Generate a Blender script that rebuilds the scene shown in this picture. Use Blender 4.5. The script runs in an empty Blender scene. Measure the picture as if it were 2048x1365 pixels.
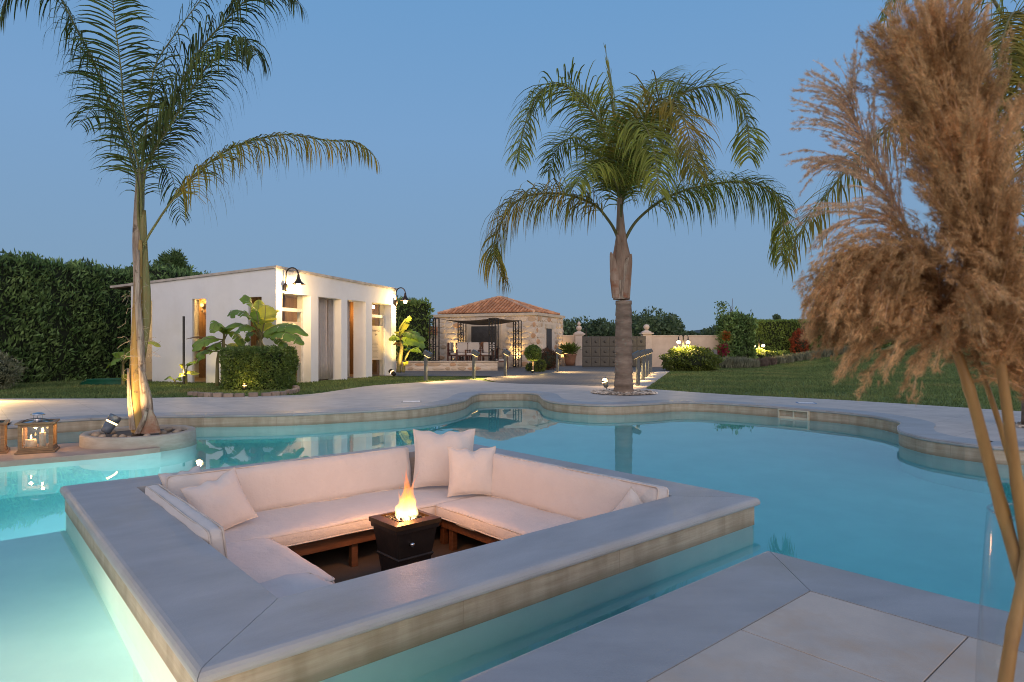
import bpy, math, random
import numpy as np
from mathutils import Vector, Matrix, noise
from mathutils.geometry import tessellate_polygon

random.seed(11)
rng = np.random.default_rng(11)
sc = bpy.context.scene
COL = sc.collection
R = math.radians

# ------------------------------------------------------------------ camera
CAM_H, F, HY, CX = 1.2, 1285.0, 690.0, 1024.0
cam = bpy.data.cameras.new('camera')
cam.sensor_width = 36
cam.lens = 36 * F / 2048
cam.shift_y = (HY - 682.5) / 2048
cam.clip_start, cam.clip_end = 0.05, 6000
cam.dof.use_dof = True
cam.dof.focus_distance = 8.0
cam.dof.aperture_fstop = 6.3
camo = bpy.data.objects.new('camera', cam)
COL.objects.link(camo)
camo.location = (0, 0, CAM_H)
camo.rotation_euler = (R(90), 0, 0)
sc.camera = camo

# ------------------------------------------------------------------ sky
world = bpy.data.worlds.new('World')
sc.world = world
world.use_nodes = True
wn, wl = world.node_tree.nodes, world.node_tree.links
def ramp_node(nt, stops, interp='EASE'):
    r = nt.nodes.new('ShaderNodeValToRGB')
    r.color_ramp.interpolation = interp
    els = r.color_ramp.elements
    while len(els) < len(stops):
        els.new(0.5)
    for e, (p, c) in zip(els, stops):
        e.position = p
        e.color = (*c, 1)
    return r
tc = wn.new('ShaderNodeTexCoord')
sep = wn.new('ShaderNodeSeparateXYZ')
wl.new(tc.outputs['Generated'], sep.inputs[0])
front = ramp_node(world.node_tree, [(0, (.235, .345, .47)), (.06, (.222, .35, .50)), (.30, (.195, .36, .60)), (.47, (.155, .335, .60)), (1, (.13, .24, .46))], 'LINEAR')
back = ramp_node(world.node_tree, [(0, (1.30, 1.0, .84)), (.14, (1.26, 1.04, .96)), (.42, (.80, .76, .84)), (1, (.13, .24, .46))], 'LINEAR')
wl.new(sep.outputs['Z'], front.inputs[0])
wl.new(sep.outputs['Z'], back.inputs[0])
mr = wn.new('ShaderNodeMapRange')
mr.interpolation_type = 'SMOOTHSTEP'
mr.inputs['From Min'].default_value = 0.55
mr.inputs['From Max'].default_value = -0.75
wl.new(sep.outputs['Y'], mr.inputs['Value'])
mx = wn.new('ShaderNodeMix')
mx.data_type = 'RGBA'
wl.new(mr.outputs[0], mx.inputs['Factor'])
wl.new(front.outputs[0], mx.inputs['A'])
wl.new(back.outputs[0], mx.inputs['B'])
bg = wn['Background']
wl.new(mx.outputs['Result'], bg.inputs['Color'])
bg.inputs['Strength'].default_value = 1.0

# afterglow of the sun that has just set behind the camera
sun = bpy.data.lights.new('sun', 'SUN')
sun.energy = 0.9
sun.angle = R(50)
sun.color = (1.0, .84, .74)
suno = bpy.data.objects.new('sun', sun)
COL.objects.link(suno)
suno.rotation_euler = (R(72), 0, R(14))

sc.view_settings.view_transform = 'Standard'
sc.view_settings.look = 'None'
sc.view_settings.exposure = 0.0
sc.view_settings.gamma = 1.0
sc.view_settings.use_curve_mapping = False
sc.render.engine = 'CYCLES'
cy = sc.cycles
cy.use_denoising = True
try:
    cy.denoiser = 'OPENIMAGEDENOISE'
    cy.denoising_prefilter = 'ACCURATE'
except Exception:
    pass
cy.max_bounces = 10
cy.diffuse_bounces = 4
cy.glossy_bounces = 4
cy.transmission_bounces = 8
cy.transparent_max_bounces = 24
cy.sample_clamp_indirect = 3.0
cy.caustics_reflective = False
cy.caustics_refractive = True
cy.blur_glossy = 0.5
cy.filter_width = 1.0

# ------------------------------------------------------------------ photo geometry -> world
def P(px, py, z=0.0):
    y = F * (CAM_H - z) / (py - HY)
    return Vector(((px - CX) / F * y, y, z))
def D(px, py, y):
    return Vector(((px - CX) / F * y, y, CAM_H - (py - HY) / F * y))

# ------------------------------------------------------------------ materials
MATS = {}
def nd(nt, t, **kw):
    n = nt.nodes.new(t)
    for k, v in kw.items():
        if k in n.inputs:
            n.inputs[k].default_value = v
        else:
            setattr(n, k, v)
    return n
def mat(name, col, rough=.6, col2=None, scale=4.0, stretch=(1, 1, 1), detail=6, fac=(.35, .65), bump=0.0, bscale=40.0,
        island=0.0, objrand=0.0, trans=0.0, metal=0.0, spec=.5, third=None, tscale=1.0, tpos=(.55, .7), sheen=0.0, world=False):
    """noise-varied principled surface; island/objrand vary the value per leaf or per piece; trans adds translucency"""
    if name in MATS:
        return MATS[name]
    m = bpy.data.materials.new(name)
    m.use_nodes = True
    nt = m.node_tree
    L = nt.links
    b = nt.nodes['Principled BSDF']
    b.inputs['Roughness'].default_value = rough
    b.inputs['Metallic'].default_value = metal
    b.inputs['Specular IOR Level'].default_value = spec
    if sheen:
        b.inputs['Sheen Weight'].default_value = sheen
    t = nd(nt, 'ShaderNodeTexCoord')
    mp = nd(nt, 'ShaderNodeMapping')
    mp.inputs['Scale'].default_value = stretch
    src_ = nd(nt, 'ShaderNodeNewGeometry').outputs['Position'] if world else t.outputs['Object']
    L.new(src_, mp.inputs[0])
    n = nd(nt, 'ShaderNodeTexNoise', Scale=scale, Detail=detail, Roughness=.6)
    L.new(mp.outputs[0], n.inputs['Vector'])
    col2 = col2 or tuple(c * .7 for c in col)
    r = ramp_node(nt, [(fac[0], col2), (fac[1], col)], 'LINEAR')
    L.new(n.outputs[0], r.inputs[0])
    out = r.outputs[0]
    if third:
        n3 = nd(nt, 'ShaderNodeTexNoise', Scale=tscale, Detail=5.0, Roughness=.65)
        L.new(src_, n3.inputs['Vector'])
        r3 = ramp_node(nt, [(tpos[0], (0, 0, 0)), (tpos[1], (1, 1, 1))], 'LINEAR')
        L.new(n3.outputs[0], r3.inputs[0])
        mm = nd(nt, 'ShaderNodeMix', data_type='RGBA')
        L.new(r3.outputs[0], mm.inputs['Factor'])
        L.new(out, mm.inputs['A'])
        mm.inputs['B'].default_value = (*third, 1)
        out = mm.outputs['Result']
    for amt, src in ((island, 'geo'), (objrand, 'obj')):
        if amt:
            if src == 'geo':
                g = nd(nt, 'ShaderNodeNewGeometry').outputs['Random Per Island']
            else:
                g = nd(nt, 'ShaderNodeObjectInfo').outputs['Random']
            rr = nd(nt, 'ShaderNodeMapRange')
            rr.inputs['To Min'].default_value = 1 - amt
            rr.inputs['To Max'].default_value = 1 + amt
            L.new(g, rr.inputs['Value'])
            hs = nd(nt, 'ShaderNodeHueSaturation')
            L.new(out, hs.inputs['Color'])
            L.new(rr.outputs[0], hs.inputs['Value'])
            out = hs.outputs[0]
    L.new(out, b.inputs['Base Color'])
    if bump:
        nb = nd(nt, 'ShaderNodeTexNoise', Scale=bscale, Detail=6.0, Roughness=.65)
        L.new(mp.outputs[0], nb.inputs['Vector'])
        bp = nd(nt, 'ShaderNodeBump', Strength=min(1, bump), Distance=.02)
        L.new(nb.outputs[0], bp.inputs['Height'])
        L.new(bp.outputs[0], b.inputs['Normal'])
    if trans:
        tr = nd(nt, 'ShaderNodeBsdfTranslucent')
        L.new(out, tr.inputs['Color'])
        ms = nd(nt, 'ShaderNodeMixShader', Fac=trans)
        L.new(b.outputs[0], ms.inputs[1])
        L.new(tr.outputs[0], ms.inputs[2])
        L.new(ms.outputs[0], nt.nodes['Material Output'].inputs[0])
    MATS[name] = m
    return m
def emit(name, col, strength):
    if name in MATS:
        return MATS[name]
    m = bpy.data.materials.new(name)
    m.use_nodes = True
    nt = m.node_tree
    nt.nodes.remove(nt.nodes['Principled BSDF'])
    e = nd(nt, 'ShaderNodeEmission')
    e.inputs[0].default_value = (*col, 1)
    e.inputs[1].default_value = strength
    nt.links.new(e.outputs[0], nt.nodes['Material Output'].inputs[0])
    MATS[name] = m
    return m
def clear(name, col=(1, 1, 1), rough=0.0, ior=1.45, fac=.85, tint=None):
    """thin pane: mostly see-through, with a mirror reflection by Fresnel"""
    if name in MATS:
        return MATS[name]
    m = bpy.data.materials.new(name)
    m.use_nodes = True
    nt = m.node_tree
    nt.nodes.remove(nt.nodes['Principled BSDF'])
    tr = nd(nt, 'ShaderNodeBsdfTransparent')
    tr.inputs[0].default_value = (*col, 1)
    gl = nd(nt, 'ShaderNodeBsdfGlossy', Roughness=rough)
    lw = nd(nt, 'ShaderNodeLayerWeight', Blend=.5)
    pw = nd(nt, 'ShaderNodeMath', operation='POWER')
    nt.links.new(lw.outputs['Facing'], pw.inputs[0])
    pw.inputs[1].default_value = 5.0
    fr = nd(nt, 'ShaderNodeMath', operation='MULTIPLY_ADD')
    nt.links.new(pw.outputs[0], fr.inputs[0])
    fr.inputs[1].default_value = .8
    fr.inputs[2].default_value = ((ior - 1) / (ior + 1)) ** 2
    ms = nd(nt, 'ShaderNodeMixShader')
    nt.links.new(fr.outputs[0], ms.inputs[0])
    nt.links.new(tr.outputs[0], ms.inputs[1])
    nt.links.new(gl.outputs[0], ms.inputs[2])
    nt.links.new(ms.outputs[0], nt.nodes['Material Output'].inputs[0])
    MATS[name] = m
    return m

M_COPING = mat('grey_blue_marble', (.39, .395, .41), .45, (.28, .285, .30), 2.2, (.8, 2.0, 2), 12, (.25, .75), .22, 70, objrand=.06, third=(.30, .285, .26), tscale=.9, tpos=(.52, .75))
M_TILE = mat('beige_sandstone', (.58, .49, .41), .5, (.43, .375, .33), 2.6, (1, 1, 1), 10, (.3, .7), .15, 90, third=(.50, .36, .25), tscale=1.9, tpos=(.50, .72), objrand=.07, world=True)
M_PLASTER = mat('pool_plaster', (.55, .76, .78), .7, (.47, .68, .71), 1.4, (1, 1, 1), 6, (.35, .65), .05, 30)
M_FABRIC = mat('cream_canvas', (.61, .565, .54), .85, (.55, .505, .48), 2.5, (1, 1, 1), 5, (.3, .7), .55, 13, sheen=.2, spec=.2)
M_PIPING = mat('cream_piping', (.66, .59, .53), .8, spec=.2)
M_PAD = mat('shaded_canvas', (.54, .55, .56), .9, (.47, .48, .49), 3, bump=.2, bscale=30, spec=.2)  # cushion canvas in dimmer light; the shade is put into its grey
M_BENCHWOOD = mat('red_brown_timber', (.17, .07, .03), .5, (.09, .035, .015), 3, (1, 12, 12), 8, bump=.15, bscale=30)
M_PITFLOOR = mat('brown_stone_floor', (.15, .11, .085), .6, (.10, .075, .055), 2.5, bump=.1)
M_IRON = mat('dark_iron', (.028, .026, .025), .5, (.018, .017, .016), 12, bump=.05, metal=.3)
M_BRONZE = mat('dark_bronze', (.045, .032, .026), .45, (.028, .02, .018), 8, bump=.08, bscale=60, metal=.5)
M_WHITE = mat('white_render', (.80, .805, .82), .85, (.75, .755, .77), 1.2, third=(.71, .705, .70), tscale=.8, tpos=(.5, .75), bump=.12, bscale=50, spec=.2)
M_WHITEFRAME = mat('white_painted_frame', (.76, .74, .70), .4)
M_ROOFLIP = mat('pale_roof_edge', (.55, .50, .45), .7)
M_SOFFIT = mat('brown_soffit', (.17, .12, .09), .7)
M_WOODWALL = mat('brown_wood_panelling', (.21, .115, .05), .5, (.12, .06, .026), 3, (9, 9, .6), 7, bump=.1)
M_CURTAIN = mat('pale_curtain', (.78, .73, .70), .9, (.70, .65, .62), 6, trans=.4)
M_FROST = mat('frosted_film', (.55, .47, .39), .35, (.52, .44, .36), 2)
M_LETTER = mat('dark_lettering', (.06, .05, .045), .6)
M_LETTERPALE = mat('faint_lettering', (.36, .31, .23), .6)
M_GLASS = clear('window_glass', (.9, .92, .92), 0.0, 1.5)
M_VASE = clear('vase_glass', (.965, .975, .975), 0.0, 1.38)
M_RIM = mat('glass_rim', (.75, .77, .8), .15)
M_TEAK = mat('lantern_wood', (.27, .165, .085), .6, (.17, .10, .05), 4, (2, 2, 14), 8, bump=.2, bscale=20)
M_STEEL = mat('polished_steel', (.6, .62, .66), .18, metal=1.0)
M_WAX = mat('candle_wax', (.85, .76, .60), .5, trans=.25)
M_BULB = emit('lit_bulb', (1.0, .72, .36), 26)
M_HALO = emit('lit_glass', (1.0, .62, .22), 9)
M_CANDLE = emit('candle_flame', (1.0, .55, .16), 22)
M_PLANTER = mat('pale_concrete', (.42, .38, .33), .8, (.32, .285, .24), 4, (1, 1, 4), 8, bump=.15, bscale=40)
M_LEDGE = mat('pinkish_stone_ledge', (.40, .30, .25), .7, (.30, .23, .19), 3, bump=.12)
M_ROCK = mat('pale_rock', (.42, .35, .27), .8, (.27, .2, .15), 5, bump=.3, objrand=.35)
M_SPOT = mat('grey_blue_lamp_body', (.10, .13, .17), .4, (.08, .10, .14), 9)
M_BOLLARD = mat('slate_grey_metal', (.085, .10, .115), .45, (.07, .085, .10), 9)
M_TERRA = mat('terracotta_tile', (.64, .31, .15), .75, (.44, .19, .09), 2.2, bump=.1, island=.25)
M_CORNICE = mat('cream_cornice', (.62, .52, .41), .8, (.52, .44, .34), 3)
M_MORTAR = mat('pale_mortar', (.70, .61, .51), .9, (.62, .53, .44), 6, bump=.2)
M_SHUTTER = mat('grey_brown_shutter', (.085, .078, .075), .5)
M_SAIL = mat('taupe_shade_cloth', (.36, .29, .23), .9, trans=.3)
M_REDWOOD = mat('dark_red_timber', (.11, .028, .016), .4, (.06, .015, .01), 6)
M_BEIGEWALL = mat('beige_garden_wall', (.62, .51, .43), .85, (.50, .405, .34), 1.2, bump=.06)
M_CREAM = mat('cream_pillar', (.66, .56, .48), .8, (.53, .44, .37), 2)
M_GATE = mat('grey_brown_gate', (.060, .058, .055), .5, (.048, .046, .044), 2.5, bump=.05)
M_GATEDARK = mat('dark_gate_boss', (.038, .036, .034), .5)
M_POT = mat('terracotta_pot', (.40, .20, .12), .8, (.3, .15, .09), 3)
M_HEDGE = mat('dark_hedge_leaf', (.19, .29, .10), .6, (.07, .14, .045), 1.1, island=.65, trans=.25, spec=.3)
M_HEDGE2 = mat('clipped_hedge_leaf', (.21, .30, .075), .6, (.13, .205, .052), .8, island=.35, trans=.25, spec=.3)
M_CORE = mat('hedge_shade_core', (.012, .022, .008), .9)  # near black: shade inside the foliage put into the colour
M_BOX = mat('box_leaf', (.17, .245, .05), .45, (.07, .13, .028), 4, island=.45, trans=.25)
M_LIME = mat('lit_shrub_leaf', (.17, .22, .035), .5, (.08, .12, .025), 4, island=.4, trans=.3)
M_OLIVE = mat('grey_green_leaf', (.26, .27, .16), .6, (.11, .13, .075), 5, island=.4, trans=.25)
M_LAVENDER = mat('lavender_leaf', (.27, .28, .20), .7, (.15, .17, .12), 3, island=.35, trans=.2)
M_LAVDRY = mat('dry_lavender', (.16, .125, .105), .8, island=.3)
M_REDLEAF = mat('red_leaf', (.34, .06, .022), .6, (.2, .045, .016), 4, island=.4, trans=.3)
M_MAGENTA = mat('magenta_flower', (.35, .02, .08), .6, island=.3, trans=.3)
M_ORANGE = mat('orange_leaf', (.42, .13, .03), .6, island=.3, trans=.3)
M_TREE = mat('tree_leaf', (.12, .18, .085), .6, (.075, .12, .058), .6, island=.4, trans=.25)
M_PINE = mat('pine_needle', (.12, .20, .065), .6, (.06, .115, .036), 2, island=.35, trans=.2)
M_BARK = mat('bark', (.12, .085, .06), .9, (.06, .045, .035), 8, (1, 1, .3), bump=.5)
M_TWIG = mat('dry_twig', (.14, .10, .085), .9, island=.2)
M_PALMLEAF = mat('palm_leaflet', (.28, .30, .05), .6, (.125, .175, .038), 1.3, island=.45, trans=.3, spec=.2)  # warm uplight on the fronds is put into this yellow
M_PALMDARK = mat('dark_palm_leaflet', (.085, .115, .030), .65, (.04, .062, .02), 1.3, island=.4, trans=.25, spec=.15)
M_PALMDRY = mat('yellowing_leaflet', (.36, .26, .045), .6, (.15, .17, .035), 1.6, island=.4, trans=.3, spec=.2)
M_RACHIS = mat('palm_stalk', (.17, .16, .055), .5, (.11, .12, .04), 3)
M_PALMTRUNK = mat('palm_trunk', (.29, .225, .18), .85, (.16, .12, .094), 2.0, (1, 1, 3.5), 8, bump=.5, bscale=14)
M_BOOT = mat('palm_boot', (.40, .295, .23), .85, (.21, .14, .10), 2.5, (3, 3, .5), 8, bump=.5, bscale=18, third=(.25, .10, .05), tscale=2.2, tpos=(.55, .68))
M_BOOTPALE = mat('pale_dry_sheath', (.45, .37, .30), .85, (.20, .15, .115), 5, (6, 6, .6), 10, (.4, .6), bump=.8, bscale=22, third=(.12, .085, .06), tscale=5.5, tpos=(.58, .66))
M_SHEATH = mat('green_sheath', (.13, .15, .05), .6, (.22, .17, .06), 4, (3, 3, .5), 8, bump=.3, bscale=20)
M_SHEATHYEL = mat('ochre_sheath', (.36, .24, .07), .6, (.24, .15, .05), 4, (4, 4, .6), 8, bump=.3, bscale=24, third=(.07, .045, .03), tscale=11, tpos=(.62, .68))
M_FIBRE = mat('dry_fibre', (.40, .33, .26), .9)
M_BANANA = mat('banana_leaf', (.24, .36, .05), .42, (.13, .235, .04), 2.2, island=.15, trans=.35)  # green raised and yellowed to carry part of the lamplight
M_BANANAYEL = mat('yellow_banana_leaf', (.52, .50, .07), .45, (.34, .40, .06), 3, island=.15, trans=.4)  # lamplight showing through the leaf is put into this yellow
M_BANANADRY = mat('dry_banana_leaf', (.18, .10, .035), .8, island=.2, trans=.2)
M_BANANASTEM = mat('banana_stem', (.20, .19, .07), .6, (.13, .10, .05), 4, (3, 3, .6))
M_PLUME = mat('pampas_plume', (.84, .575, .305), .9, (.44, .285, .135), 9, island=.45, trans=.4, spec=.1)
M_PLUMEPALE = mat('pale_pampas_plume', (.84, .66, .47), .9, (.64, .47, .31), 9, island=.4, trans=.45, spec=.1)
M_STEM = mat('dried_reed_stem', (.42, .255, .085), .5, (.30, .165, .05), 5, (6, 6, .8), 7, third=(.22, .12, .05), tscale=9, tpos=(.6, .72))
M_GRASS = mat('grass_blade', (.20, .265, .095), .7, (.10, .155, .058), .5, island=.4, trans=.3, spec=.2, third=(.22, .205, .085), tscale=.5, tpos=(.52, .74))
M_PEBBLE = mat('pebble', (.62, .55, .47), .7, (.20, .15, .11), 2, island=.6)
M_HOSE = mat('green_hose', (.01, .12, .07), .4)
M_SKIM = mat('cream_plastic', (.62, .60, .48), .4)
M_LID = mat('white_plastic_lid', (.86, .86, .86), .5)
M_LIDBLUE = mat('blue_plastic', (.10, .25, .50), .5)
M_COAL = mat('lava_rock', (.05, .04, .035), .8, island=.5)
M_COBBLE = mat('border_stone', (.35, .27, .21), .85, (.24, .18, .14), 6, bump=.3, objrand=.2)
M_KERB = mat('pale_concrete_strip', (.46, .43, .40), .8, (.40, .37, .34), 3)
M_BLACKPOLE = mat('black_pole', (.015, .014, .013), .5)
M_DARKFURN = mat('dark_furniture', (.03, .022, .018), .6)

def stone_material():
    m = mat('wall_stone', (.52, .42, .32), .85, (.40, .31, .23), 5, bump=.4, bscale=18)
    nt = m.node_tree
    L = nt.links
    b = nt.nodes['Principled BSDF']
    oi = nd(nt, 'ShaderNodeObjectInfo')
    r = ramp_node(nt, [(0, (.74, .62, .50)), (.30, (.67, .55, .43)), (.55, (.76, .66, .56)), (.72, (.52, .38, .26)), (.84, (.58, .32, .17)), (.92, (.42, .34, .27)), (1.0, (.52, .26, .13))], 'CONSTANT')
    L.new(oi.outputs['Random'], r.inputs[0])
    src = b.inputs['Base Color'].links[0].from_socket
    mm = nd(nt, 'ShaderNodeMix', data_type='RGBA', blend_type='MIX')
    mm.inputs['Factor'].default_value = .72
    L.new(src, mm.inputs['A'])
    L.new(r.outputs[0], mm.inputs['B'])
    L.new(mm.outputs['Result'], b.inputs['Base Color'])
    return m
M_STONE = stone_material()

def band_material():
    """travertine facing below the coping: UV.x is metres along the wall, UV.y the height"""
    m = bpy.data.materials.new('travertine_band')
    m.use_nodes = True
    nt = m.node_tree
    L = nt.links
    b = nt.nodes['Principled BSDF']
    b.inputs['Roughness'].default_value = .55
    uv = nd(nt, 'ShaderNodeUVMap')
    mp = nd(nt, 'ShaderNodeMapping')
    mp.inputs['Scale'].default_value = (.8, 14, 1)
    L.new(uv.outputs[0], mp.inputs[0])
    n = nd(nt, 'ShaderNodeTexNoise', Scale=2.6, Detail=12.0, Roughness=.72)
    L.new(mp.outputs[0], n.inputs['Vector'])
    r = ramp_node(nt, [(.3, (.35, .285, .21)), (.5, (.43, .36, .275)), (.7, (.51, .44, .35))], 'LINEAR')
    L.new(n.outputs[0], r.inputs[0])
    mp2 = nd(nt, 'ShaderNodeMapping')
    mp2.inputs['Scale'].default_value = (5, 1.2, 1)
    L.new(uv.outputs[0], mp2.inputs[0])
    n2 = nd(nt, 'ShaderNodeTexNoise', Scale=1.3, Detail=6.0)
    L.new(mp2.outputs[0], n2.inputs['Vector'])
    r2 = ramp_node(nt, [(.36, (.72, .70, .66)), (.60, (1, 1, 1))], 'LINEAR')
    L.new(n2.outputs[0], r2.inputs[0])
    mul = nd(nt, 'ShaderNodeMix', data_type='RGBA', blend_type='MULTIPLY')
    mul.inputs['Factor'].default_value = 1
    L.new(r.outputs[0], mul.inputs['A'])
    L.new(r2.outputs[0], mul.inputs['B'])
    # scum line just above the water
    sx = nd(nt, 'ShaderNodeSeparateXYZ')
    L.new(uv.outputs[0], sx.inputs[0])
    sm = nd(nt, 'ShaderNodeMapRange', interpolation_type='SMOOTHSTEP')
    sm.inputs['From Min'].default_value = -.145
    sm.inputs['From Max'].default_value = -.205
    L.new(sx.outputs[1], sm.inputs['Value'])
    n3 = nd(nt, 'ShaderNodeMath', operation='MULTIPLY')
    L.new(sm.outputs[0], n3.inputs[0])
    n3.inputs[1].default_value = .55
    mul2 = nd(nt, 'ShaderNodeMix', data_type='RGBA')
    L.new(n3.outputs[0], mul2.inputs['Factor'])
    L.new(mul.outputs['Result'], mul2.inputs['A'])
    mul2.inputs['B'].default_value = (.15, .125, .075, 1)
    br = nd(nt, 'ShaderNodeTexBrick', offset=0.0)
    br.inputs['Scale'].default_value = 1
    br.inputs['Brick Width'].default_value = 1.2
    br.inputs['Row Height'].default_value = 2.0
    br.inputs['Mortar Size'].default_value = .0018
    L.new(uv.outputs[0], br.inputs['Vector'])
    mul3 = nd(nt, 'ShaderNodeMix', data_type='RGBA')
    L.new(br.outputs['Fac'], mul3.inputs['Factor'])
    L.new(mul2.outputs['Result'], mul3.inputs['A'])
    mul3.inputs['B'].default_value = (.24, .19, .135, 1)
    L.new(mul3.outputs['Result'], b.inputs['Base Color'])
    bp = nd(nt, 'ShaderNodeBump', Strength=.35, Distance=.01)
    L.new(n.outputs[0], bp.inputs['Height'])
    L.new(bp.outputs[0], b.inputs['Normal'])
    return m
M_BAND = band_material()

def water_material():
    m = bpy.data.materials.new('pool_water')
    m.use_nodes = True
    nt = m.node_tree
    L = nt.links
    b = nt.nodes['Principled BSDF']
    b.inputs['Base Color'].default_value = (.93, .99, 1.0, 1)
    b.inputs['Transmission Weight'].default_value = 1
    b.inputs['Roughness'].default_value = 0.0
    b.inputs['IOR'].default_value = 1.333
    va = nd(nt, 'ShaderNodeVolumeAbsorption', Density=.42)
    va.inputs[0].default_value = (.30, .905, .925, 1)
    L.new(va.outputs[0], nt.nodes['Material Output'].inputs['Volume'])
    t = nd(nt, 'ShaderNodeTexCoord')
    n = nd(nt, 'ShaderNodeTexNoise', Scale=1.1, Detail=2.0)
    L.new(t.outputs['Object'], n.inputs['Vector'])
    bp = nd(nt, 'ShaderNodeBump', Strength=.04, Distance=.03)
    L.new(n.outputs[0], bp.inputs['Height'])
    L.new(bp.outputs[0], b.inputs['Normal'])
    return m
M_WATER = water_material()

def paving_material(name, rot, col, col2, mortar, bw, bh, msize=.006, offset=.5, rough=.6, scale=2.0):
    m = bpy.data.materials.new(name)
    m.use_nodes = True
    nt = m.node_tree
    L = nt.links
    b = nt.nodes['Principled BSDF']
    b.inputs['Roughness'].default_value = rough
    t = nd(nt, 'ShaderNodeTexCoord')
    mp = nd(nt, 'ShaderNodeMapping')
    mp.inputs['Rotation'].default_value = (0, 0, rot)
    L.new(t.outputs['Object'], mp.inputs[0])
    br = nd(nt, 'ShaderNodeTexBrick', offset=offset)
    br.inputs['Scale'].default_value = 1
    br.inputs['Brick Width'].default_value = bw
    br.inputs['Row Height'].default_value = bh
    br.inputs['Mortar Size'].default_value = msize
    br.inputs['Color1'].default_value = (*col, 1)
    br.inputs['Color2'].default_value = (*col2, 1)
    br.inputs['Mortar'].default_value = (*mortar, 1)
    L.new(mp.outputs[0], br.inputs['Vector'])
    n = nd(nt, 'ShaderNodeTexNoise', Scale=scale, Detail=8.0, Roughness=.65)
    L.new(t.outputs['Object'], n.inputs['Vector'])
    r = ramp_node(nt, [(.3, (.78, .77, .76)), (.7, (1.08, 1.06, 1.03))], 'LINEAR')
    L.new(n.outputs[0], r.inputs[0])
    mm = nd(nt, 'ShaderNodeMix', data_type='RGBA', blend_type='MULTIPLY')
    mm.inputs['Factor'].default_value = 1
    L.new(br.outputs[0], mm.inputs['A'])
    L.new(r.outputs[0], mm.inputs['B'])
    L.new(mm.outputs['Result'], b.inputs['Base Color'])
    bp = nd(nt, 'ShaderNodeBump', Strength=.25, Distance=.01)
    L.new(br.outputs['Fac'], bp.inputs['Height'])
    bp.invert = True
    L.new(bp.outputs[0], b.inputs['Normal'])
    return m
M_DECK = paving_material('deck_paving', R(-40.9), (.57, .525, .49), (.54, .50, .465), (.41, .375, .35), .645, .645, .005, 0)
M_DRIVE = paving_material('driveway_cobbles', R(10), (.17, .165, .16), (.14, .136, .13), (.09, .085, .08), .30, .16, .012, .5, .7, 1.0)
M_LAWN = mat('lawn_turf', (.20, .265, .095), .9, (.10, .155, .058), 1.6, (.6, 2.2, 1), 9, (.32, .68), .5, 60, third=(.22, .205, .085), tscale=.5, tpos=(.52, .74), spec=.1)
M_EARTH = mat('dry_field', (.11, .105, .05), .95, (.07, .08, .035), .05, spec=.1)
M_HILL = mat('distant_hill', (.05, .075, .075), .95, (.035, .055, .06), .02)

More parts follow.
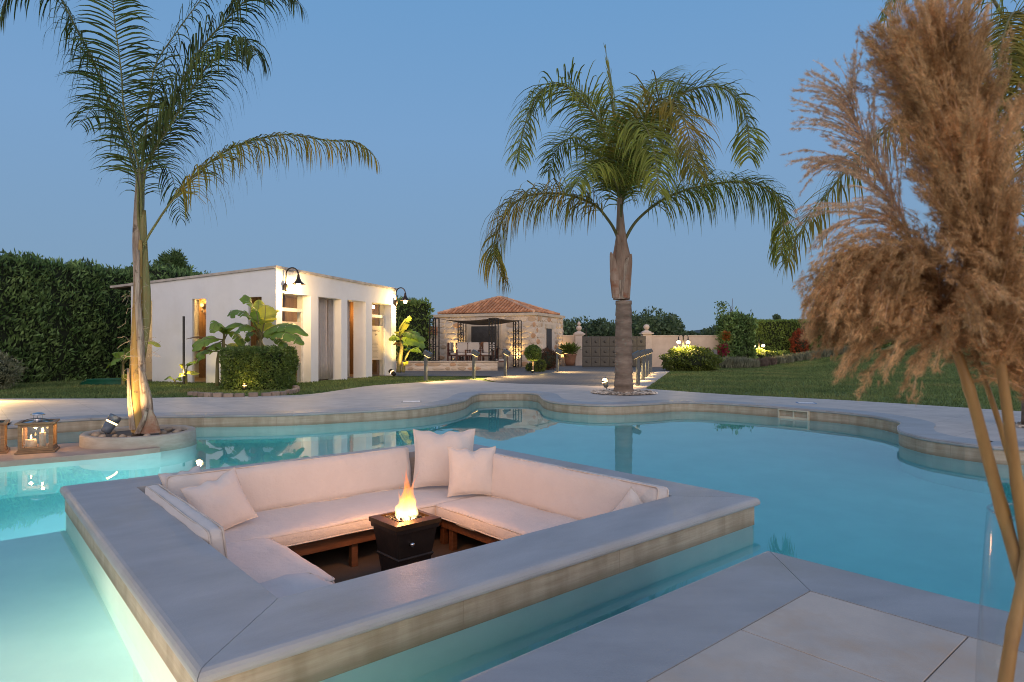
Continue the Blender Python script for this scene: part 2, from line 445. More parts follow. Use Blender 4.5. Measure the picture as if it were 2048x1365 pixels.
# ------------------------------------------------------------------ object helpers
def link_mesh(name, me, m, parent=None, smooth=False):
    if m is not None:
        me.materials.append(m)
    if smooth:
        me.polygons.foreach_set('use_smooth', [True] * len(me.polygons))
    o = bpy.data.objects.new(name, me)
    COL.objects.link(o)
    if parent is not None:
        o.parent = parent
    return o
class MB:
    """collects shapes into one mesh"""
    def __init__(s):
        s.v, s.f = [], []
    def add(s, vs, fs):
        o = len(s.v)
        s.v += [tuple(p) for p in vs]
        s.f += [tuple(i + o for i in f) for f in fs]
        return s
    def box(s, x0, x1, y0, y1, z0, z1, M=None):
        vs = [Vector((x, y, z)) for z in (z0, z1) for y in (y0, y1) for x in (x0, x1)]
        if M:
            vs = [M @ p for p in vs]
        return s.add(vs, [(0, 2, 3, 1), (4, 5, 7, 6), (0, 1, 5, 4), (2, 6, 7, 3), (0, 4, 6, 2), (1, 3, 7, 5)])
    def prism(s, poly, z0, z1, zf=None):
        n = len(poly)
        vs = [(p[0], p[1], z0) for p in poly] + [(p[0], p[1], zf(p[0], p[1]) if zf else z1) for p in poly]
        fs = [tuple(range(n - 1, -1, -1)), tuple(range(n, 2 * n))]
        fs += [(i, (i + 1) % n, n + (i + 1) % n, n + i) for i in range(n)]
        return s.add(vs, fs)
    def tube(s, pts, r, n=8, caps=True):
        pts = [Vector(p) for p in pts]
        k = len(pts)
        rs = r if isinstance(r, (list, tuple)) else [r] * k
        ref = Vector((0, 0, 1))
        vs, fs = [], []
        prev = None
        for i, p in enumerate(pts):
            t = (pts[min(i + 1, k - 1)] - pts[max(i - 1, 0)]).normalized()
            if prev is None:
                a = t.cross(ref if abs(t.z) < .9 else Vector((1, 0, 0))).normalized()
            else:
                a = (prev - t * prev.dot(t)).normalized()
            prev = a
            b = t.cross(a)
            for j in range(n):
                q = 2 * math.pi * j / n
                vs.append(p + (a * math.cos(q) + b * math.sin(q)) * rs[i])
        for i in range(k - 1):
            for j in range(n):
                j2 = (j + 1) % n
                fs.append((i * n + j, i * n + j2, (i + 1) * n + j2, (i + 1) * n + j))
        if caps:
            fs.append(tuple(range(n - 1, -1, -1)))
            fs.append(tuple(range((k - 1) * n, k * n)))
        return s.add(vs, fs)
    def lathe(s, prof, n=20, c=(0, 0, 0), M=None, caps=True):
        vs, fs = [], []
        for r, z in prof:
            for j in range(n):
                q = 2 * math.pi * j / n
                p = Vector((c[0] + r * math.cos(q), c[1] + r * math.sin(q), c[2] + z))
                vs.append(M @ p if M else p)
        for i in range(len(prof) - 1):
            for j in range(n):
                j2 = (j + 1) % n
                fs.append((i * n + j, i * n + j2, (i + 1) * n + j2, (i + 1) * n + j))
        if caps:
            fs.append(tuple(range(n - 1, -1, -1)))
            fs.append(tuple(range((len(prof) - 1) * n, len(prof) * n)))
        return s.add(vs, fs)
    def build(s, name, m, parent=None, smooth=False, bevel=0.0):
        me = bpy.data.meshes.new(name)
        me.from_pydata(s.v, [], s.f)
        o = link_mesh(name, me, m, parent, smooth)
        if bevel:
            b = o.modifiers.new('edge', 'BEVEL')
            b.width = bevel
            b.segments = 2
            b.limit_method = 'ANGLE'
        return o
def tag(o, label=None, cat=None, group=None, kind=None):
    if label: o['label'] = label
    if cat: o['category'] = cat
    if group: o['group'] = group
    if kind: o['kind'] = kind
    return o
def thing(name, label, cat, loc=(0, 0, 0), rz=0.0, group=None):
    o = bpy.data.objects.new(name, None)
    o.empty_display_size = .1
    COL.objects.link(o)
    o.location = loc
    o.rotation_euler = (0, 0, rz)
    return tag(o, label, cat, group)
KIDS = {}
def dup(root, loc, rz=None, label=None, scale=None):
    r = root.copy()
    COL.objects.link(r)
    r.location = loc
    if rz is not None: r.rotation_euler = (0, 0, rz)
    if scale: r.scale = scale
    if label: r['label'] = label
    for ch in list(root.children):
        c = ch.copy()
        COL.objects.link(c)
        c.parent = r
        for g in list(ch.children):
            d = g.copy()
            COL.objects.link(d)
            d.parent = c
    return r
def light(name, kind, loc, power, col=(1, .68, .34), size=.05, aim=None, angle=70, blend=.6, parent=None):
    l = bpy.data.lights.new(name, kind)
    l.energy = power
    l.color = col
    l.shadow_soft_size = size
    if kind == 'SPOT':
        l.spot_size = R(angle)
        l.spot_blend = blend
    o = bpy.data.objects.new(name, l)
    COL.objects.link(o)
    o.location = loc
    if aim is not None:
        o.rotation_euler = (Vector(aim) - Vector(loc)).to_track_quat('-Z', 'Y').to_euler()
    if parent is not None:
        o.parent = parent
    return o
def np_mesh(name, V, Fc, m, parent=None, smooth=False):
    V = np.asarray(V, dtype=np.float32).reshape(-1, 3)
    Fc = np.asarray(Fc, dtype=np.int32)
    k = Fc.shape[1]
    me = bpy.data.meshes.new(name)
    me.vertices.add(len(V))
    me.vertices.foreach_set('co', V.ravel())
    me.loops.add(Fc.size)
    me.loops.foreach_set('vertex_index', Fc.ravel())
    me.polygons.add(len(Fc))
    me.polygons.foreach_set('loop_start', np.arange(len(Fc), dtype=np.int32) * k)
    me.update(calc_edges=True)
    me.validate()
    return link_mesh(name, me, m, parent, smooth)
def unit(a):
    return a / np.maximum(np.linalg.norm(a, axis=1, keepdims=True), 1e-9)
def leaves(name, C, A, m, length, width, parent=None, fold=0.0):
    """one rhombic leaf per point C, long axis A"""
    n = len(C)
    A = unit(A)
    B = unit(np.cross(A, unit(rng.normal(size=(n, 3)))))
    L = (length * rng.uniform(.65, 1.3, (n, 1)))
    W = (width * rng.uniform(.7, 1.25, (n, 1)))
    N = np.cross(A, B)
    V = np.stack([C - A * L * .5, C + B * W * .5 + N * W * fold, C + A * L * .5, C - B * W * .5 + N * W * fold], 1)
    return np_mesh(name, V, np.arange(4 * n).reshape(n, 4), m, parent)
def tess(loops3):
    """faces of a polygon with holes"""
    tris = tessellate_polygon(loops3)
    vs = [p for l in loops3 for p in l]
    fs = []
    for a, b, c in tris:
        n = (vs[b] - vs[a]).cross(vs[c] - vs[a])
        fs.append((a, b, c) if n.z > 0 else (a, c, b))
    return vs, fs
def sheet(name, loops, z, m, label=None, kind='structure'):
    vs, fs = tess([[Vector((p[0], p[1], z)) for p in l] for l in loops])
    o = MB().add(vs, fs).build(name, m)
    if kind: o['kind'] = kind
    return o
def catmull(pts, k=4, closed=False):
    pts = [Vector(p) for p in pts]
    n = len(pts)
    out = []
    for i in range(n if closed else n - 1):
        if closed:
            p0, p1, p2, p3 = (pts[(i + j) % n] for j in (-1, 0, 1, 2))
        else:
            p0, p1, p2, p3 = pts[max(i - 1, 0)], pts[i], pts[i + 1], pts[min(i + 2, n - 1)]
        for j in range(k):
            t = j / k
            out.append(.5 * ((2 * p1) + (p2 - p0) * t + (2 * p0 - 5 * p1 + 4 * p2 - p3) * t * t + (3 * p1 - p0 - 3 * p2 + p3) * t ** 3))
    if not closed:
        out.append(pts[-1])
    return out
def smooth01(t):
    t = max(0.0, min(1.0, t))
    return t * t * (3 - 2 * t)
def inside(p, poly):
    x, y = p[0], p[1]
    r = False
    j = len(poly) - 1
    for i in range(len(poly)):
        xi, yi, xj, yj = poly[i][0], poly[i][1], poly[j][0], poly[j][1]
        if (yi > y) != (yj > y) and x < (xj - xi) * (y - yi) / (yj - yi) + xi:
            r = not r
        j = i
    return r

# ------------------------------------------------------------------ frame of the sunken lounge
PIT_C = Vector((-.945, 5.245, 0))
PIT_A = R(40.9)
U = Vector((math.cos(PIT_A), math.sin(PIT_A), 0))
W_ = Vector((-math.sin(PIT_A), math.cos(PIT_A), 0))
def Q(u, v, z=0.0):
    return PIT_C + U * u + W_ * v + Vector((0, 0, z))
HALF, COPW, WATER_Z = 2.04, .47, -.21

# ------------------------------------------------------------------ pool outline
far_px = [(15.6, 852.7), (39, 848), (115, 840.5), (215, 835.5), (306, 832), (458, 830.4), (587, 828), (716, 822), (812.5, 816.8), (874.7, 810.6), (915, 804),
          (935, 798), (944, 791.5), (957, 787.4), (975, 786), (1008.7, 785.3), (1046, 785.4), (1068, 787), (1078, 790.5), (1083, 796.5), (1095, 801.5), (1120.8, 805.6), (1175.5, 809.2), (1230, 809.8),
          (1284.9, 807.9), (1330, 805.4), (1351.5, 804.0), (1390, 804.2), (1451, 806.8), (1549.4, 813.5), (1626.8, 819.8), (1697, 826), (1750, 833), (1785, 840),
          (1801, 846), (1794, 853), (1797, 861.5), (1816, 868), (1849, 875.8), (1892.9, 882.4), (1947.8, 889.5), (2024.7, 895.2)]
far = [P(*p) for p in far_px]
E_ = Vector((1.491, 3.752, 0))
left_out = [Vector((-12.2, 3.0, 0)), Vector((-11.6, 6.6, 0)), Vector((-9.6, 8.6, 0))]
right_out = [Vector((7.0, 7.35, 0)), Vector((8.0, 6.6, 0)), Vector((8.35, 5.0, 0)), Vector((8.1, 3.0, 0)), Vector((7.2, 1.0, 0)), Vector((5.9, -.6, 0))]
curve = catmull(left_out + far + right_out, 3)
deck_right = E_ - W_ * 5.2
deck_left = E_ - U * 6.6
outline = curve + [deck_right, E_, deck_left, Vector((-6.5, -1.6, 0)), Vector((-10.5, -.8, 0))]
n_curve = len(curve)

def offset_loop(loop, d):
    n = len(loop)
    out = []
    for i in range(n):
        a, b, c = loop[i - 1], loop[i], loop[(i + 1) % n]
        t1, t2 = (b - a).normalized(), (c - b).normalized()
        n1, n2 = Vector((-t1.y, t1.x, 0)), Vector((-t2.y, t2.x, 0))
        m = n1 + n2
        if m.length < .2:
            m = n1
        m.normalize()
        k = max(.45, m.dot(n1))
        out.append(b + m * (d / k))
    return out
inner = offset_loop(outline, .45)
wall_line = offset_loop(outline, .022)
plaster_line = offset_loop(outline, .030)

# ------------------------------------------------------------------ ground, deck, drive, lawn
deck_far_px = [(0, 797), (200, 797), (393, 794.5), (538, 791.8), (619, 788.5), (683.6, 779.8), (748, 771), (860, 763.7), (941, 759), (1002, 766),
               (1130, 770), (1263, 775), (1286, 777), (1440, 788), (1560, 794), (1700, 801), (1925, 815), (2048, 823)]
deck_outer = [Vector((-22, 14.4, 0))] + catmull([P(*p) for p in deck_far_px], 3) + [Vector((16, 10.4, 0)), Vector((16, -9, 0)), Vector((-22, -9, 0))]
ring_c2, ring_r2 = Vector((2.78, 16.0, 0)), .80
ring_c3, ring_r3 = Vector((7.75, 9.45, 0)), .42
def circle(c, r, n=28):
    return [Vector((c.x + r * math.cos(2 * math.pi * i / n), c.y + r * math.sin(2 * math.pi * i / n), 0)) for i in range(n)]
deck = sheet('deck', [deck_outer, outline, circle(ring_c2, ring_r2), circle(ring_c3, ring_r3)], -.004, M_DECK)

def lawn_z(x, y):
    return 1.28 * smooth01((y - 15.5) / 19) * smooth01((x - 11.5) / 14) - .03 + .012 * noise.noise(Vector((x * .6, y * .6, 0)))
gx0, gx1, gy0, gy1, st = -40.0, 60.0, 6.0, 76.0, .5
nx, ny = int((gx1 - gx0) / st) + 1, int((gy1 - gy0) / st) + 1
gv = [(gx0 + i * st, gy0 + j * st, lawn_z(gx0 + i * st, gy0 + j * st)) for j in range(ny) for i in range(nx)]
ins = [inside(p, deck_outer) for p in gv]
gf = []
for j in range(ny - 1):
    for i in range(nx - 1):
        a = j * nx + i
        q = (a, a + 1, a + nx + 1, a + nx)
        if not all(ins[k] for k in q):
            gf.append(q)
lawn = MB().add(gv, gf).build('lawn', M_LAWN, smooth=True)
lawn['kind'] = 'structure'
sheet('ground', [[(-3000, -3000), (3000, -3000), (3000, 4000), (-3000, 4000)], [(-39.5, -8.9), (-39.5, 75.5), (59.5, 75.5), (59.5, -8.9)]], -.12, M_EARTH)
sheet('ground', [[(-39.6, -9), (-21.8, -9), (-21.8, 6.6), (-39.6, 6.6)]], -.12, M_EARTH)
sheet('ground', [[(15.8, -9), (59.6, -9), (59.6, 6.6), (15.8, 6.6)]], -.12, M_EARTH)

drive_poly = [P(1002, 766), P(1130, 769.6), P(1263, 774.5), P(1288, 776), P(1336, 744), Vector((9.3, 34.0, 0)), Vector((9.3, 36.2, 0)), Vector((4, 40, 0)),
              Vector((3, 43, 0)), Vector((-12, 43, 0)), Vector((-9.5, 29.5, 0)), P(790, 752.5), P(850, 752), P(985, 752.5), P(965, 757), P(985, 762)]
sheet('driveway', [drive_poly], -.009, M_DRIVE)
kerb_poly = [P(1258, 775.2), P(1290, 777.5), P(1340, 743), P(1314, 743)]
kb = MB().prism([(p.x, p.y) for p in kerb_poly][::-1], -.05, .004).build('kerb', M_KERB)
kb['kind'] = 'structure'

# coping stones round the pool: one mesh per stone, children of the deck
SECT = [(0, -.045), (0, .008), (.93, .008), (.965, .003), (.99, -.008), (1.0, -.02), (.995, -.034), (.975, -.043), (.94, -.045)]
def coping_piece(outer, inn, parent, name='coping_stone', sect=SECT, zoff=0.0):
    k = len(outer)
    outer = [Vector(p) for p in outer]
    inn = [Vector(p) for p in inn]
    g = .0022
    for a, b in ((0, 1), (k - 1, k - 2)):
        d1 = (outer[b] - outer[a]).normalized() * g
        outer[a] = outer[a] + d1
        inn[a] = inn[a] + d1
    vs, fs = [], []
    m = len(sect)
    for o, i in zip(outer, inn):
        for a, z in sect:
            p = i + (o - i) * a
            vs.append((p.x, p.y, z + zoff))
    for r in range(k - 1):
        for c in range(m):
            c2 = (c + 1) % m
            fs.append((r * m + c, r * m + c2, (r + 1) * m + c2, (r + 1) * m + c))
    fs.append(tuple(range(m)))
    fs.append(tuple(range(k * m - 1, (k - 1) * m - 1, -1)))
    ob = MB().add(vs, fs).build(name, M_COPING, parent)
    return ob
i0 = 0
while i0 < n_curve - 1:
    i1 = i0 + 1
    acc = 0
    while i1 < n_curve - 1 and acc < 1.0:
        acc += (curve[i1] - curve[i1 - 1]).length
        i1 += 1
    i1 = min(i1, n_curve - 1)
    coping_piece(outline[i0:i1 + 1], inner[i0:i1 + 1], deck)
    i0 = i1
iE = n_curve + 1
I_ = inner[iE]
for a, b in ((n_curve, iE), (iE, iE + 1)):
    oa, ob, ia, ib = outline[a], outline[b], inner[a], inner[b]
    cuts = [0, .40, 1] if a == n_curve else [0, .46, 1]
    for s0, s1 in zip(cuts[:-1], cuts[1:]):
        coping_piece([oa.lerp(ob, s0), oa.lerp(ob, s1)], [ia.lerp(ib, s0), ia.lerp(ib, s1)], deck)
for a in range(iE + 1, len(outline) - 1):
    coping_piece(outline[a:a + 2], inner[a:a + 2], deck)

# sandstone tiles of the near deck
TS = .645
tile_me = None
for i in range(0, 7):
    for j in range(0, 6):
        c = I_ - U * (TS * (i + .5)) - W_ * (TS * (j + .5))
        if tile_me is None:
            h = TS / 2 - .0035
            ob = MB().box(-h, h, -h, h, -.003, .006).build('tile', M_TILE, deck, bevel=.002)
            tile_me = ob.data
        else:
            ob = bpy.data.objects.new('tile', tile_me)
            COL.objects.link(ob)
            ob.parent = deck
        ob.location = (c.x, c.y, 0)
        ob.rotation_euler = (0, 0, PIT_A + random.choice((0, math.pi / 2, math.pi, -math.pi / 2)))

# pool walls: stone band down to the waterline, plaster below
def strip(name, line, z0, z1, m, closed=True, parent=None, flip=False):
    n = len(line)
    vs = [(p.x, p.y, z) for p in line for z in (z0, z1)]
    fs, arc = [], [0.0]
    for i in range(n if closed else n - 1):
        j = (i + 1) % n
        f = (2 * i, 2 * j, 2 * j + 1, 2 * i + 1)
        fs.append(f[::-1] if flip else f)
        arc.append(arc[-1] + (line[j] - line[i]).length)
    me = bpy.data.meshes.new(name)
    me.from_pydata(vs, [], fs)
    uv = me.uv_layers.new(name='UVMap')
    for pi, poly in enumerate(me.polygons):
        for li in poly.loop_indices:
            vi = me.loops[li].vertex_index
            u = arc[pi] if vi // 2 == pi else arc[pi + 1]
            uv.data[li].uv = (u, z0 if vi % 2 == 0 else z1)
    return link_mesh(name, me, m, parent)
FLOOR_Z, SHELF_Z = -2.0, -.86
tag(strip('pool_wall', wall_line, WATER_Z - .005, -.04, M_BAND, flip=True), kind='structure')
tag(strip('pool_basin', plaster_line, FLOOR_Z, WATER_Z, M_PLASTER, flip=True), kind='structure')
sheet('pool_floor', [offset_loop(outline, .05)], FLOOR_Z, M_PLASTER)
shelf = [Q(-HALF + .03, HALF - .03), Q(-HALF - 9.5, HALF - .03), Vector((-14, -1, 0)), Vector((-10.5, -1.2, 0)), Vector((-6.4, -2.0, 0)), Q(-HALF - 1.0, -HALF - 2.3), Q(-HALF + .03, -HALF + .03)]
MB().prism([(p.x, p.y) for p in shelf], FLOOR_Z + .004, SHELF_Z).build('pool_shelf', M_PLASTER)['kind'] = 'structure'
hh = HALF - .024
water = sheet('pool_water', [offset_loop(outline, .026), [Q(-hh, -hh), Q(hh, -hh), Q(hh, hh), Q(-hh, hh)]], WATER_Z, M_WATER)

# underwater lamps on the walls and shelf; the wide basin pair is added, unseen
def pool_lamp(loc, nrm, power, col, label, dist=.10):
    t = thing('pool_lamp', label, 'pool light', loc, 0, 'lamps under the pool water')
    q = Vector(nrm).to_track_quat('Z', 'Y').to_matrix().to_4x4()
    MB().lathe([(.11, 0), (.11, .02), (.085, .03)], 20, M=q).build('bezel', M_STEEL, t, True)
    MB().lathe([(.08, .031), (.07, .036), (.03, .038)], 20, M=q).build('lens', emit('pool_lens', (.9, .97, 1), 4), t)
    n = Vector(nrm).normalized()
    light('pool_light', 'POINT', n * dist, power, col, .07, parent=t)
    return t
AQ = (.62, .93, 1.0)
pool_lamp(Q(-.9, HALF + .0, -1.12), W_, 380, (1, .66, .60), 'round underwater lamp on the lounge wall facing the palm planter')
pool_lamp(Q(HALF + .0, .5, -.95), U, 12, AQ, 'added unseen underwater lamp on the lounge wall lighting the wide basin')
pool_lamp(E_ + W_ * 0 - W_ * 1.6 + Vector((0, 0, -.95)), U, 8, AQ, 'added unseen underwater lamp below the near deck coping')
pool_lamp(Q(-HALF - .42, -1.62, SHELF_Z + .004), (0, 0, 1), 980, (1, .48, .30), 'round lamp in the shallow pool shelf beside the lounge wall', .16)

# ------------------------------------------------------------------ sunken lounge
pit = thing('sunken_lounge', 'square sunken seating pit with grey marble coping standing in the pool', 'seating pit', PIT_C, PIT_A)
def sq(h):
    return [Vector((-h, -h, 0)), Vector((h, -h, 0)), Vector((h, h, 0)), Vector((-h, h, 0))]
PSECT = [(0, -.06), (0, .004), (.92, .004), (.955, .0), (.98, -.01), (.996, -.026), (1.0, -.04), (.994, -.052), (.975, -.058), (.94, -.06)]
so, si = sq(HALF + .012), sq(HALF - COPW)
for i in range(4):
    coping_piece([so[i], so[(i + 1) % 4]], [si[i], si[(i + 1) % 4]], pit, sect=PSECT)
strip('stone_band', sq(HALF - .022), WATER_Z - .006, -.055, M_BAND, True, pit)
strip('plaster_base', sq(HALF - .03), FLOOR_Z, WATER_Z, M_PLASTER, True, pit)
strip('inner_wall', sq(HALF - COPW + .006), -.8, -.05, M_PLANTER, True, pit, flip=True)
MB().box(-1.6, 1.6, -1.6, 1.6, -.86, -.8).build('floor', M_PITFLOOR, pit)
# bench timber
SEAT_Z = -.455
def bench(name, label, x0, x1, y0, y1, front):
    """front: which side faces the fire: '-y', '+x' or '-x'"""
    cx, cy_ = (x0 + x1) / 2, (y0 + y1) / 2
    t = thing(name, label, 'bench', Q(cx, cy_, -.8), PIT_A, 'timber benches round the lounge')
    hx, hy = (x1 - x0) / 2, (y1 - y0) / 2
    n = 6
    for k in range(n):
        if front == '-y':
            a = -hy + 2 * hy * k / n
            MB().box(-hx, hx, a + .006, a + 2 * hy / n - .006, .305, .335).build('slat', M_BENCHWOOD, t)
        else:
            a = -hx + 2 * hx * k / n
            MB().box(a + .006, a + 2 * hx / n - .006, -hy, hy, .305, .335).build('slat', M_BENCHWOOD, t)
    if front == '-y':
        MB().box(-hx, hx, -hy + .02, -hy + .06, .215, .30).build('rail', M_BENCHWOOD, t, bevel=.004)
        legs = [(x, y) for x in np.linspace(-hx + .55, hx - .55, 3) for y in (-hy + .09, hy - .08)]
    else:
        s = hx if front == '+x' else -hx
        a, b = sorted((s - math.copysign(.02, s), s - math.copysign(.06, s)))
        MB().box(a, b, -hy, hy, .215, .30).build('rail', M_BENCHWOOD, t, bevel=.004)
        legs = [(s - math.copysign(.09, s), y) for y in np.linspace(-hy + .1, hy - .1, 3)]
    for x, y in legs:
        MB().box(x - .03, x + .03, y - .03, y + .03, 0, .30).build('leg', M_BENCHWOOD, t, bevel=.004)
    return t
bench('lounge_bench', 'long dark timber bench under the cushion farthest from the deck', -1.55, 1.55, .66, 1.55, '-y')
bench('lounge_bench', 'dark timber bench under the cushion on the lantern side of the lounge', -1.55, -.92, -1.50, .63, '+x')
bench('lounge_bench', 'dark timber bench under the cushion on the wide basin side of the lounge', .86, 1.55, -1.50, .63, '-x')

def rbox(lx, ly, lz, r, step=.06, bulge=.02, wr=.006, seed=0, pinch=0.0):
    """soft rounded slab with uneven faces"""
    hx, hy, hz = lx / 2, ly / 2, lz / 2
    nX, nY, nZ = max(4, int(lx / step)), max(4, int(ly / step)), max(3, int(lz / .03))
    pts, idx, fs = [], {}, []
    def key(i, j, k):
        if (i, j, k) not in idx:
            p = Vector((-hx + lx * i / nX, -hy + ly * j / nY, -hz + lz * k / nZ))
            q = Vector((max(-hx + r, min(hx - r, p.x)), max(-hy + r, min(hy - r, p.y)), max(-hz + r, min(hz - r, p.z))))
            d = p - q
            if d.length > 1e-6:
                p = q + d.normalized() * r
            fx, fy, fz = 1 - (p.x / hx) ** 2, 1 - (p.y / hy) ** 2, p.z / hz
            p.z += fz * bulge * (max(0, fx) * max(0, fy)) ** .35
            nn = noise.noise(Vector((p.x * 3 + seed, p.y * 3, p.z * 3))) + .5 * noise.noise(Vector((p.x * 9 + seed, p.y * 9, p.z * 9)))
            p.z += wr * nn * 2.2
            p.x += wr * noise.noise(Vector((p.y * 5, seed + 3, p.z * 5)))
            p.y += wr * 1.6 * noise.noise(Vector((p.x * 4, seed + 9, p.z * 5)))
            idx[(i, j, k)] = len(pts)
            pts.append(p)
        return idx[(i, j, k)]
    for i in range(nX):
        for j in range(nY):
            for k in (0, nZ):
                f = (key(i, j, k), key(i + 1, j, k), key(i + 1, j + 1, k), key(i, j + 1, k))
                fs.append(f if k else f[::-1])
    for i in range(nX):
        for k in range(nZ):
            for j in (0, nY):
                f = (key(i, j, k), key(i + 1, j, k), key(i + 1, j, k + 1), key(i, j, k + 1))
                fs.append(f[::-1] if j else f)
    for j in range(nY):
        for k in range(nZ):
            for i in (0, nX):
                f = (key(i, j, k), key(i, j + 1, k), key(i, j + 1, k + 1), key(i, j, k + 1))
                fs.append(f if i else f[::-1])
    return pts, fs
def welt(lx, ly, z, r, rad, wr=.01, seed=0.0, grow=.0):
    hx, hy = lx / 2 - .004 + grow, ly / 2 - .004 + grow
    pts = []
    corners = [(hx - r, hy - r, 0), (-hx + r, hy - r, 90), (-hx + r, -hy + r, 180), (hx - r, -hy + r, 270)]
    per = []
    for c in range(4):
        x, y, a = corners[c]
        for s in range(5):
            q = R(a + 90 * s / 4)
            per.append((x + r * math.cos(q), y + r * math.sin(q)))
        x2, y2, a2 = corners[(c + 1) % 4]
        q = R(a + 90)
        e0, e1 = (x + r * math.cos(q), y + r * math.sin(q)), (x2 + r * math.cos(R(a2)), y2 + r * math.sin(R(a2)))
        m = max(2, int(math.dist(e0, e1) / .1))
        per += [(e0[0] + (e1[0] - e0[0]) * s / m, e0[1] + (e1[1] - e0[1]) * s / m) for s in range(1, m)]
    per.append(per[0])
    for x, y in per:
        w = noise.noise(Vector((x * 2.5 + seed, y * 2.5, 1.7)))
        pts.append((x, y, z + wr * w))
    return MB().tube(pts, rad, 6, False)
def seat_cushion(label, u0, u1, v0, v1, z0, z1, seed, mat_=M_FABRIC, name='seat_cushion', bulge=.02, wr=.008):
    t = thing(name, label, 'seat cushion', Q((u0 + u1) / 2, (v0 + v1) / 2, z0), PIT_A, 'seat cushions of the lounge')
    lx, ly, lz = u1 - u0, v1 - v0, z1 - z0
    pts, fs = rbox(lx, ly, lz, .028, .06, bulge, wr, seed)
    MB().add([p + Vector((0, 0, lz / 2)) for p in pts], fs).build('cover', mat_, t, True)
    welt(lx, ly, lz - .016, .03, .0065, .008, seed).build('piping', M_PIPING, t, True)
    welt(lx, ly, .014, .03, .0065, .006, seed + 5).build('piping', M_PIPING, t, True)
    return t
SC0 = -.458
seat_cushion('long cream seat cushion running under the big corner pillow', -1.56, 1.56, .58, 1.56, SC0, -.335, 1.0)
seat_cushion('cream seat cushion beside the white backrest nearest the lanterns', -1.56, -.83, -.64, .575, SC0, -.325, 4.0)
seat_cushion('cream seat cushion below the long backrest on the wide basin side', .76, 1.56, -1.50, .572, SC0, -.328, 8.0)
seat_cushion('limp pad, shade put into its grey, in the front corner by the mitred coping', -1.56, -.95, -1.56, -.50, -.328, -.292, 12.0, M_PAD, 'seat_pad', .008, .012)

def back_cushion(label, c, length, height, thick, rz, lean, seed):
    """stands on its long edge; local y is the way it faces"""
    t = thing('back_cushion', label, 'back cushion', c, rz, 'back cushions of the lounge')
    pts, fs = rbox(length, height, thick, .03, .06, .016, .008, seed)
    Mx = Matrix.Rotation(R(90 - lean), 4, 'X')
    up = Matrix.Translation((0, 0, height / 2))
    vs = [up @ (Mx @ p) for p in pts]
    MB().add(vs, fs).build('cover', M_FABRIC, t, True)
    for zz, sd in ((thick / 2 - .012, 2), (-thick / 2 + .012, 7)):
        w = welt(length, height, zz, .03, .0065, .006, seed + sd)
        w.v = [tuple(up @ (Mx @ Vector(p))) for p in w.v]
        w.build('piping', M_PIPING, t, True)
    return t
# lean is toward local -y... the front (camera/fire) side is local -y after the quarter turn
back_cushion('long cream back cushion between the two corners behind the fire', Q(-.20, 1.43, -.335), 2.36, .42, .15, PIT_A, 10, 21)
back_cushion('long cream back cushion below the wide basin coping', Q(1.44, -.42, -.335), 2.28, .42, .15, PIT_A - R(90), 10, 25)
back_cushion('white back cushion whose rear shows above the lantern side coping', Q(-1.485, .46, -.33), 1.70, .39, .11, PIT_A + R(90), 6, 29)

def pillow(label, c, size, rz, tilt, roll=0.0, seed=0, thick=.15, sx=1.0):
    """upright square pillow resting on its lower edge at c, facing local -y"""
    n = 22
    vs, fs = [], []
    h = size / 2
    def pt(a, b, s):
        k = .09
        x = a * (1 - k * (1 - b * b)) * h * sx
        y = b * (1 - k * (1 - a * a)) * h
        t = max(0, (1 - abs(a) ** 2.6)) ** .55 * max(0, (1 - abs(b) ** 2.6)) ** .55
        w = noise.noise(Vector((a * 2.2 + seed, b * 2.2, s * 2.0))) * .012 + noise.noise(Vector((a * 6 + seed, b * 3, s))) * .006
        # tuck of the top edge
        y -= (.018 * max(0, b) * (1 - abs(a)) * (1 + math.sin(a * 9 + seed))) * (size / .5)
        return Vector((x, y, s * (thick / 2 * t + w * t)))
    for s in (1, -1):
        for i in range(n + 1):
            for j in range(n + 1):
                vs.append(pt(-1 + 2 * i / n, -1 + 2 * j / n, s))
    N = (n + 1) ** 2
    for i in range(n):
        for j in range(n):
            a = i * (n + 1) + j
            f = (a, a + n + 1, a + n + 2, a + 1)
            fs.append(f)
            fs.append(tuple(x + N for x in f[::-1]))
    Mx = Matrix.Translation((0, 0, h * .97)) @ Matrix.Rotation(R(roll), 4, 'Y') @ Matrix.Rotation(R(90 - tilt), 4, 'X')
    t = thing('throw_pillow', label, 'pillow', c, rz, 'loose pillows in the lounge')
    MB().add([Mx @ p for p in vs], fs).build('cover', M_FABRIC, t, True)
    ed = []
    for a, b in [(-1 + 2 * i / n, -1) for i in range(n)] + [(1, -1 + 2 * i / n) for i in range(n)] + [(1 - 2 * i / n, 1) for i in range(n)] + [(-1, 1 - 2 * i / n) for i in range(n + 1)]:
        ed.append(Mx @ pt(a, b, 0))
    MB().tube(ed, .0045, 5, False).build('piping', M_PIPING, t, True)
    return t
pillow('biggest cream pillow standing in the far corner of the lounge', D(888, 973, 6.86), .62, R(4), 14, 0, 3, .19, 1.08)
pillow('medium cream pillow leaning in front of the biggest pillow', D(944, 990, 6.46), .49, R(10), 12, 1, 7, .16)
pillow('cream pillow leaning on the white backrest of the lantern side', D(440, 1062, 5.32), .47, R(52), 26, -13, 12, .15)
pillow('cream pillow half hidden behind the pillow on the lantern side', D(375, 1035, 5.62), .44, R(70), 24, 0, 17, .13)
pillow('cream pillow poking above the coping at the open end', Q(1.30, -1.40, -.37), .38, PIT_A - R(62), 8, 40, 23, .15)

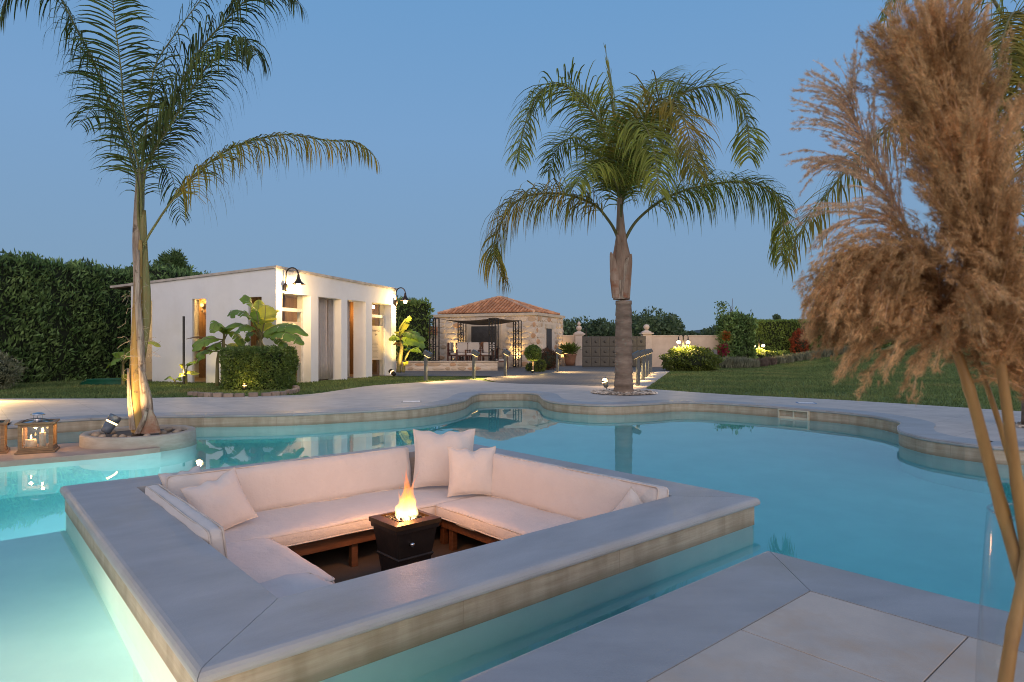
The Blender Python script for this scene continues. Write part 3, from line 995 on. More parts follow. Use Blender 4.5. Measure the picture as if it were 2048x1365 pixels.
# fire column
fc = thing('fire_column', 'dark tapered bronze fire column burning between the benches', 'fire pit', (-.888, 5.33, -.8), R(42.2))
def sqring(mb, h0, z0, h1, z1):
    vs = [(sx * h0, sy * h0, z0) for sx, sy in ((-1, -1), (1, -1), (1, 1), (-1, 1))] + [(sx * h1, sy * h1, z1) for sx, sy in ((-1, -1), (1, -1), (1, 1), (-1, 1))]
    return mb.add(vs, [(3, 2, 1, 0), (4, 5, 6, 7)] + [(i, (i + 1) % 4, 4 + (i + 1) % 4, 4 + i) for i in range(4)])
b_ = MB()
sqring(b_, .125, 0.03, .19, .50)
b_.build('body', M_BRONZE, fc, bevel=.004)
b_ = MB()
sqring(b_, .15, 0, .15, .03)
b_.build('foot', M_BRONZE, fc, bevel=.004)
b_ = MB()
sqring(b_, .163, .262, .169, .278)
sqring(b_, .172, .279, .165, .292)
b_.build('moulding', M_BRONZE, fc, bevel=.003)
b_ = MB()
sqring(b_, .203, .495, .205, .535)
b_.build('collar', M_BRONZE, fc, bevel=.004)
for k in range(4):
    Mr = Matrix.Rotation(R(90 * k), 4, 'Z')
    m2 = MB()
    for s in (-1, 1):
        m2.add([Mr @ Vector(p) for p in [(s * .128, -.132, .035), (s * .100, -.132, .035), (s * .150, -.186, .49), (s * .178, -.1875, .49),
                                         (s * .128, -.120, .035), (s * .100, -.120, .035), (s * .150, -.176, .49), (s * .178, -.1775, .49)]],
               [(0, 1, 2, 3), (4, 7, 6, 5), (0, 3, 7, 4), (1, 5, 6, 2), (2, 6, 7, 3), (0, 4, 5, 1)])
    m2.build('corner_trim', M_BRONZE, fc)
rim = MB()
for k in range(4):
    Mr = Matrix.Rotation(R(90 * k), 4, 'Z')
    rim.add([Mr @ Vector(p) for p in [(-.215, -.215, .535), (.215, -.215, .535), (.150, -.150, .575), (-.150, -.150, .575), (-.215, -.215, .572), (.215, -.215, .572), (.15, -.15, .584), (-.15, -.15, .584),
                                      (.15, -.15, .55), (-.15, -.15, .55)]],
            [(0, 1, 5, 4), (4, 5, 6, 7), (7, 6, 8, 9)])
rim.build('rim', mat('bronze_rim', (.11, .06, .03), .4, (.07, .04, .02), 8, metal=.6), fc)
MB().box(-.15, .15, -.15, .15, .535, .552).build('burner_tray', M_COAL, fc)
kn = MB().tube([(-.06, -.17, .40), (-.06, -.215, .40)], .018, 10)
kn.build('knob', M_STEEL, fc, True)
co = MB()
for k in range(170):
    x, y = random.uniform(-.135, .135), random.uniform(-.135, .135)
    s = random.uniform(.007, .014)
    Mk = Matrix.Translation((x, y, .558 + random.uniform(0, .016) + .02 * max(0, 1 - (x * x + y * y) / .012))) @ Matrix.Rotation(random.uniform(0, 6), 4, Vector((random.random(), random.random(), 1)).normalized())
    co.box(-s, s, -s * .8, s * .8, -s * .6, s * .6, Mk)
tag(co.build('lava_rock', M_COAL, fc), kind='stuff')
def flame_material():
    m = bpy.data.materials.new('flame')
    m.use_nodes = True
    nt = m.node_tree
    L = nt.links
    nt.nodes.remove(nt.nodes['Principled BSDF'])
    t = nd(nt, 'ShaderNodeTexCoord')
    sx = nd(nt, 'ShaderNodeSeparateXYZ')
    L.new(t.outputs['Object'], sx.inputs[0])
    mrp = nd(nt, 'ShaderNodeMapRange')
    mrp.inputs['From Min'].default_value = .56
    mrp.inputs['From Max'].default_value = .96
    L.new(sx.outputs[2], mrp.inputs['Value'])
    nz = nd(nt, 'ShaderNodeTexNoise', Scale=9.0, Detail=3.0)
    mpp = nd(nt, 'ShaderNodeMapping')
    mpp.inputs['Scale'].default_value = (1, 1, .4)
    L.new(t.outputs['Object'], mpp.inputs[0])
    L.new(mpp.outputs[0], nz.inputs['Vector'])
    c = ramp_node(nt, [(0, (1, .74, .36)), (.22, (1, .62, .17)), (.45, (1, .36, .07)), (.8, (1, .22, .05)), (1, (.9, .18, .05))], 'LINEAR')
    L.new(mrp.outputs[0], c.inputs[0])
    e = nd(nt, 'ShaderNodeEmission')
    L.new(c.outputs[0], e.inputs[0])
    st_ = ramp_node(nt, [(0, (1, 1, 1)), (.25, (.62, .62, .62)), (.5, (.34, .34, .34)), (1, (.24, .24, .24))], 'LINEAR')
    L.new(mrp.outputs[0], st_.inputs[0])
    mu = nd(nt, 'ShaderNodeMath', operation='MULTIPLY')
    L.new(st_.outputs[0], mu.inputs[0])
    mu.inputs[1].default_value = 6.5
    L.new(mu.outputs[0], e.inputs[1])
    tr = nd(nt, 'ShaderNodeBsdfTransparent')
    lw = nd(nt, 'ShaderNodeLayerWeight', Blend=.5)
    inv = nd(nt, 'ShaderNodeMath', operation='SUBTRACT')
    inv.inputs[0].default_value = 1.0
    L.new(lw.outputs['Facing'], inv.inputs[1])
    pw = nd(nt, 'ShaderNodeMath', operation='POWER')
    L.new(inv.outputs[0], pw.inputs[0])
    pw.inputs[1].default_value = 2.0
    fade = ramp_node(nt, [(0, (.55, .55, .55)), (.4, (.5, .5, .5)), (.8, (.45, .45, .45)), (1, (.15, .15, .15))], 'LINEAR')
    L.new(mrp.outputs[0], fade.inputs[0])
    m1 = nd(nt, 'ShaderNodeMath', operation='MULTIPLY')
    L.new(pw.outputs[0], m1.inputs[0])
    L.new(fade.outputs[0], m1.inputs[1])
    r2 = ramp_node(nt, [(.34, (.25, .25, .25)), (.6, (1, 1, 1))], 'LINEAR')
    L.new(nz.outputs[0], r2.inputs[0])
    m3 = nd(nt, 'ShaderNodeMath', operation='MULTIPLY')
    L.new(m1.outputs[0], m3.inputs[0])
    L.new(r2.outputs[0], m3.inputs[1])
    ms = nd(nt, 'ShaderNodeMixShader')
    L.new(m3.outputs[0], ms.inputs[0])
    L.new(tr.outputs[0], ms.inputs[1])
    L.new(e.outputs[0], ms.inputs[2])
    L.new(ms.outputs[0], nt.nodes['Material Output'].inputs[0])
    return m
M_FLAME = flame_material()
def flame(x, y, h, w, lean, seed):
    h *= 1.25
    w *= 1.15
    pr = []
    for k in range(13):
        t = k / 12
        r = w * (math.sin(math.pi * min(1, t * 1.0 + .18)) ** .8) * (1 - t) ** .55 + .001
        ox = lean[0] * t ** 1.5 + .022 * t * math.sin(t * 7 + seed)
        oy = lean[1] * t ** 1.5 + .022 * t * math.cos(t * 6 + seed * 1.7)
        pr.append((Vector((x + ox, y + oy, .555 + h * t)), r))
    MB().tube([p for p, _ in pr], [r for _, r in pr], 12).build('flame', M_FLAME, fc, True)
# local x axis of the column points away to the right
rfl = random.Random(21)
tongues = [(.0, .0, .40, .036, (.050, .0), 5), (.03, -.02, .33, .028, (.05, -.05), 6), (.02, .05, .30, .026, (.01, .03), 10), (-.03, .0, .27, .034, (.03, .0), 14), (.05, .02, .25, .03, (.02, .03), 15)]
for k in range(26):
    q_, d_ = rfl.uniform(0, 6.283), .092 * math.sqrt(rfl.random())
    x_, y_ = d_ * math.cos(q_), d_ * math.sin(q_)
    tongues.append((x_, y_, rfl.uniform(.10, .24) * (1.15 - d_ * 5), rfl.uniform(.020, .036), (rfl.uniform(-.02, .04) - x_ * .2, rfl.uniform(-.03, .03) - y_ * .2), 20 + k))
for a in tongues:
    flame(*a)
light('fire_light', 'POINT', (0, 0, .82), 32, (1, .42, .16), .10, parent=fc)
light('fire_glow', 'POINT', (0, 0, .66), 9.0, (1, .56, .16), .06, parent=fc)

# ------------------------------------------------------------------ planter, ledge, lanterns
PL = Vector((-5.19, 8.96, 0))
led_f = [Vector((-4.62, 8.45, 0)), Vector((-4.93, 8.10, 0)), Vector((-5.90, 7.40, 0)), Vector((-6.9, 6.62, 0)), Vector((-8.2, 5.4, 0)), Vector((-10.0, 3.4, 0)), Vector((-12.1, 2.4, 0))]
led_b = [Vector((-12.3, 3.3, 0)), Vector((-10.6, 4.3, 0)), Vector((-9.0, 6.3, 0)), Vector((-7.7, 7.65, 0)), Vector((-6.62, 8.43, 0)), Vector((-5.75, 9.0, 0))]
lf, lb = catmull(led_f, 4), catmull(led_b, 4)
ledge = thing('stone_ledge', 'curved pinkish stone ledge just above the water carrying the lanterns', 'ledge')
MB().prism([(p.x, p.y) for p in (lf + lb)][::-1], WATER_Z - .02, -.145).build('top', M_LEDGE, ledge, bevel=.008)
lo = offset_loop(lf + lb, -.02)
MB().prism([(p.x, p.y) for p in (lf + lb)][::-1], FLOOR_Z, WATER_Z - .021).build('base', M_PLASTER, ledge)
pl = thing('planter', 'round pale concrete planter ring standing in the pool', 'planter', PL)
MB().lathe([(.60, -.2), (.60, -.03), (.61, 0), (.69, 0), (.70, -.012), (.705, -.14), (.72, WATER_Z - .02)], 56).build('rim_wall', M_PLANTER, pl, True)
MB().lathe([(.72, FLOOR_Z), (.72, WATER_Z - .021)], 56).build('base', M_PLASTER, pl, True)
MB().lathe([(.60, -.09), (.598, -.05)], 40).build('soil', mat('planter_soil', (.12, .09, .07), .9, bump=.6, bscale=14), pl)
def rock(c, s, name='rock', parent=None, sq_=.7, m=M_ROCK):
    mb = MB()
    n1, n2 = 7, 10
    sd = random.random() * 50
    prof = []
    for i in range(n1 + 1):
        a = math.pi * i / n1
        for j in range(n2):
            b = 2 * math.pi * j / n2
            d = Vector((math.sin(a) * math.cos(b), math.sin(a) * math.sin(b), math.cos(a) * sq_))
            prof.append(Vector(c) + d * s * (1 + .35 * noise.noise(d * 1.6 + Vector((sd, 0, 0)))))
    fs = []
    for i in range(n1):
        for j in range(n2):
            j2 = (j + 1) % n2
            fs.append((i * n2 + j, (i + 1) * n2 + j, (i + 1) * n2 + j2, i * n2 + j2))
    mb.add(prof, fs)
    return mb.build(name, m, parent, True)
for k, (x, y, s, lb_) in enumerate([(-.42, -.28, .085, 'largest pale rock'), (-.28, -.38, .06, 'pale rock'), (-.02, -.36, .06, 'pale rock'), (.34, -.02, .07, 'pale rock'), (.44, .14, .06, 'pale rock'), (.22, .34, .07, 'pale rock'),
                                     (-.12, .40, .06, 'pale rock'), (-.46, .10, .07, 'pale rock'), (.26, -.28, .055, 'pale rock'), (.50, -.12, .05, 'pale rock'), (-.16, -.30, .05, 'pale rock'), (.1, -.42, .045, 'pale rock'), (.38, .32, .055, 'pale rock')]):
    s *= .8
    t = rock((0, 0, s * .5), s)
    t.location = (PL.x + x, PL.y + y, -.055)
    tag(t, {0: 'largest pale rock, beside the spotlight in the round planter', 1: 'pale rock at the foot of the planter spotlight', 2: 'pale rock before the palm foot in the round planter'}.get(k, 'small pale rock lying on the soil of the round planter'), 'rock', 'rocks in the round planter')

def lantern(label, loc, rz, candles=True):
    t = thing('lantern', label, 'lantern', loc, rz, 'wooden candle lanterns on the ledge')
    w, h = .155, .36
    MB().box(-.205, .205, -.205, .205, 0, .025).box(-.185, .185, -.185, .185, .025, .045).build('base', M_TEAK, t, bevel=.004)
    for sx in (-1, 1):
        for sy in (-1, 1):
            MB().box(sx * w - .022, sx * w + .022, sy * w - .022, sy * w + .022, .045, h).build('post', M_TEAK, t, bevel=.003)
    for k in range(4):
        Mr = Matrix.Rotation(R(90 * k), 4, 'Z')
        MB().box(-w + .022, w - .022, -w - .016, -w + .016, .045, .075, Mr).build('crossbar', M_TEAK, t)
        MB().box(-w + .022, w - .022, -w - .016, -w + .016, h - .035, h, Mr).build('crossbar', M_TEAK, t)
        MB().box(-w + .022, w - .022, -w - .002, -w + .002, .075, h - .035, Mr).build('pane', M_GLASS, t)
    roof = MB()
    for a, b, z0, z1 in ((.205, .205, h, h + .022),):
        roof.box(-a, a, -a, -.16, z0, z1).box(-a, a, .16, a, z0, z1).box(-a, -.16, -.16, .16, z0, z1).box(.16, a, -.16, .16, z0, z1)
    roof.build('roof_frame', M_TEAK, t, bevel=.003)
    MB().add([(-.165, -.165, h + .012), (.165, -.165, h + .012), (.165, .165, h + .012), (-.165, .165, h + .012), (-.05, -.05, h + .035), (.05, -.05, h + .035), (.05, .05, h + .035), (-.05, .05, h + .035)],
             [(0, 1, 5, 4), (1, 2, 6, 5), (2, 3, 7, 6), (3, 0, 4, 7), (4, 5, 6, 7)]).build('metal_roof', M_STEEL, t)
    MB().lathe([(.055, h + .03), (.05, h + .055), (.045, h + .058)], 18).build('chimney', M_STEEL, t, True)
    for a in (0, 90, 180, 270):
        MB().tube([(.045 * math.cos(R(a)), .045 * math.sin(R(a)), h + .055), (.05 * math.cos(R(a)), .05 * math.sin(R(a)), h + .105)], .004, 6).build('cap_stay', M_STEEL, t)
    MB().lathe([(.078, h + .10), (.075, h + .112), (.04, h + .128), (.005, h + .132)], 20).build('cap', M_STEEL, t, True)
    pts = [(.14 * math.cos(q), 0, h + .02 + .05 * math.sin(q)) for q in np.linspace(0, math.pi, 14)]
    MB().tube([(p[0], -.12 + .0 * p[0], p[2] * 1.0) for p in pts], .004, 6).build('handle', M_IRON, t)
    return t
def candle(label, loc, r, h):
    t = thing('candle', label, 'candle', loc, 0, 'candles burning in the lanterns')
    MB().lathe([(r, 0), (r, h - .006), (r * .93, h), (r * .5, h - .006), (.003, h - .008)], 18).build('wax', M_WAX, t, True)
    MB().tube([(0, 0, h - .008), (0.001, 0, h + .012)], .0015, 5).build('wick', M_IRON, t)
    MB().tube([(0, 0, h + .006), (0, 0, h + .014), (0, 0, h + .028), (0, 0, h + .045), (.002, 0, h + .062)], [.004, .009, .0105, .006, .001], 10).build('flame', M_CANDLE, t, True)
    light('candle_light', 'POINT', (0, 0, h + .11), 3.2, (1, .50, .18), .02, parent=t)
    return t
LZ = -.145
L1 = P(76, 903, LZ) + Vector((0, .0, 0))
L0 = P(-24, 906, LZ)
lantern('wooden lantern with three burning candles, the whole one beside the planter', L1, R(28))
lantern('wooden lantern cut off by the edge of the picture', L0, R(34))
for dx, dy, r, h, lb_ in ((-.065, -.03, .062, .11, 'wide short candle in the whole lantern'), (.05, .02, .032, .19, 'tall candle in the middle of the whole lantern'), (.095, -.06, .026, .20, 'slim tall candle nearest the corner post of the whole lantern')):
    candle(lb_, L1 + Vector((dx, dy, .045)), r, h)
candle('candle in the lantern at the picture edge', L0 + Vector((.05, -.03, .045)), .035, .15)

def spot_fixture(label, loc, rz, tilt, scale=1.0, m=M_SPOT, group='garden spotlights', lit=True):
    t = thing('garden_spotlight', label, 'spotlight', loc, rz, group)
    Mx = Matrix.Translation((0, 0, .06 * scale)) @ Matrix.Rotation(R(tilt), 4, 'Y')
    s = scale
    MB().tube([(0, 0, -.03), (0, 0, .07 * s)], .012 * s, 8).build('stake', m, t)
    MB().lathe([(.045 * s, 0), (.06 * s, .02 * s), (.066 * s, .13 * s)], 18, M=Mx).build('housing', m, t, True)
    MB().lathe([(.067 * s, .131 * s), (.068 * s, .15 * s)], 18, M=Mx).build('seam_ring', M_HALO if lit else m, t)
    MB().lathe([(.072 * s, .151 * s), (.072 * s, .23 * s), (.05 * s, .235 * s)], 18, M=Mx).build('hood', m, t, True)
    return t

# ------------------------------------------------------------------ palms
def leaflets(path, Lmax, n, width, droop, spread, seed, up=Vector((0, 0, 1)), lift=.35, start=.12, prof=None, gap=0.0):
    r = random.Random(seed)
    V, Fc = [], []
    m = len(path)
    cum = [0]
    for a, b in zip(path[:-1], path[1:]):
        cum.append(cum[-1] + (b - a).length)
    tot = cum[-1]
    segs = 5
    for i in range(n):
        t = start + (1 - start) * (i + r.random() * .8) / n
        d = t * tot
        k = max(j for j in range(m - 1) if cum[j] <= d)
        f = (d - cum[k]) / max(1e-6, cum[k + 1] - cum[k])
        p = path[k].lerp(path[k + 1], f)
        T = (path[k + 1] - path[k]).normalized()
        S = T.cross(up)
        if S.length < .15:
            S = T.cross(Vector((0, 1, 0)))
        S.normalize()
        N = S.cross(T).normalized()
        lp = (math.sin(math.pi * (.10 + .84 * t)) ** .65)
        for s in (-1, 1):
            if r.random() < gap:
                continue
            L = Lmax * lp * r.uniform(.8, 1.12)
            dr = (S * s * spread + T * r.uniform(.45, .9) + N * r.uniform(-lift, lift * 1.4)).normalized()
            w = width * r.uniform(.75, 1.15)
            B = dr.cross(N + Vector((r.uniform(-.4, .4), r.uniform(-.4, .4), r.uniform(-.4, .4)))).normalized()
            q = p.copy()
            base = len(V)
            dg = droop * r.uniform(.7, 1.35)
            kink = r.random() < .22
            for g in range(segs + 1):
                u = g / segs
                ww = w * (.45 + 1.1 * u if u < .35 else .84 * (1 - ((u - .35) / .65) ** 2.2) + .05)
                V.append(q + B * ww * .5)
                V.append(q - B * ww * .5)
                q = q + dr * (L / segs)
                dr = (dr + Vector((0, 0, -1)) * dg * (.25 + u * (1.2 if kink else .8))).normalized()
            for g in range(segs):
                a = base + 2 * g
                Fc.append((a, a + 1, a + 3, a + 2))
    return np.array([tuple(v) for v in V], dtype=np.float32), np.array(Fc, dtype=np.int32)
def frond(parent, pts, Lmax, n, width, r0, droop=.45, spread=1.0, seed=1, m=M_PALMLEAF, start=.15, lift=.35, org=Vector((0, 0, 0)), gap=0.0, label=None):
    path = [p - org for p in catmull(pts, 6)]
    V, Fc = leaflets(path, Lmax, n, width, droop, spread, seed, lift=lift, start=start, gap=gap)
    f = np_mesh('frond', V, Fc, m, parent)
    k = len(path)
    st2 = MB().tube(path, [r0 * (1 - .82 * i / (k - 1)) for i in range(k)], 7).build('stalk', M_RACHIS, f, True)
    if label: f['label'] = label
    return f
def pts_at(px, y0, dys):
    return [D(a, b, y0 + d) for (a, b), d in zip(px, dys)]
def lin(a, b, n, power=1.0):
    return [a + (b - a) * (i / (n - 1)) ** power for i in range(n)]

# palm in the round planter
Y1 = PL.y - .02
palm1 = thing('palm_tree', 'slender young palm with a split sheath growing in the round planter', 'palm tree', (PL.x, PL.y, -.06))
o1 = Vector(palm1.location)
tp = [(280, 868), (277, 800), (274, 735), (276, 650), (278, 560), (276, 480), (279, 400), (281, 340)]
tr_ = [14, 12, 11, 11, 10, 10, 9, 7]
path = catmull([D(a, b, Y1) for a, b in tp], 4)
rr = np.interp(np.linspace(0, 1, len(path)), np.linspace(0, 1, len(tr_)), tr_) * Y1 / F
MB().tube([p - o1 for p in path], list(rr), 12).build('trunk', M_BOOTPALE, palm1, True)
def blade(name, px, y, widths, m, parent, org, curl=.5, dy=0.0, label=None):
    """a stiff curved sheath piece along px, widths in photo pixels"""
    c = catmull([D(a, b, y + dy) for a, b in px], 4)
    ws = np.interp(np.linspace(0, 1, len(c)), np.linspace(0, 1, len(widths)), widths) * y / F
    vs, fs = [], []
    nn = 7
    for p, w in zip(c, ws):
        for back_ in (0, 1):
            for j in range(nn):
                q = -1 + 2 * j / (nn - 1)
                vs.append(p - org + Vector((q * w * .5, (q * q) * w * curl + (.010 if back_ else 0), 0)))
    for i in range(len(c) - 1):
        for j in range(nn - 1):
            a = i * 2 * nn + j
            b = a + 2 * nn
            fs.append((a, a + 1, b + 1, b))
            fs.append((a + nn, b + nn, b + nn + 1, a + nn + 1))
        for j in (0, nn - 1):
            a = i * 2 * nn + j
            fs.append((a, a + 2 * nn, a + 3 * nn, a + nn))
    for i in (0, len(c) - 1):
        for j in range(nn - 1):
            a = i * 2 * nn + j
            fs.append((a, a + 1, a + nn + 1, a + nn))
    o = MB().add(vs, fs).build(name, m, parent, True)
    if label: o['label'] = label
    return o
blade('sheath', [(270, 866), (265, 800), (266, 730), (268, 650), (273, 560), (279, 480)], Y1, [36, 33, 28, 22, 15, 6], M_SHEATHYEL, palm1, o1, .45, -.16, 'ochre lower sheath wrapped round the trunk')
blade('sheath', [(294, 862), (288, 800), (281, 745), (278, 735)], Y1, [22, 24, 12, 6], M_BOOTPALE, palm1, o1, .3, -.20, 'pale split sheath standing off the trunk')
blade('sheath', [(263, 860), (257, 800), (255, 737)], Y1, [12, 9, 3], M_BOOTPALE, palm1, o1, .3, -.19)
blade('sheath', [(290, 868), (295, 840), (297, 818)], Y1, [46, 26, 5], M_BOOT, palm1, o1, .35, -.26, 'dark broken leaf base at the foot')
blade('sheath', [(272, 868), (284, 842), (294, 816)], Y1, [10, 10, 4], M_BOOTPALE, palm1, o1, .3, -.30)
blade('sheath', [(287, 720), (286, 640), (285, 580), (283, 500), (284, 420)], Y1, [3, 20, 20, 15, 9], M_SHEATH, palm1, o1, .5, -.10, 'green stalk base against the trunk')
blade('sheath', [(281, 745), (276, 660), (272, 590), (274, 500)], Y1, [14, 14, 11, 6], M_BOOTPALE, palm1, o1, .4, -.20)
fb = MB()
rf = random.Random(5)
for k in range(46):
    y0 = rf.uniform(560, 760)
    x0 = rf.choice((258, 292)) + rf.uniform(-8, 10)
    p = D(x0, y0, Y1 - .16) - o1
    pts = [p]
    d = Vector((rf.uniform(-1, 1), rf.uniform(-.6, .2), rf.uniform(-.6, .8)))
    for s in range(6):
        d = (d + Vector((rf.uniform(-.7, .7), rf.uniform(-.3, .3), rf.uniform(-.7, .5)))).normalized()
        p = p + d * rf.uniform(.015, .05)
        pts.append(p)
    fb.tube(pts, .0022, 4, False)
tag(fb.build('fibre', M_FIBRE, palm1), kind='stuff')
P1 = [
    ([(279, 500), (276, 420), (268, 335), (198, 150), (150, 52), (112, -15), (68, -42), (22, -22), (2, 34)], lin(0, -.6, 9), .95, 110, .026, .020, 1.7, .55, .15),
    ([(281, 480), (280, 350), (249, 225), (243, 150), (228, 30), (221, -60)], lin(.0, -1.3, 6), .72, 80, .026, .018, .55, 1.2, .3),
    ([(282, 480), (284, 345), (301, 180), (313, 126), (345, 76), (398, 4), (450, -60)], lin(0, .9, 7), .70, 66, .024, .018, .9, .9, .3),
    ([(283, 480), (290, 345), (327, 259), (381, 130), (446, 46), (500, -4), (560, -22), (600, 10)], lin(0, -.5, 8), .95, 105, .026, .020, 1.8, .5, .15),
    ([(284, 480), (291, 341), (345, 244), (402, 150), (440, 110), (490, 80), (512, 110)], lin(0, -1.2, 7), .95, 95, .026, .019, 2.0, .5, .15),
    ([(279, 480), (272, 340), (240, 245), (200, 205), (160, 250)], lin(0, 1.4, 5), .70, 50, .024, .013, 1.0, .9, .3),
    ([(282, 480), (288, 340), (330, 330), (352, 380), (362, 440)], lin(0, 1.0, 5), .50, 34, .020, .010, 1.0, .8, .2),
]
for k, (px, dy, L_, n_, w_, r_, dr_, sp_, lf_) in enumerate(P1):
    frond(palm1, pts_at(px, Y1, dy), L_, n_, w_, r_, dr_, sp_, 100 + k, M_PALMDARK, org=o1, start=.26, gap=.06, lift=lf_)
frond(palm1, pts_at([(288, 700), (286, 590), (285, 503), (316, 442), (358, 385), (404, 337), (472, 293), (564, 270), (655, 281), (718, 287), (752, 318)], Y1, lin(0, -.5, 11)), .86, 105, .026, .020, 2.6, .35, 120, M_PALMDRY, .40, .05, o1, .05, 'lowest frond, yellowing and hanging')
spot_fixture('grey blue spotlight leaning among the rocks of the round planter', (PL.x - .30, PL.y - .30, -.05), R(40), 32, 1.1)
light('trunk_spot', 'SPOT', (PL.x - .10, PL.y - .50, .04), 170, (1, .60, .22), .03, aim=(PL.x + .02, PL.y - .10, .85), angle=66, blend=.9)

# palm by the far coping
Y2 = 16.0
palm2 = thing('palm_tree', 'tall palm with a grey ringed trunk in the pebble ring by the far coping', 'palm tree', (ring_c2.x, ring_c2.y, 0))
o2 = Vector(palm2.location)
prof = []
rk = random.Random(8)
zt = D(1243, 596, Y2).z
zz = -.05
path, rad = [], []
while zz < zt:
    t = zz / zt
    r = (.228 - .03 * t) * (1 + .12 * max(0, 1 - zz / .25))
    path += [Vector((0, 0, zz)), Vector((0, 0, zz + .012)), Vector((0, 0, zz + .10))]
    rad += [r * .955, r * 1.03, r * 1.0]
    zz += rk.uniform(.17, .34)
MB().tube(path, rad, 20).build('trunk', M_PALMTRUNK, palm2, True)
cr = [D(1243, 600, Y2), D(1243, 560, Y2), D(1243, 520, Y2), D(1242, 478, Y2), D(1240, 420, Y2), D(1240, 390, Y2)]
MB().tube([p - o2 for p in catmull(cr, 3)], list(np.interp(np.linspace(0, 1, 16), [0, .2, .45, .62, .8, 1], [.205, .235, .215, .125, .075, .055])), 14).build('crown_shaft', M_BOOT, palm2, True)
for k, (px, w, m_) in enumerate([([(1236, 596), (1232, 560), (1226, 520), (1222, 505)], [22, 22, 12, 3], M_BOOT), ([(1250, 596), (1253, 565), (1259, 525), (1262, 508)], [20, 20, 12, 3], M_BOOT),
                                 ([(1240, 598), (1244, 570), (1252, 535), (1256, 515)], [26, 26, 16, 4], M_BOOTPALE), ([(1246, 560), (1243, 520), (1240, 490), (1236, 470)], [24, 20, 12, 3], M_BOOT)]):
    blade('leaf_base', px, Y2, w, m_, palm2, o2, .22, -.245)
G = [
    ([(1240, 500), (1233, 470), (1216, 440), (1185, 408), (1119, 388), (1045, 396), (1003, 445), (988, 505), (1008, 565)], [0, 0, -.2, -.4, -.7, -.9, -1, -1, -1], 1.30, 190, 0.036, .045, 2.0, .55, M_PALMDRY),
    ([(1245, 500), (1253, 474), (1277, 438), (1326, 400), (1392, 375), (1480, 364), (1537, 382), (1566, 434), (1562, 512)], [0, 0, -.1, -.2, -.3, -.4, -.4, -.4, -.4], 1.30, 190, 0.036, .045, 1.8, .6, M_PALMLEAF),
    ([(1241, 480), (1238, 394), (1211, 271), (1167, 205), (1123, 170), (1079, 186), (1050, 249), (1036, 325)], [0, 0, -.2, -.4, -.6, -.8, -.9, -1], 1.32, 178, 0.041, .04, 0.68, 1.0, M_PALMLEAF),
    ([(1244, 480), (1246, 394), (1282, 280), (1339, 205), (1405, 174), (1457, 183), (1492, 236), (1498, 318)], [0, 0, .2, .3, .3, .2, .1, 0], 1.32, 178, 0.041, .04, 0.65, 1.0, M_PALMLEAF),
    ([(1243, 480), (1246, 394), (1276, 270), (1312, 205), (1350, 208), (1374, 258), (1390, 345)], [0, 0, -.6, -1.1, -1.6, -2.0, -2.2], 1.39, 170, 0.041, .04, 0.94, .95, M_PALMDRY),
    ([(1242, 480), (1238, 394), (1202, 320), (1158, 276), (1118, 292), (1096, 345)], [0, 0, .7, 1.3, 1.8, 2.1], 1.25, 139, 0.039, .036, 0.74, 1.0, M_PALMLEAF),
    ([(1243, 480), (1243, 394), (1256, 280), (1292, 185), (1335, 160), (1372, 180)], [0, 0, .6, 1.3, 2.0, 2.6], 1.25, 139, 0.039, .036, 0.68, 1.0, M_PALMLEAF),
    ([(1243, 480), (1242, 394), (1250, 285), (1274, 240), (1304, 285), (1318, 385)], [0, 0, -.9, -1.7, -2.5, -2.9], 1.25, 147, 0.041, .036, 1.01, .95, M_PALMLEAF),
    ([(1242, 480), (1240, 394), (1228, 290), (1190, 215), (1170, 190), (1150, 200)], [0, 0, .8, 1.6, 2.4, 2.9], 1.19, 139, 0.039, .034, 0.68, 1.0, M_PALMLEAF),
    ([(1243, 480), (1246, 400), (1290, 330), (1345, 300), (1392, 330), (1418, 385)], [0, 0, .9, 1.7, 2.3, 2.7], 1.12, 124, 0.039, .034, 0.81, 1.0, M_PALMLEAF),
    ([(1242, 480), (1240, 400), (1222, 350), (1180, 335), (1150, 375)], [0, 0, -1.0, -2.0, -2.6], 1.06, 108, 0.039, .032, 0.94, 1.0, M_PALMLEAF),
]
for k, (px, dy, L_, n_, w_, r_, dr_, sp_, m_) in enumerate(G):
    frond(palm2, pts_at(px, Y2, dy), L_, n_, w_, r_, dr_, sp_, 200 + k, m_, .20, .55, o2)
frond(palm2, pts_at([(1241, 420), (1233, 271), (1221, 170), (1210, 95)], Y2, [0, 0, 0, 0]), .42, 40, .02, .03, .02, .12, 230, M_PALMLEAF, .35, .1, o2, 0, 'upright unopened spear leaf')
spot_fixture('small lit spotlight hiding behind the foot of the pebble ring palm', (ring_c2.x - .25, ring_c2.y + 1.15, 0), R(180), 20, 1.1, M_BOLLARD)
sf = MB().lathe([(.075, 0), (.05, .05), (.01, .06)], 14, c=(ring_c2.x - .32, ring_c2.y + 1.05, .25)).build('lamp_lens', M_HALO)
sf_root = bpy.data.objects['garden_spotlight.001'] if 'garden_spotlight.001' in bpy.data.objects else None
if sf_root:
    sf.parent = sf_root
    sf.matrix_parent_inverse = (Matrix.Translation(sf_root.location) @ Matrix.Rotation(sf_root.rotation_euler.z, 4, 'Z')).inverted()

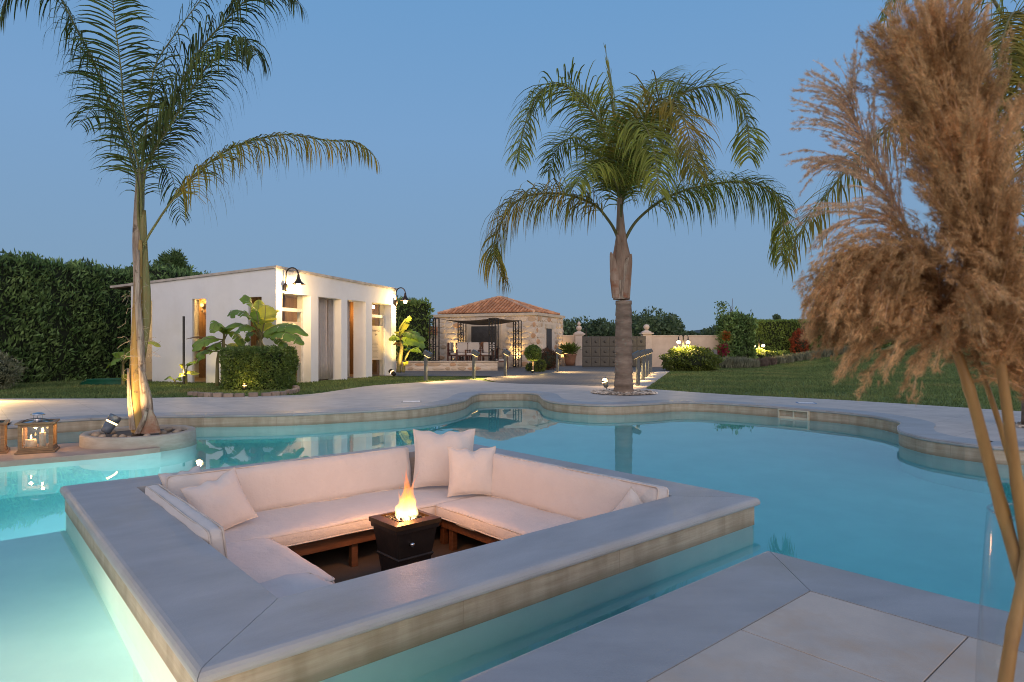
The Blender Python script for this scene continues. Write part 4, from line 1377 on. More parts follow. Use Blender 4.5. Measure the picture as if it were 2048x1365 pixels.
# palm past the pampas
palm3 = thing('palm_tree', 'palm behind the pampas plumes with fronds hanging into the picture', 'palm tree', (ring_c3.x, ring_c3.y, 0))
o3 = Vector(palm3.location)
Y3 = ring_c3.y
ztop = 4.6
MB().tube([Vector((0, 0, -.05)), Vector((.02, 0, 1.5)), Vector((.05, 0, 3.2)), Vector((.06, 0, ztop))], [.21, .19, .17, .13], 16).build('trunk', M_PALMTRUNK, palm3, True)
H3 = [
    ([(2078, 235), (2000, 175), (1900, 190), (1800, 240), (1715, 315), (1650, 395), (1600, 465), (1572, 530)], [0, -.2, -.3, -.3, -.3, -.3, -.3, -.3], 0.98, 147, 0.031, .03, 1.06, .9, M_PALMDRY),
    ([(2078, 235), (2062, 70), (2030, 25), (2004, 90), (1992, 230), (1990, 380)], [0, -.3, -.7, -1.0, -1.2, -1.3], 0.94, 154, 0.031, .03, 1.12, .95, M_PALMDRY),
    ([(2078, 235), (2010, 40), (1930, -60), (1850, -60), (1790, -10), (1765, 60)], [0, .2, .5, .8, 1.0, 1.1], 0.91, 133, 0.031, .03, 0.94, .9, M_PALMLEAF),
    ([(2078, 235), (2090, 110), (2075, 130), (2050, 300), (2040, 430)], [0, -.8, -1.3, -1.6, -1.7], 0.91, 125, 0.031, .03, 1.12, .95, M_PALMDRY),
    ([(2078, 235), (2040, 120), (1960, 90), (1880, 160), (1830, 250)], [0, 1.0, 1.9, 2.6, 3.0], 0.91, 112, 0.031, .03, 0.88, .9, M_PALMLEAF),
    ([(2078, 235), (2160, 60), (2260, 40), (2340, 130)], [0, .1, .3, .4], 0.91, 112, 0.031, .03, 0.88, .9, M_PALMLEAF),
    ([(2078, 235), (2170, 150), (2270, 200), (2330, 330)], [0, -.6, -1.0, -1.2], 0.91, 112, 0.031, .03, 1.00, .9, M_PALMLEAF),
]
for k, (px, dy, L_, n_, w_, r_, dr_, sp_, m_) in enumerate(H3):
    frond(palm3, pts_at(px, Y3, dy), L_, n_, w_, r_, dr_, sp_, 300 + k, m_, .15, .4, o3)

# pebbles of the two palm rings
def pebbles(c, r, n, s, label):
    mb = MB()
    for k in range(n):
        q, rr_ = random.uniform(0, 6.283), r * math.sqrt(random.random())
        x, y = c.x + rr_ * math.cos(q), c.y + rr_ * math.sin(q)
        ss = s * random.uniform(.5, 1.2)
        Mk = Matrix.Translation((x, y, ss * .25 + .0)) @ Matrix.Rotation(random.uniform(0, 6.28), 4, 'Z') @ Matrix.Rotation(random.uniform(-.4, .4), 4, 'X')
        vs = [Mk @ Vector(p) for p in [(ss, 0, 0), (ss * .4, ss * .7, 0), (-ss * .5, ss * .6, 0), (-ss, 0, 0), (-ss * .4, -ss * .65, 0), (ss * .5, -ss * .6, 0), (ss * .5, 0, ss * .55), (-ss * .3, ss * .2, ss * .6), (-ss * .2, -ss * .3, ss * .55)]]
        mb.add(vs, [(0, 1, 6), (1, 7, 6), (1, 2, 7), (2, 3, 7), (3, 8, 7), (3, 4, 8), (4, 5, 8), (5, 6, 8), (5, 0, 6), (6, 7, 8)])
    mb.lathe([(r * 1.0, -.06), (r * 1.0, -.012)], 28, c=c)
    return tag(mb.build('pebbles', M_PEBBLE), label, None, None, 'stuff')
pebbles(ring_c2, ring_r2, 760, .052, 'pebble bed round the foot of the tall palm')
pebbles(ring_c3, ring_r3, 160, .035, 'pebble bed round the foot of the palm past the pampas')

# ------------------------------------------------------------------ pool fittings on the far edge
sk = P(1586, 834, -.13)
nrm = (P(1600, 817) - P(1540, 812)).normalized()
ang = math.atan2(nrm.y, nrm.x)
skim = thing('pool_skimmer', 'cream framed skimmer mouth set in the pool wall', 'skimmer', Vector((P(1587, 816.5).x, P(1587, 816.5).y, -.14)) , ang)
a, b, th = .305, .105, .022
MB().box(-a, a, -.03, .04, b - th, b).box(-a, a, -.03, .04, -b, -b + th).box(-a, -a + th, -.03, .04, -b + th, b - th).box(a - th, a, -.03, .04, -b + th, b - th).build('frame', M_SKIM, skim)
MB().box(-a + th, a - th, .05, .06, -b + th, b - th).build('throat', mat('skimmer_inside', (.32, .30, .16), .5), skim)
MB().box(-.012, .012, -.01, .05, -b + th, b - th).build('divider', M_SKIM, skim)
MB().box(-a + th, a - th, -.0, .03, -b + th, -.03).build('weir_flap', M_SKIM, skim)
for px, py, w, d, rz_, lb_ in ((823, 803.5, .36, .30, R(8), 'white square skimmer lid on the deck near the first bollard'), (1612, 806, .30, .26, R(-14), 'white square skimmer lid on the deck above the skimmer mouth')):
    c = P(px, py)
    t = thing('skimmer_lid', lb_, 'lid', (c.x, c.y, 0), rz_, 'skimmer lids in the deck')
    MB().box(-w / 2, w / 2, -d / 2, d / 2, -.003, .006).build('cover', M_LID, t, bevel=.003)
    MB().box(-w / 2 - .03, w / 2 + .03, -d / 2 - .03, d / 2 + .03, -.003, .002).build('surround', M_KERB if px < 1000 else M_LIDBLUE, t)

# ------------------------------------------------------------------ white pavilion
K = Vector((-7.09, 19.3, 0))
BA = math.atan2(.929, .37)
e1 = Vector((math.cos(BA), math.sin(BA), 0))
e2 = Vector((-math.sin(BA), math.cos(BA), 0))
def s_of(px):
    m = (px - CX) / F
    return (m * K.y - K.x) / (e1.x - m * e1.y)
def t_of(px):
    m = (px - CX) / F
    return (m * K.y - K.x) / (e2.x - m * e2.y)
pav = thing('pavilion', 'white flat roofed pavilion with tall openings behind the banana plants', 'building', K, BA)
SL, TL = s_of(792.0), t_of(262)
def roof_z(s, t):
    return 3.50 - .020 * s - .052 * t
FW, LW = .55, .10
op_s = [(s_of(564.3), s_of(621.7)), (s_of(636.8), s_of(682.6)), (s_of(694.8), s_of(731.9)), (s_of(744.2), s_of(782.9))]
op_t = sorted([(t_of(304), t_of(284.5)), (t_of(411.8), t_of(383.8)), (t_of(526), t_of(496.6))])
TOPZ = 2.78
wall = MB()
edges = [0.0] + [x for o in op_s for x in o] + [SL]
for i in range(0, len(edges), 2):
    a, b = edges[i], edges[i + 1]
    wall.prism([(a, 0), (b, 0), (b, FW), (a, FW)], -.15, TOPZ)
wall.prism([(0, 0), (SL, 0), (SL, FW), (0, FW)], TOPZ, 0, lambda x, y: roof_z(x, y) - .002)
wall.build('front_wall', M_WHITE, pav)
wall = MB()
edges = [FW] + [x for o in op_t for x in o] + [TL]
ztt = 2.66
for i in range(0, len(edges), 2):
    a, b = edges[i], edges[i + 1]
    wall.prism([(.001, a), (LW, a), (LW, b), (.001, b)], -.25, ztt)
wall.prism([(.001, FW), (LW, FW), (LW, TL), (.001, TL)], ztt, 0, lambda x, y: roof_z(x, y) - .002)
wall.build('side_wall', M_WHITE, pav)
MB().prism([(SL - .3, FW), (SL - .001, FW), (SL - .001, TL), (SL - .3, TL)], -.2, 0, lambda x, y: roof_z(x, y) - .002).prism([(LW, TL - .3), (SL - .3, TL - .3), (SL - .3, TL - .001), (LW, TL - .001)], -.2, 0, lambda x, y: roof_z(x, y) - .002).build('rear_wall', M_WHITE, pav)
ov = .05
rp = [(-ov, -ov), (SL + ov, -ov), (SL + ov, TL + .95), (-ov, TL + .95)]
rm = MB()
vs = [(x, y, roof_z(x, y)) for x, y in rp] + [(x, y, roof_z(x, y) + .075) for x, y in rp]
rm.add(vs, [(3, 2, 1, 0), (4, 5, 6, 7)] + [(i, (i + 1) % 4, 4 + (i + 1) % 4, 4 + i) for i in range(4)])
roof = rm.build('roof', M_ROOFLIP, pav)
MB().add([(x, y, roof_z(x, y) - .03) for x, y in [(0, TL), (SL, TL), (SL, TL + .85), (0, TL + .85)]] + [(x, y, roof_z(x, y) - .004) for x, y in [(0, TL), (SL, TL), (SL, TL + .85), (0, TL + .85)]],
         [(3, 2, 1, 0), (4, 5, 6, 7), (0, 1, 5, 4), (1, 2, 6, 5), (2, 3, 7, 6), (3, 0, 4, 7)]).build('soffit', M_SOFFIT, roof)
MB().box(LW, SL - .3, FW, TL - .3, -.1, .02).build('floor', mat('pavilion_floor', (.22, .17, .13), .5), pav)
MB().prism([(LW, FW), (SL - .3, FW), (SL - .3, TL - .3), (LW, TL - .3)], 2.95, 2.98).build('ceiling', M_SOFFIT, pav)
# brown timber inside: planks on the partitions
for k in range(16):
    a = FW + .9 + k * .24
    if a + .23 < TL - .3:
        MB().box(2.0, 2.05, a, a + .232, .02, 2.95).build('wall_plank', M_WOODWALL, pav)
for k in range(10):
    a = FW + .02 + k * .23
    MB().box(SL - .345, SL - .301, a, a + .222, .02, 2.95).build('wall_plank', M_WOODWALL, pav)
for k in range(14):
    a = 2.06 + k * .29
    if a + .28 < SL - .3:
        MB().box(a, a + .282, 2.9, 2.95, .02, 2.95).build('wall_plank', M_WOODWALL, pav)
# glazed doors in the outer openings, curtains in the middle ones
def door(o, kind):
    a, b = o
    y0 = .30
    fw = .09
    d = MB()
    fr_ = MB().box(a, a + fw, y0, y0 + .07, 0, 2.25).box(b - fw, b, y0, y0 + .07, 0, 2.25).box(a, b, y0, y0 + .07, 2.2503, 2.36)
    f = fr_.build('door', M_WHITEFRAME, pav)
    MB().box(a + fw, b - fw, y0 + .03, y0 + .04, 0.02, 2.25).build('pane', M_GLASS, f)
    MB().box(a, b, y0 + .03, y0 + .04, 2.36, TOPZ).build('transom_pane', M_GLASS, f)
    z0, z1 = .62, 1.93
    MB().box(a + fw, b - fw, y0 + .018, y0 + .026, z0, z1).build('frosted_panel', M_FROST, f)
    # lettering: an italic name line, the word under it, and the fine print
    def text(s, size, x, z, m, shear=.25):
        cu = bpy.data.curves.new('lettering', 'FONT')
        cu.body = s
        cu.size = size
        cu.shear = shear
        cu.align_x = 'CENTER'
        cu.extrude = .001
        cu.materials.append(m)
        tmp = bpy.data.objects.new('lettering_source', cu)
        COL.objects.link(tmp)
        bpy.context.view_layer.update()
        me = bpy.data.meshes.new_from_object(tmp.evaluated_get(bpy.context.evaluated_depsgraph_get()))
        bpy.data.objects.remove(tmp)
        o_ = link_mesh('lettering', me, None if me.materials else m)
        o_.parent = f
        o_.location = (x, y0 + .0155, z)
        o_.rotation_euler = (R(90), 0, 0)
    cx_ = (a + b) / 2
    text('Shangri-La', .145, cx_, z1 - .22, M_LETTER, .35)
    text('Spa', .13, cx_ + .06, z1 - .36, M_LETTER, .35)
    mb = MB()
    for k, zz_ in enumerate([1.25, 1.20, 1.15, 1.10, .98, .93, .88, .80, .75, .70]):
        w = .17 + .05 * math.sin(k * 2.3)
        mb.box(cx_ - w, cx_ + w, y0 + .0145, y0 + .0165, zz_, zz_ + .012)
    mb.build('fine_print', M_LETTERPALE, f)
door(op_s[0], 0)
door(op_s[3], 1)
def t_at(px, s):
    m = (px - CX) / F
    return (m * (K.y + e1.y * s) - K.x - e1.x * s) / (e2.x - m * e2.y)
def curtain(a, b, y, name='curtain', seed=0, z0=.03, z1=2.9):
    mb = MB()
    n = 40
    vs, fs = [], []
    for i in range(n + 1):
        x = a + (b - a) * i / n
        for z in np.linspace(z0, z1, 6):
            k = 1 if z > 1 else 1.12
            vs.append((x, y + .045 * math.sin(i * 1.35 + seed + z * .3) * k + .02 * math.sin(i * .6), z))
    for i in range(n):
        for j in range(5):
            q = i * 6 + j
            fs.append((q, q + 6, q + 7, q + 1))
    o_ = mb.add(vs, fs).build(name, M_CURTAIN, None, True)
    o_.location = K
    o_.rotation_euler = (0, 0, BA)
    md = o_.modifiers.new('thick', 'SOLIDIFY')
    md.thickness = .004
    return o_
oa, ob_ = op_s[1]
tag(curtain(oa + .34, oa + .34 + (ob_ - oa) * .42, .36, seed=1), 'widest pale curtain, in the second opening from the lamp corner', 'curtain', 'curtains in the pavilion')
tag(curtain(ob_ - .20, ob_ - .01, .40, seed=2), 'narrow pale curtain at the far jamb of the second opening', 'curtain', 'curtains in the pavilion')
oa, ob_ = op_s[2]
tag(curtain(oa + .34, oa + .34 + (ob_ - oa) * .24, .40, seed=3), 'pale curtain tied aside in the third opening', 'curtain', 'curtains in the pavilion')
for (a, b) in op_t:
    MB().box(.055, .06, a, b, .0, ztt).build('side_pane', M_GLASS, pav)
t = thing('sofa', 'dark low sofa seen through the bottom of the first glass door', 'sofa', K + e1 * 1.25 + e2 * 1.5, BA)
MB().box(-.5, .5, -.25, .25, .08, .40).build('seat', M_DARKFURN, t, bevel=.03)
MB().box(-.5, .5, .26, .40, .08, .72).build('backrest', M_DARKFURN, t, bevel=.03)
t = thing('clothes_heap', 'small heap of red cloth on the pavilion floor in the third opening', 'cloth', K + e1 * (op_s[2][0] * .35 + op_s[2][1] * .65) + e2 * .95 + Vector((0, 0, .02)), BA)
rock((0, 0, .07), .16, 'cloth', t, .6, mat('red_cloth', (.45, .05, .03), .8))
# interior lamps
def sconce(label, loc, rz, power):
    t = thing('wall_sconce', label, 'wall lamp', loc, rz, 'lamps inside the pavilion')
    MB().tube([(0, 0, 0), (-.06, 0, -.02), (-.09, 0, .03)], .012, 6).build('arm', M_IRON, t)
    mb = MB()
    for k in range(10):
        q = R(36 * k)
        mb.tube([(-.07, 0, -.10), (-.085, .10 * math.cos(q), -.10 + .08 * math.sin(q))], .008, 4)
    mb.build('ornament', M_IRON, t)
    MB().lathe([(.01, -.05), (.05, -.03), (.062, .02), (.045, .06), (.01, .075)], 14, c=(-.12, 0, .08)).build('globe', emit('sconce_globe', (1, .62, .22), 4), t, True)
    light('sconce_light', 'POINT', (-.22, 0, .12), power, (1, .56, .18), .06, parent=t)
    return t
tm = (op_t[1][0] * .42 + op_t[1][1] * .58)
sconce('star shaped wall sconce glowing inside the lamp corner side window', K + e1 * 1.99 + e2 * t_at(405, 1.9) + Vector((0, 0, 2.52)), BA, 110)
sconce('small wall sconce glowing inside the third opening', K + e1 * (SL - .36) + e2 * t_at(717, SL - .45) + Vector((0, 0, 2.35)), BA, 70)
light('pavilion_lamp', 'POINT', K + e1 * 1.2 + e2 * 4.4 + Vector((0, 0, 2.4)), 14, (1, .6, .25), .1)
light('pavilion_lamp', 'POINT', K + e1 * 3.8 + e2 * 1.8 + Vector((0, 0, 2.3)), 70, (1, .66, .34), .1)
# gooseneck lamps
def gooseneck(label, loc, rz):
    t = thing('gooseneck_lamp', label, 'wall lamp', loc, rz, 'gooseneck lamps on the pavilion')
    MB().lathe([(.02, -.16), (.035, -.13), (.055, -.08), (.06, -.02), (.04, .02), (.02, .03)], 12, c=(.06, 0, 0)).build('wall_mount', M_BRONZE, t, True)
    pts = [(.06, 0, 0), (.07, 0, .22)] + [(.21 - .14 * math.cos(q), 0, .24 + .16 * math.sin(q)) for q in np.linspace(.15, math.pi - .1, 12)] + [(.35, 0, .20)]
    MB().tube(pts, .016, 8).build('arm', M_BRONZE, t, True)
    MB().lathe([(.028, .21), (.032, .17), (.04, .12), (.075, .05), (.13, .0), (.165, -.015), (.158, -.018), (.07, .035), (.03, .10)], 20, c=(.35, 0, .03)).build('shade', M_BRONZE, t, True)
    MB().lathe([(.01, -.10), (.045, -.085), (.058, -.04), (.05, .0), (.02, .03)], 14, c=(.35, 0, .02)).build('bulb', M_BULB, t, True)
    t.scale = (1.3, 1.3, 1.3)
    light('gooseneck_light', 'POINT', (.30, -.02, -.16), 170, (1, .62, .24), .07, parent=t)
    return t
ga = BA - R(90)
gooseneck('gooseneck wall lamp lit at the near corner of the pavilion', K + e1 * .30 - e2 * .0 + Vector((0, 0, 3.03)), ga + R(28))
gooseneck('gooseneck wall lamp lit at the far end of the pavilion', K + e1 * (SL - .16) + Vector((0, 0, 2.93)), ga + R(20))

# ------------------------------------------------------------------ plants helpers
def in_local(o, p):
    return Vector(p) - Vector(o.location)
def leaf_shell_box(hx, hy, h, n, jit, top=True, seed=0, amp=.10, freq=1.2):
    """points and outward normals over the sides and top of a clipped block"""
    areas = [2 * hy * h, 2 * hy * h, 2 * hx * h, 2 * hx * h, 4 * hx * hy if top else 0]
    tot = sum(areas)
    C, N = [], []
    for k, a in enumerate(areas):
        m = int(n * a / tot)
        if m == 0:
            continue
        r1, r2 = rng.uniform(-1, 1, m), rng.uniform(0, 1, m)
        if k < 2:
            s = 1 if k == 0 else -1
            c = np.stack([np.full(m, s * hx), r1 * hy, r2 * h], 1)
            nn = np.tile([s, 0, 0], (m, 1))
        elif k < 4:
            s = 1 if k == 2 else -1
            c = np.stack([r1 * hx, np.full(m, s * hy), r2 * h], 1)
            nn = np.tile([0, s, 0], (m, 1))
        else:
            c = np.stack([r1 * hx, (r2 * 2 - 1) * hy, np.full(m, h)], 1)
            nn = np.tile([0, 0, 1], (m, 1))
        C.append(c)
        N.append(nn)
    C, N = np.concatenate(C), np.concatenate(N).astype(float)
    w = np.sin(C[:, 0] * freq * 3.1 + seed) * np.sin(C[:, 1] * freq * 2.7 + 1.3 * seed) * .6 + np.sin((C[:, 0] + C[:, 1]) * freq * 6 + C[:, 2] * freq * 7 + seed) * .4
    C = C + N * (w[:, None] * amp + rng.normal(0, jit, (len(C), 1)))
    return C, N
def hedge_block(name, label, cat, loc, rz, hx, hy, h, n, ll, lw, m, amp=.1, freq=1.2, upb=.5, group=None, jit=.05):
    t = thing(name, label, cat, loc, rz, group)
    C, N = leaf_shell_box(hx, hy, h, n, jit, seed=random.random() * 9, amp=amp, freq=freq)
    A = N * .6 + rng.normal(0, .5, C.shape) + np.array([0, 0, upb])
    leaves('foliage', C, A, m, ll, lw, t)
    MB().box(-hx + .09, hx - .09, -hy + .09, hy - .09, .0, h - .08).build('shade_core', M_CORE, t)  # added solid dark core that stops light passing through the leaves
    return t
def round_bush(name, label, cat, loc, rx, ry, rz_, n, ll, lw, m, core=True, group=None, zc=None, amp=.12, upb=.35, jit=.06, stem=None):
    t = thing(name, label, cat, loc, 0, group)
    zc = rz_ if zc is None else zc
    d = unit(rng.normal(size=(n, 3)))
    w = 1 + amp * (np.sin(d[:, 0] * 7 + rx * 9) * np.sin(d[:, 1] * 6 + 2) + .7 * np.sin(d[:, 2] * 9 + d[:, 0] * 8)) + rng.normal(0, jit, n)
    C = d * w[:, None] * np.array([rx, ry, rz_]) + np.array([0, 0, zc])
    keep = C[:, 2] > .02
    C, d = C[keep], d[keep]
    A = d * .5 + rng.normal(0, .5, C.shape) + np.array([0, 0, upb])
    leaves('foliage', C, A, m, ll, lw, t)
    if core:
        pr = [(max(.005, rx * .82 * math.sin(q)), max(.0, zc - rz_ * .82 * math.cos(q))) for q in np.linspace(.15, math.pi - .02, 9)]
        MB().lathe(pr, 14).build('shade_core', M_CORE, t)
    if stem:
        MB().tube([(0, 0, -.03), (.01, 0, stem * .5), (0, 0, stem)], [.03, .025, .02], 8).build('stem', M_BARK, t)
    return t

# left hedge (three straight runs of one clipped hedge)
ha, hb = Vector((-18.6, 9.0, 0)), Vector((-13.9, 25.2, 0))
hd = (hb - ha)
hedge_block('hedge', 'tall dark conifer hedge walling the lawn beside the pavilion', 'hedge', (ha + hb) / 2 + Vector((-.8, .2, -.2)), math.atan2(hd.y, hd.x), hd.length / 2, .8, 4.1, 62000, .20, .06, M_HEDGE, .15, 1.0, .7, None, .09)
hc = Vector((-13.6, 33, 0))
hd2 = hc - hb
hedge_block('hedge', 'dark conifer hedge running on behind the pavilion roof', 'hedge', (hb + hc) / 2 + Vector((-.9, .5, -.2)), math.atan2(hd2.y, hd2.x), hd2.length / 2, .8, 4.5, 14000, .22, .07, M_HEDGE, .15, 1.0, .7, None, .09)
c = P(815, 735)
hedge_block('hedge', 'dark clipped hedge behind the banana plant at the pavilion end', 'hedge', (-6.1, 34.2, -.1), R(25), 1.5, 1.0, 3.55, 7000, .22, .09, M_HEDGE2, .14, 1.2, .5, None, .09)
round_bush('shrub', 'grey green loose shrub on the lawn at the picture edge', 'shrub', (-14.45, 17.2, -.05), 1.05, .9, .60, 7000, .085, .03, M_OLIVE, zc=.52)
def tree(name, label, cat, loc, trunk_h, rx, rz_, n, ll, lw, m, group=None, clumps=14, tr=.12, flat=1.0, gap=.62):
    t = thing(name, label, cat, loc, random.uniform(0, 6), group)
    r2 = random.Random(int(abs(loc[0] * 31 + loc[1] * 7)) + 3)
    top = trunk_h + rz_ * 1.6
    MB().tube([(0, 0, -.2), (.03, .02, trunk_h * .6), (.0, .03, trunk_h + rz_ * .5), (.02, 0, top * .9)], [tr, tr * .8, tr * .5, tr * .12], 8).build('trunk', M_BARK, t, True)
    cs = []
    limb = MB()
    for k in range(clumps):
        q = r2.uniform(0, 6.283)
        e = r2.uniform(-.75, .95)
        rr_ = math.sqrt(max(0, 1 - e * e)) * r2.uniform(.45, .95)
        c_ = Vector((rx * rr_ * math.cos(q), rx * rr_ * math.sin(q), trunk_h + rz_ + rz_ * e * .85))
        cs.append((c_, r2.uniform(.30, .48) * rx))
        limb.tube([(0, 0, trunk_h * .8 + .1 * k / clumps), (c_.x * .5, c_.y * .5, trunk_h * .5 + c_.z * .5), tuple(c_)], [tr * .35, tr * .2, tr * .06], 5)
    limb.build('limbs', M_BARK, t)
    per = n // clumps
    C, A = [], []
    for c_, r_ in cs:
        d = unit(rng.normal(size=(per, 3)))
        rad_ = r_ * rng.uniform(.35, 1.05, (per, 1)) ** .6
        C.append(np.array(c_) + d * rad_ * np.array([1, 1, .8 * flat]))
        A.append(d * .6 + rng.normal(0, .6, (per, 3)) + np.array([0, 0, .3]))
    leaves('crown', np.concatenate(C), np.concatenate(A), m, ll, lw, t)
    return t
# pine behind the pavilion
t = thing('pine_tree', 'bushy dark pine showing above the pavilion roof', 'tree', (-16.6, 31.5, 0), 0)
MB().tube([(0, 0, -.2), (0, 0, 3), (0, 0, 5.6)], [.16, .12, .03], 8).build('trunk', M_BARK, t)
C, A = [], []
for k in range(120):
    q, e = random.uniform(0, 6.283), random.uniform(0, 1)
    rr_ = (1 - e) ** .7 * random.uniform(.4, 1) * 1.9
    c_ = np.array([rr_ * math.cos(q), rr_ * math.sin(q) , 2.9 + e * 2.75])
    d = unit(rng.normal(size=(90, 3)) + np.array([0, 0, 1.0]))
    C.append(c_ + d * rng.uniform(0, .34, (90, 1)))
    A.append(d)
leaves('crown', np.concatenate(C), np.concatenate(A), M_PINE, .22, .05, t)

# box bush with stone border and its lamp
bc = P(492, 781) + Vector((0, .95, 0))
t = thing('box_bush', 'dense clipped box bush in the stone edged bed before the pavilion', 'bush', (bc.x, bc.y, 0))
n = 26000
q = rng.uniform(0, 2 * np.pi, n)
hgt = rng.uniform(0, 1, n)
top = rng.uniform(0, 1, n) < .22
ex = 4.0
def sup(q, rx, ry):
    c_, s_ = np.cos(q), np.sin(q)
    k = (np.abs(c_ / rx) ** ex + np.abs(s_ / ry) ** ex) ** (-1 / ex)
    return np.stack([c_ * k, s_ * k], 1)
xy = sup(q, .88, .80)
rad_ = np.where(top, np.sqrt(rng.uniform(0, 1, n)), 1.0)
zz_ = np.where(top, 1.08, hgt * 1.08)
bulge = 1 - .10 * (zz_ / 1.08) ** 3 - .06 * np.sin(zz_ * 5)
C = np.stack([xy[:, 0] * rad_ * bulge, xy[:, 1] * rad_ * bulge, zz_], 1)
d = np.stack([xy[:, 0] * (~top), xy[:, 1] * (~top), top * 1.0], 1)
C += rng.normal(0, .032, C.shape) + unit(d + 1e-6) * (np.sin(C[:, :1] * 9) * np.sin(C[:, 2:] * 8 + C[:, 1:2] * 7)) * .03
leaves('foliage', C, unit(d + 1e-6) * .5 + rng.normal(0, .6, C.shape) + np.array([0, 0, .3]), M_BOX, .062, .032, t)
MB().prism([(p[0] * .88, p[1] * .88) for p in sup(np.linspace(0, 2 * np.pi, 33)[:-1], .88, .80)], 0, .98).build('shade_core', M_CORE, t)
brd = [P(377, 790), P(430, 794), P(500, 793.5), P(560, 790), P(594, 783), P(588, 776)]
brd = catmull(brd, 10)
bed = thing('bed_border', 'low curved border of rough stones round the box bush bed', 'border', (0, 0, 0))
acc, last = 0, brd[0]
for a, b in zip(brd[:-1], brd[1:]):
    acc += (b - a).length
    if acc >= .23:
        acc = 0
        dd = (b - a).normalized()
        rz_ = math.atan2(dd.y, dd.x)
        ob = MB().box(-.105, .105, -.06, .06, -.03, .085 + random.uniform(-.012, .012)).build('border_stone', M_COBBLE, bed, bevel=.02)
        ob.location = (a.x, a.y, 0)
        ob.rotation_euler = (0, 0, rz_ + random.uniform(-.08, .08))
bl = P(490, 781)
spot_fixture('small spotlight glowing at the foot of the box bush', (bl.x, bl.y - .04, -.02), R(90), 10, .7, M_IRON)
gl = MB().lathe([(.045, 0), (.03, .03), (.005, .04)], 12, c=(bl.x, bl.y - .02, .14)).build('lamp_lens', M_HALO)
gl.parent = bpy.data.objects['garden_spotlight.002']
gl.matrix_parent_inverse = (Matrix.Translation(gl.parent.location) @ Matrix.Rotation(gl.parent.rotation_euler.z, 4, 'Z')).inverted()
light('bush_light', 'POINT', (bl.x, bl.y - .10, .20), 9, (1, .60, .16), .04)

# banana plants
def banana_leaf(parent, org, pts, w, m=M_BANANA, seed=0, tear=.35, roll=0.0, pet=.18):
    r = random.Random(seed)
    path = [Vector(p) - org for p in catmull(pts, 7)]
    k = len(path)
    V, Fc = [], []
    side_v = []
    for i in range(k):
        T = (path[min(i + 1, k - 1)] - path[max(i - 1, 0)]).normalized()
        S = T.cross(Vector((0, 0, 1)))
        if S.length < .2:
            S = Vector((1, 0, 0))
        S.normalize()
        N = S.cross(T).normalized()
        S = (S * math.cos(roll) + N * math.sin(roll))
        N = S.cross(T).normalized()
        side_v.append((T, S, N))
    def wid(u):
        u = (u - pet) / (1 - pet)
        if u <= 0: return 0.0
        return w * min(1, (u * 5)) ** .6 * (1 - max(0, u - .35) ** 2.2 / .65 ** 2.2 * .97) ** .75
    strips = []
    n = 3
    for s in (-1, 1):
        i = int(pet * (k - 1))
        while i < k - 1:
            ln = r.choice((2, 3, 4, 5)) if r.random() > tear else 1
            j = min(k - 1, i + ln)
            strips.append((s, i, j, r.uniform(-.12, .12), r.uniform(-.05, .18)))
            i = j
    for s, i, j, tw, sag in strips:
        b0 = len(V)
        for q in range(i, j + 1):
            T, S, N = side_v[q]
            ww = wid(q / (k - 1))
            for g in range(n + 1):
                u = g / n
                off = S * s * ww * u * (1 - .12 * u) + N * ww * (.22 * u - .42 * u * u + tw * u) + T * ww * .25 * u - Vector((0, 0, 1)) * ww * sag * u * u
                V.append(path[q] + off)
        m_ = j - i + 1
        for q in range(m_ - 1):
            for g in range(n):
                a_ = b0 + q * (n + 1) + g
                Fc.append((a_, a_ + 1, a_ + n + 2, a_ + n + 1))
    lf_ = np_mesh('leaf', np.array([tuple(v) for v in V]), np.array(Fc), m, parent, True)
    MB().tube([p - Vector((0, 0, .004)) for p in path], [.022 * (1 - .85 * i / (k - 1)) * (w / .25) ** .5 for i in range(k)], 6).build('midrib', M_BANANASTEM, lf_, True)
    return lf_
def banana(label, base_px, Yb, stems, lvs, group='banana plants by the pavilion'):
    b = D(base_px[0], base_px[1], Yb)
    t = thing('banana_plant', label, 'banana plant', (b.x, b.y, -.03), 0, group)
    o = Vector(t.location)
    for pxs, r0 in stems:
        pts = catmull([D(x, y, Yb + d) for x, y, d in pxs], 4)
        MB().tube([p - o for p in pts], [r0 * (1 - .55 * i / (len(pts) - 1)) for i in range(len(pts))], 10).build('trunk', M_BANANASTEM, t, True)
    for k, (pxs, w, m, roll) in enumerate(lvs):
        banana_leaf(t, o, [D(x, y, Yb + d) for x, y, d in pxs], w, m, hash((label, k)) % 1000 if False else len(label) * 7 + k * 13, .4, roll)
    return t
def z3(l, off=(370, 580), s=6.5):
    return [(off[0] + x / s, off[1] + y / s, d) for x, y, d in l]
YB = 18.3
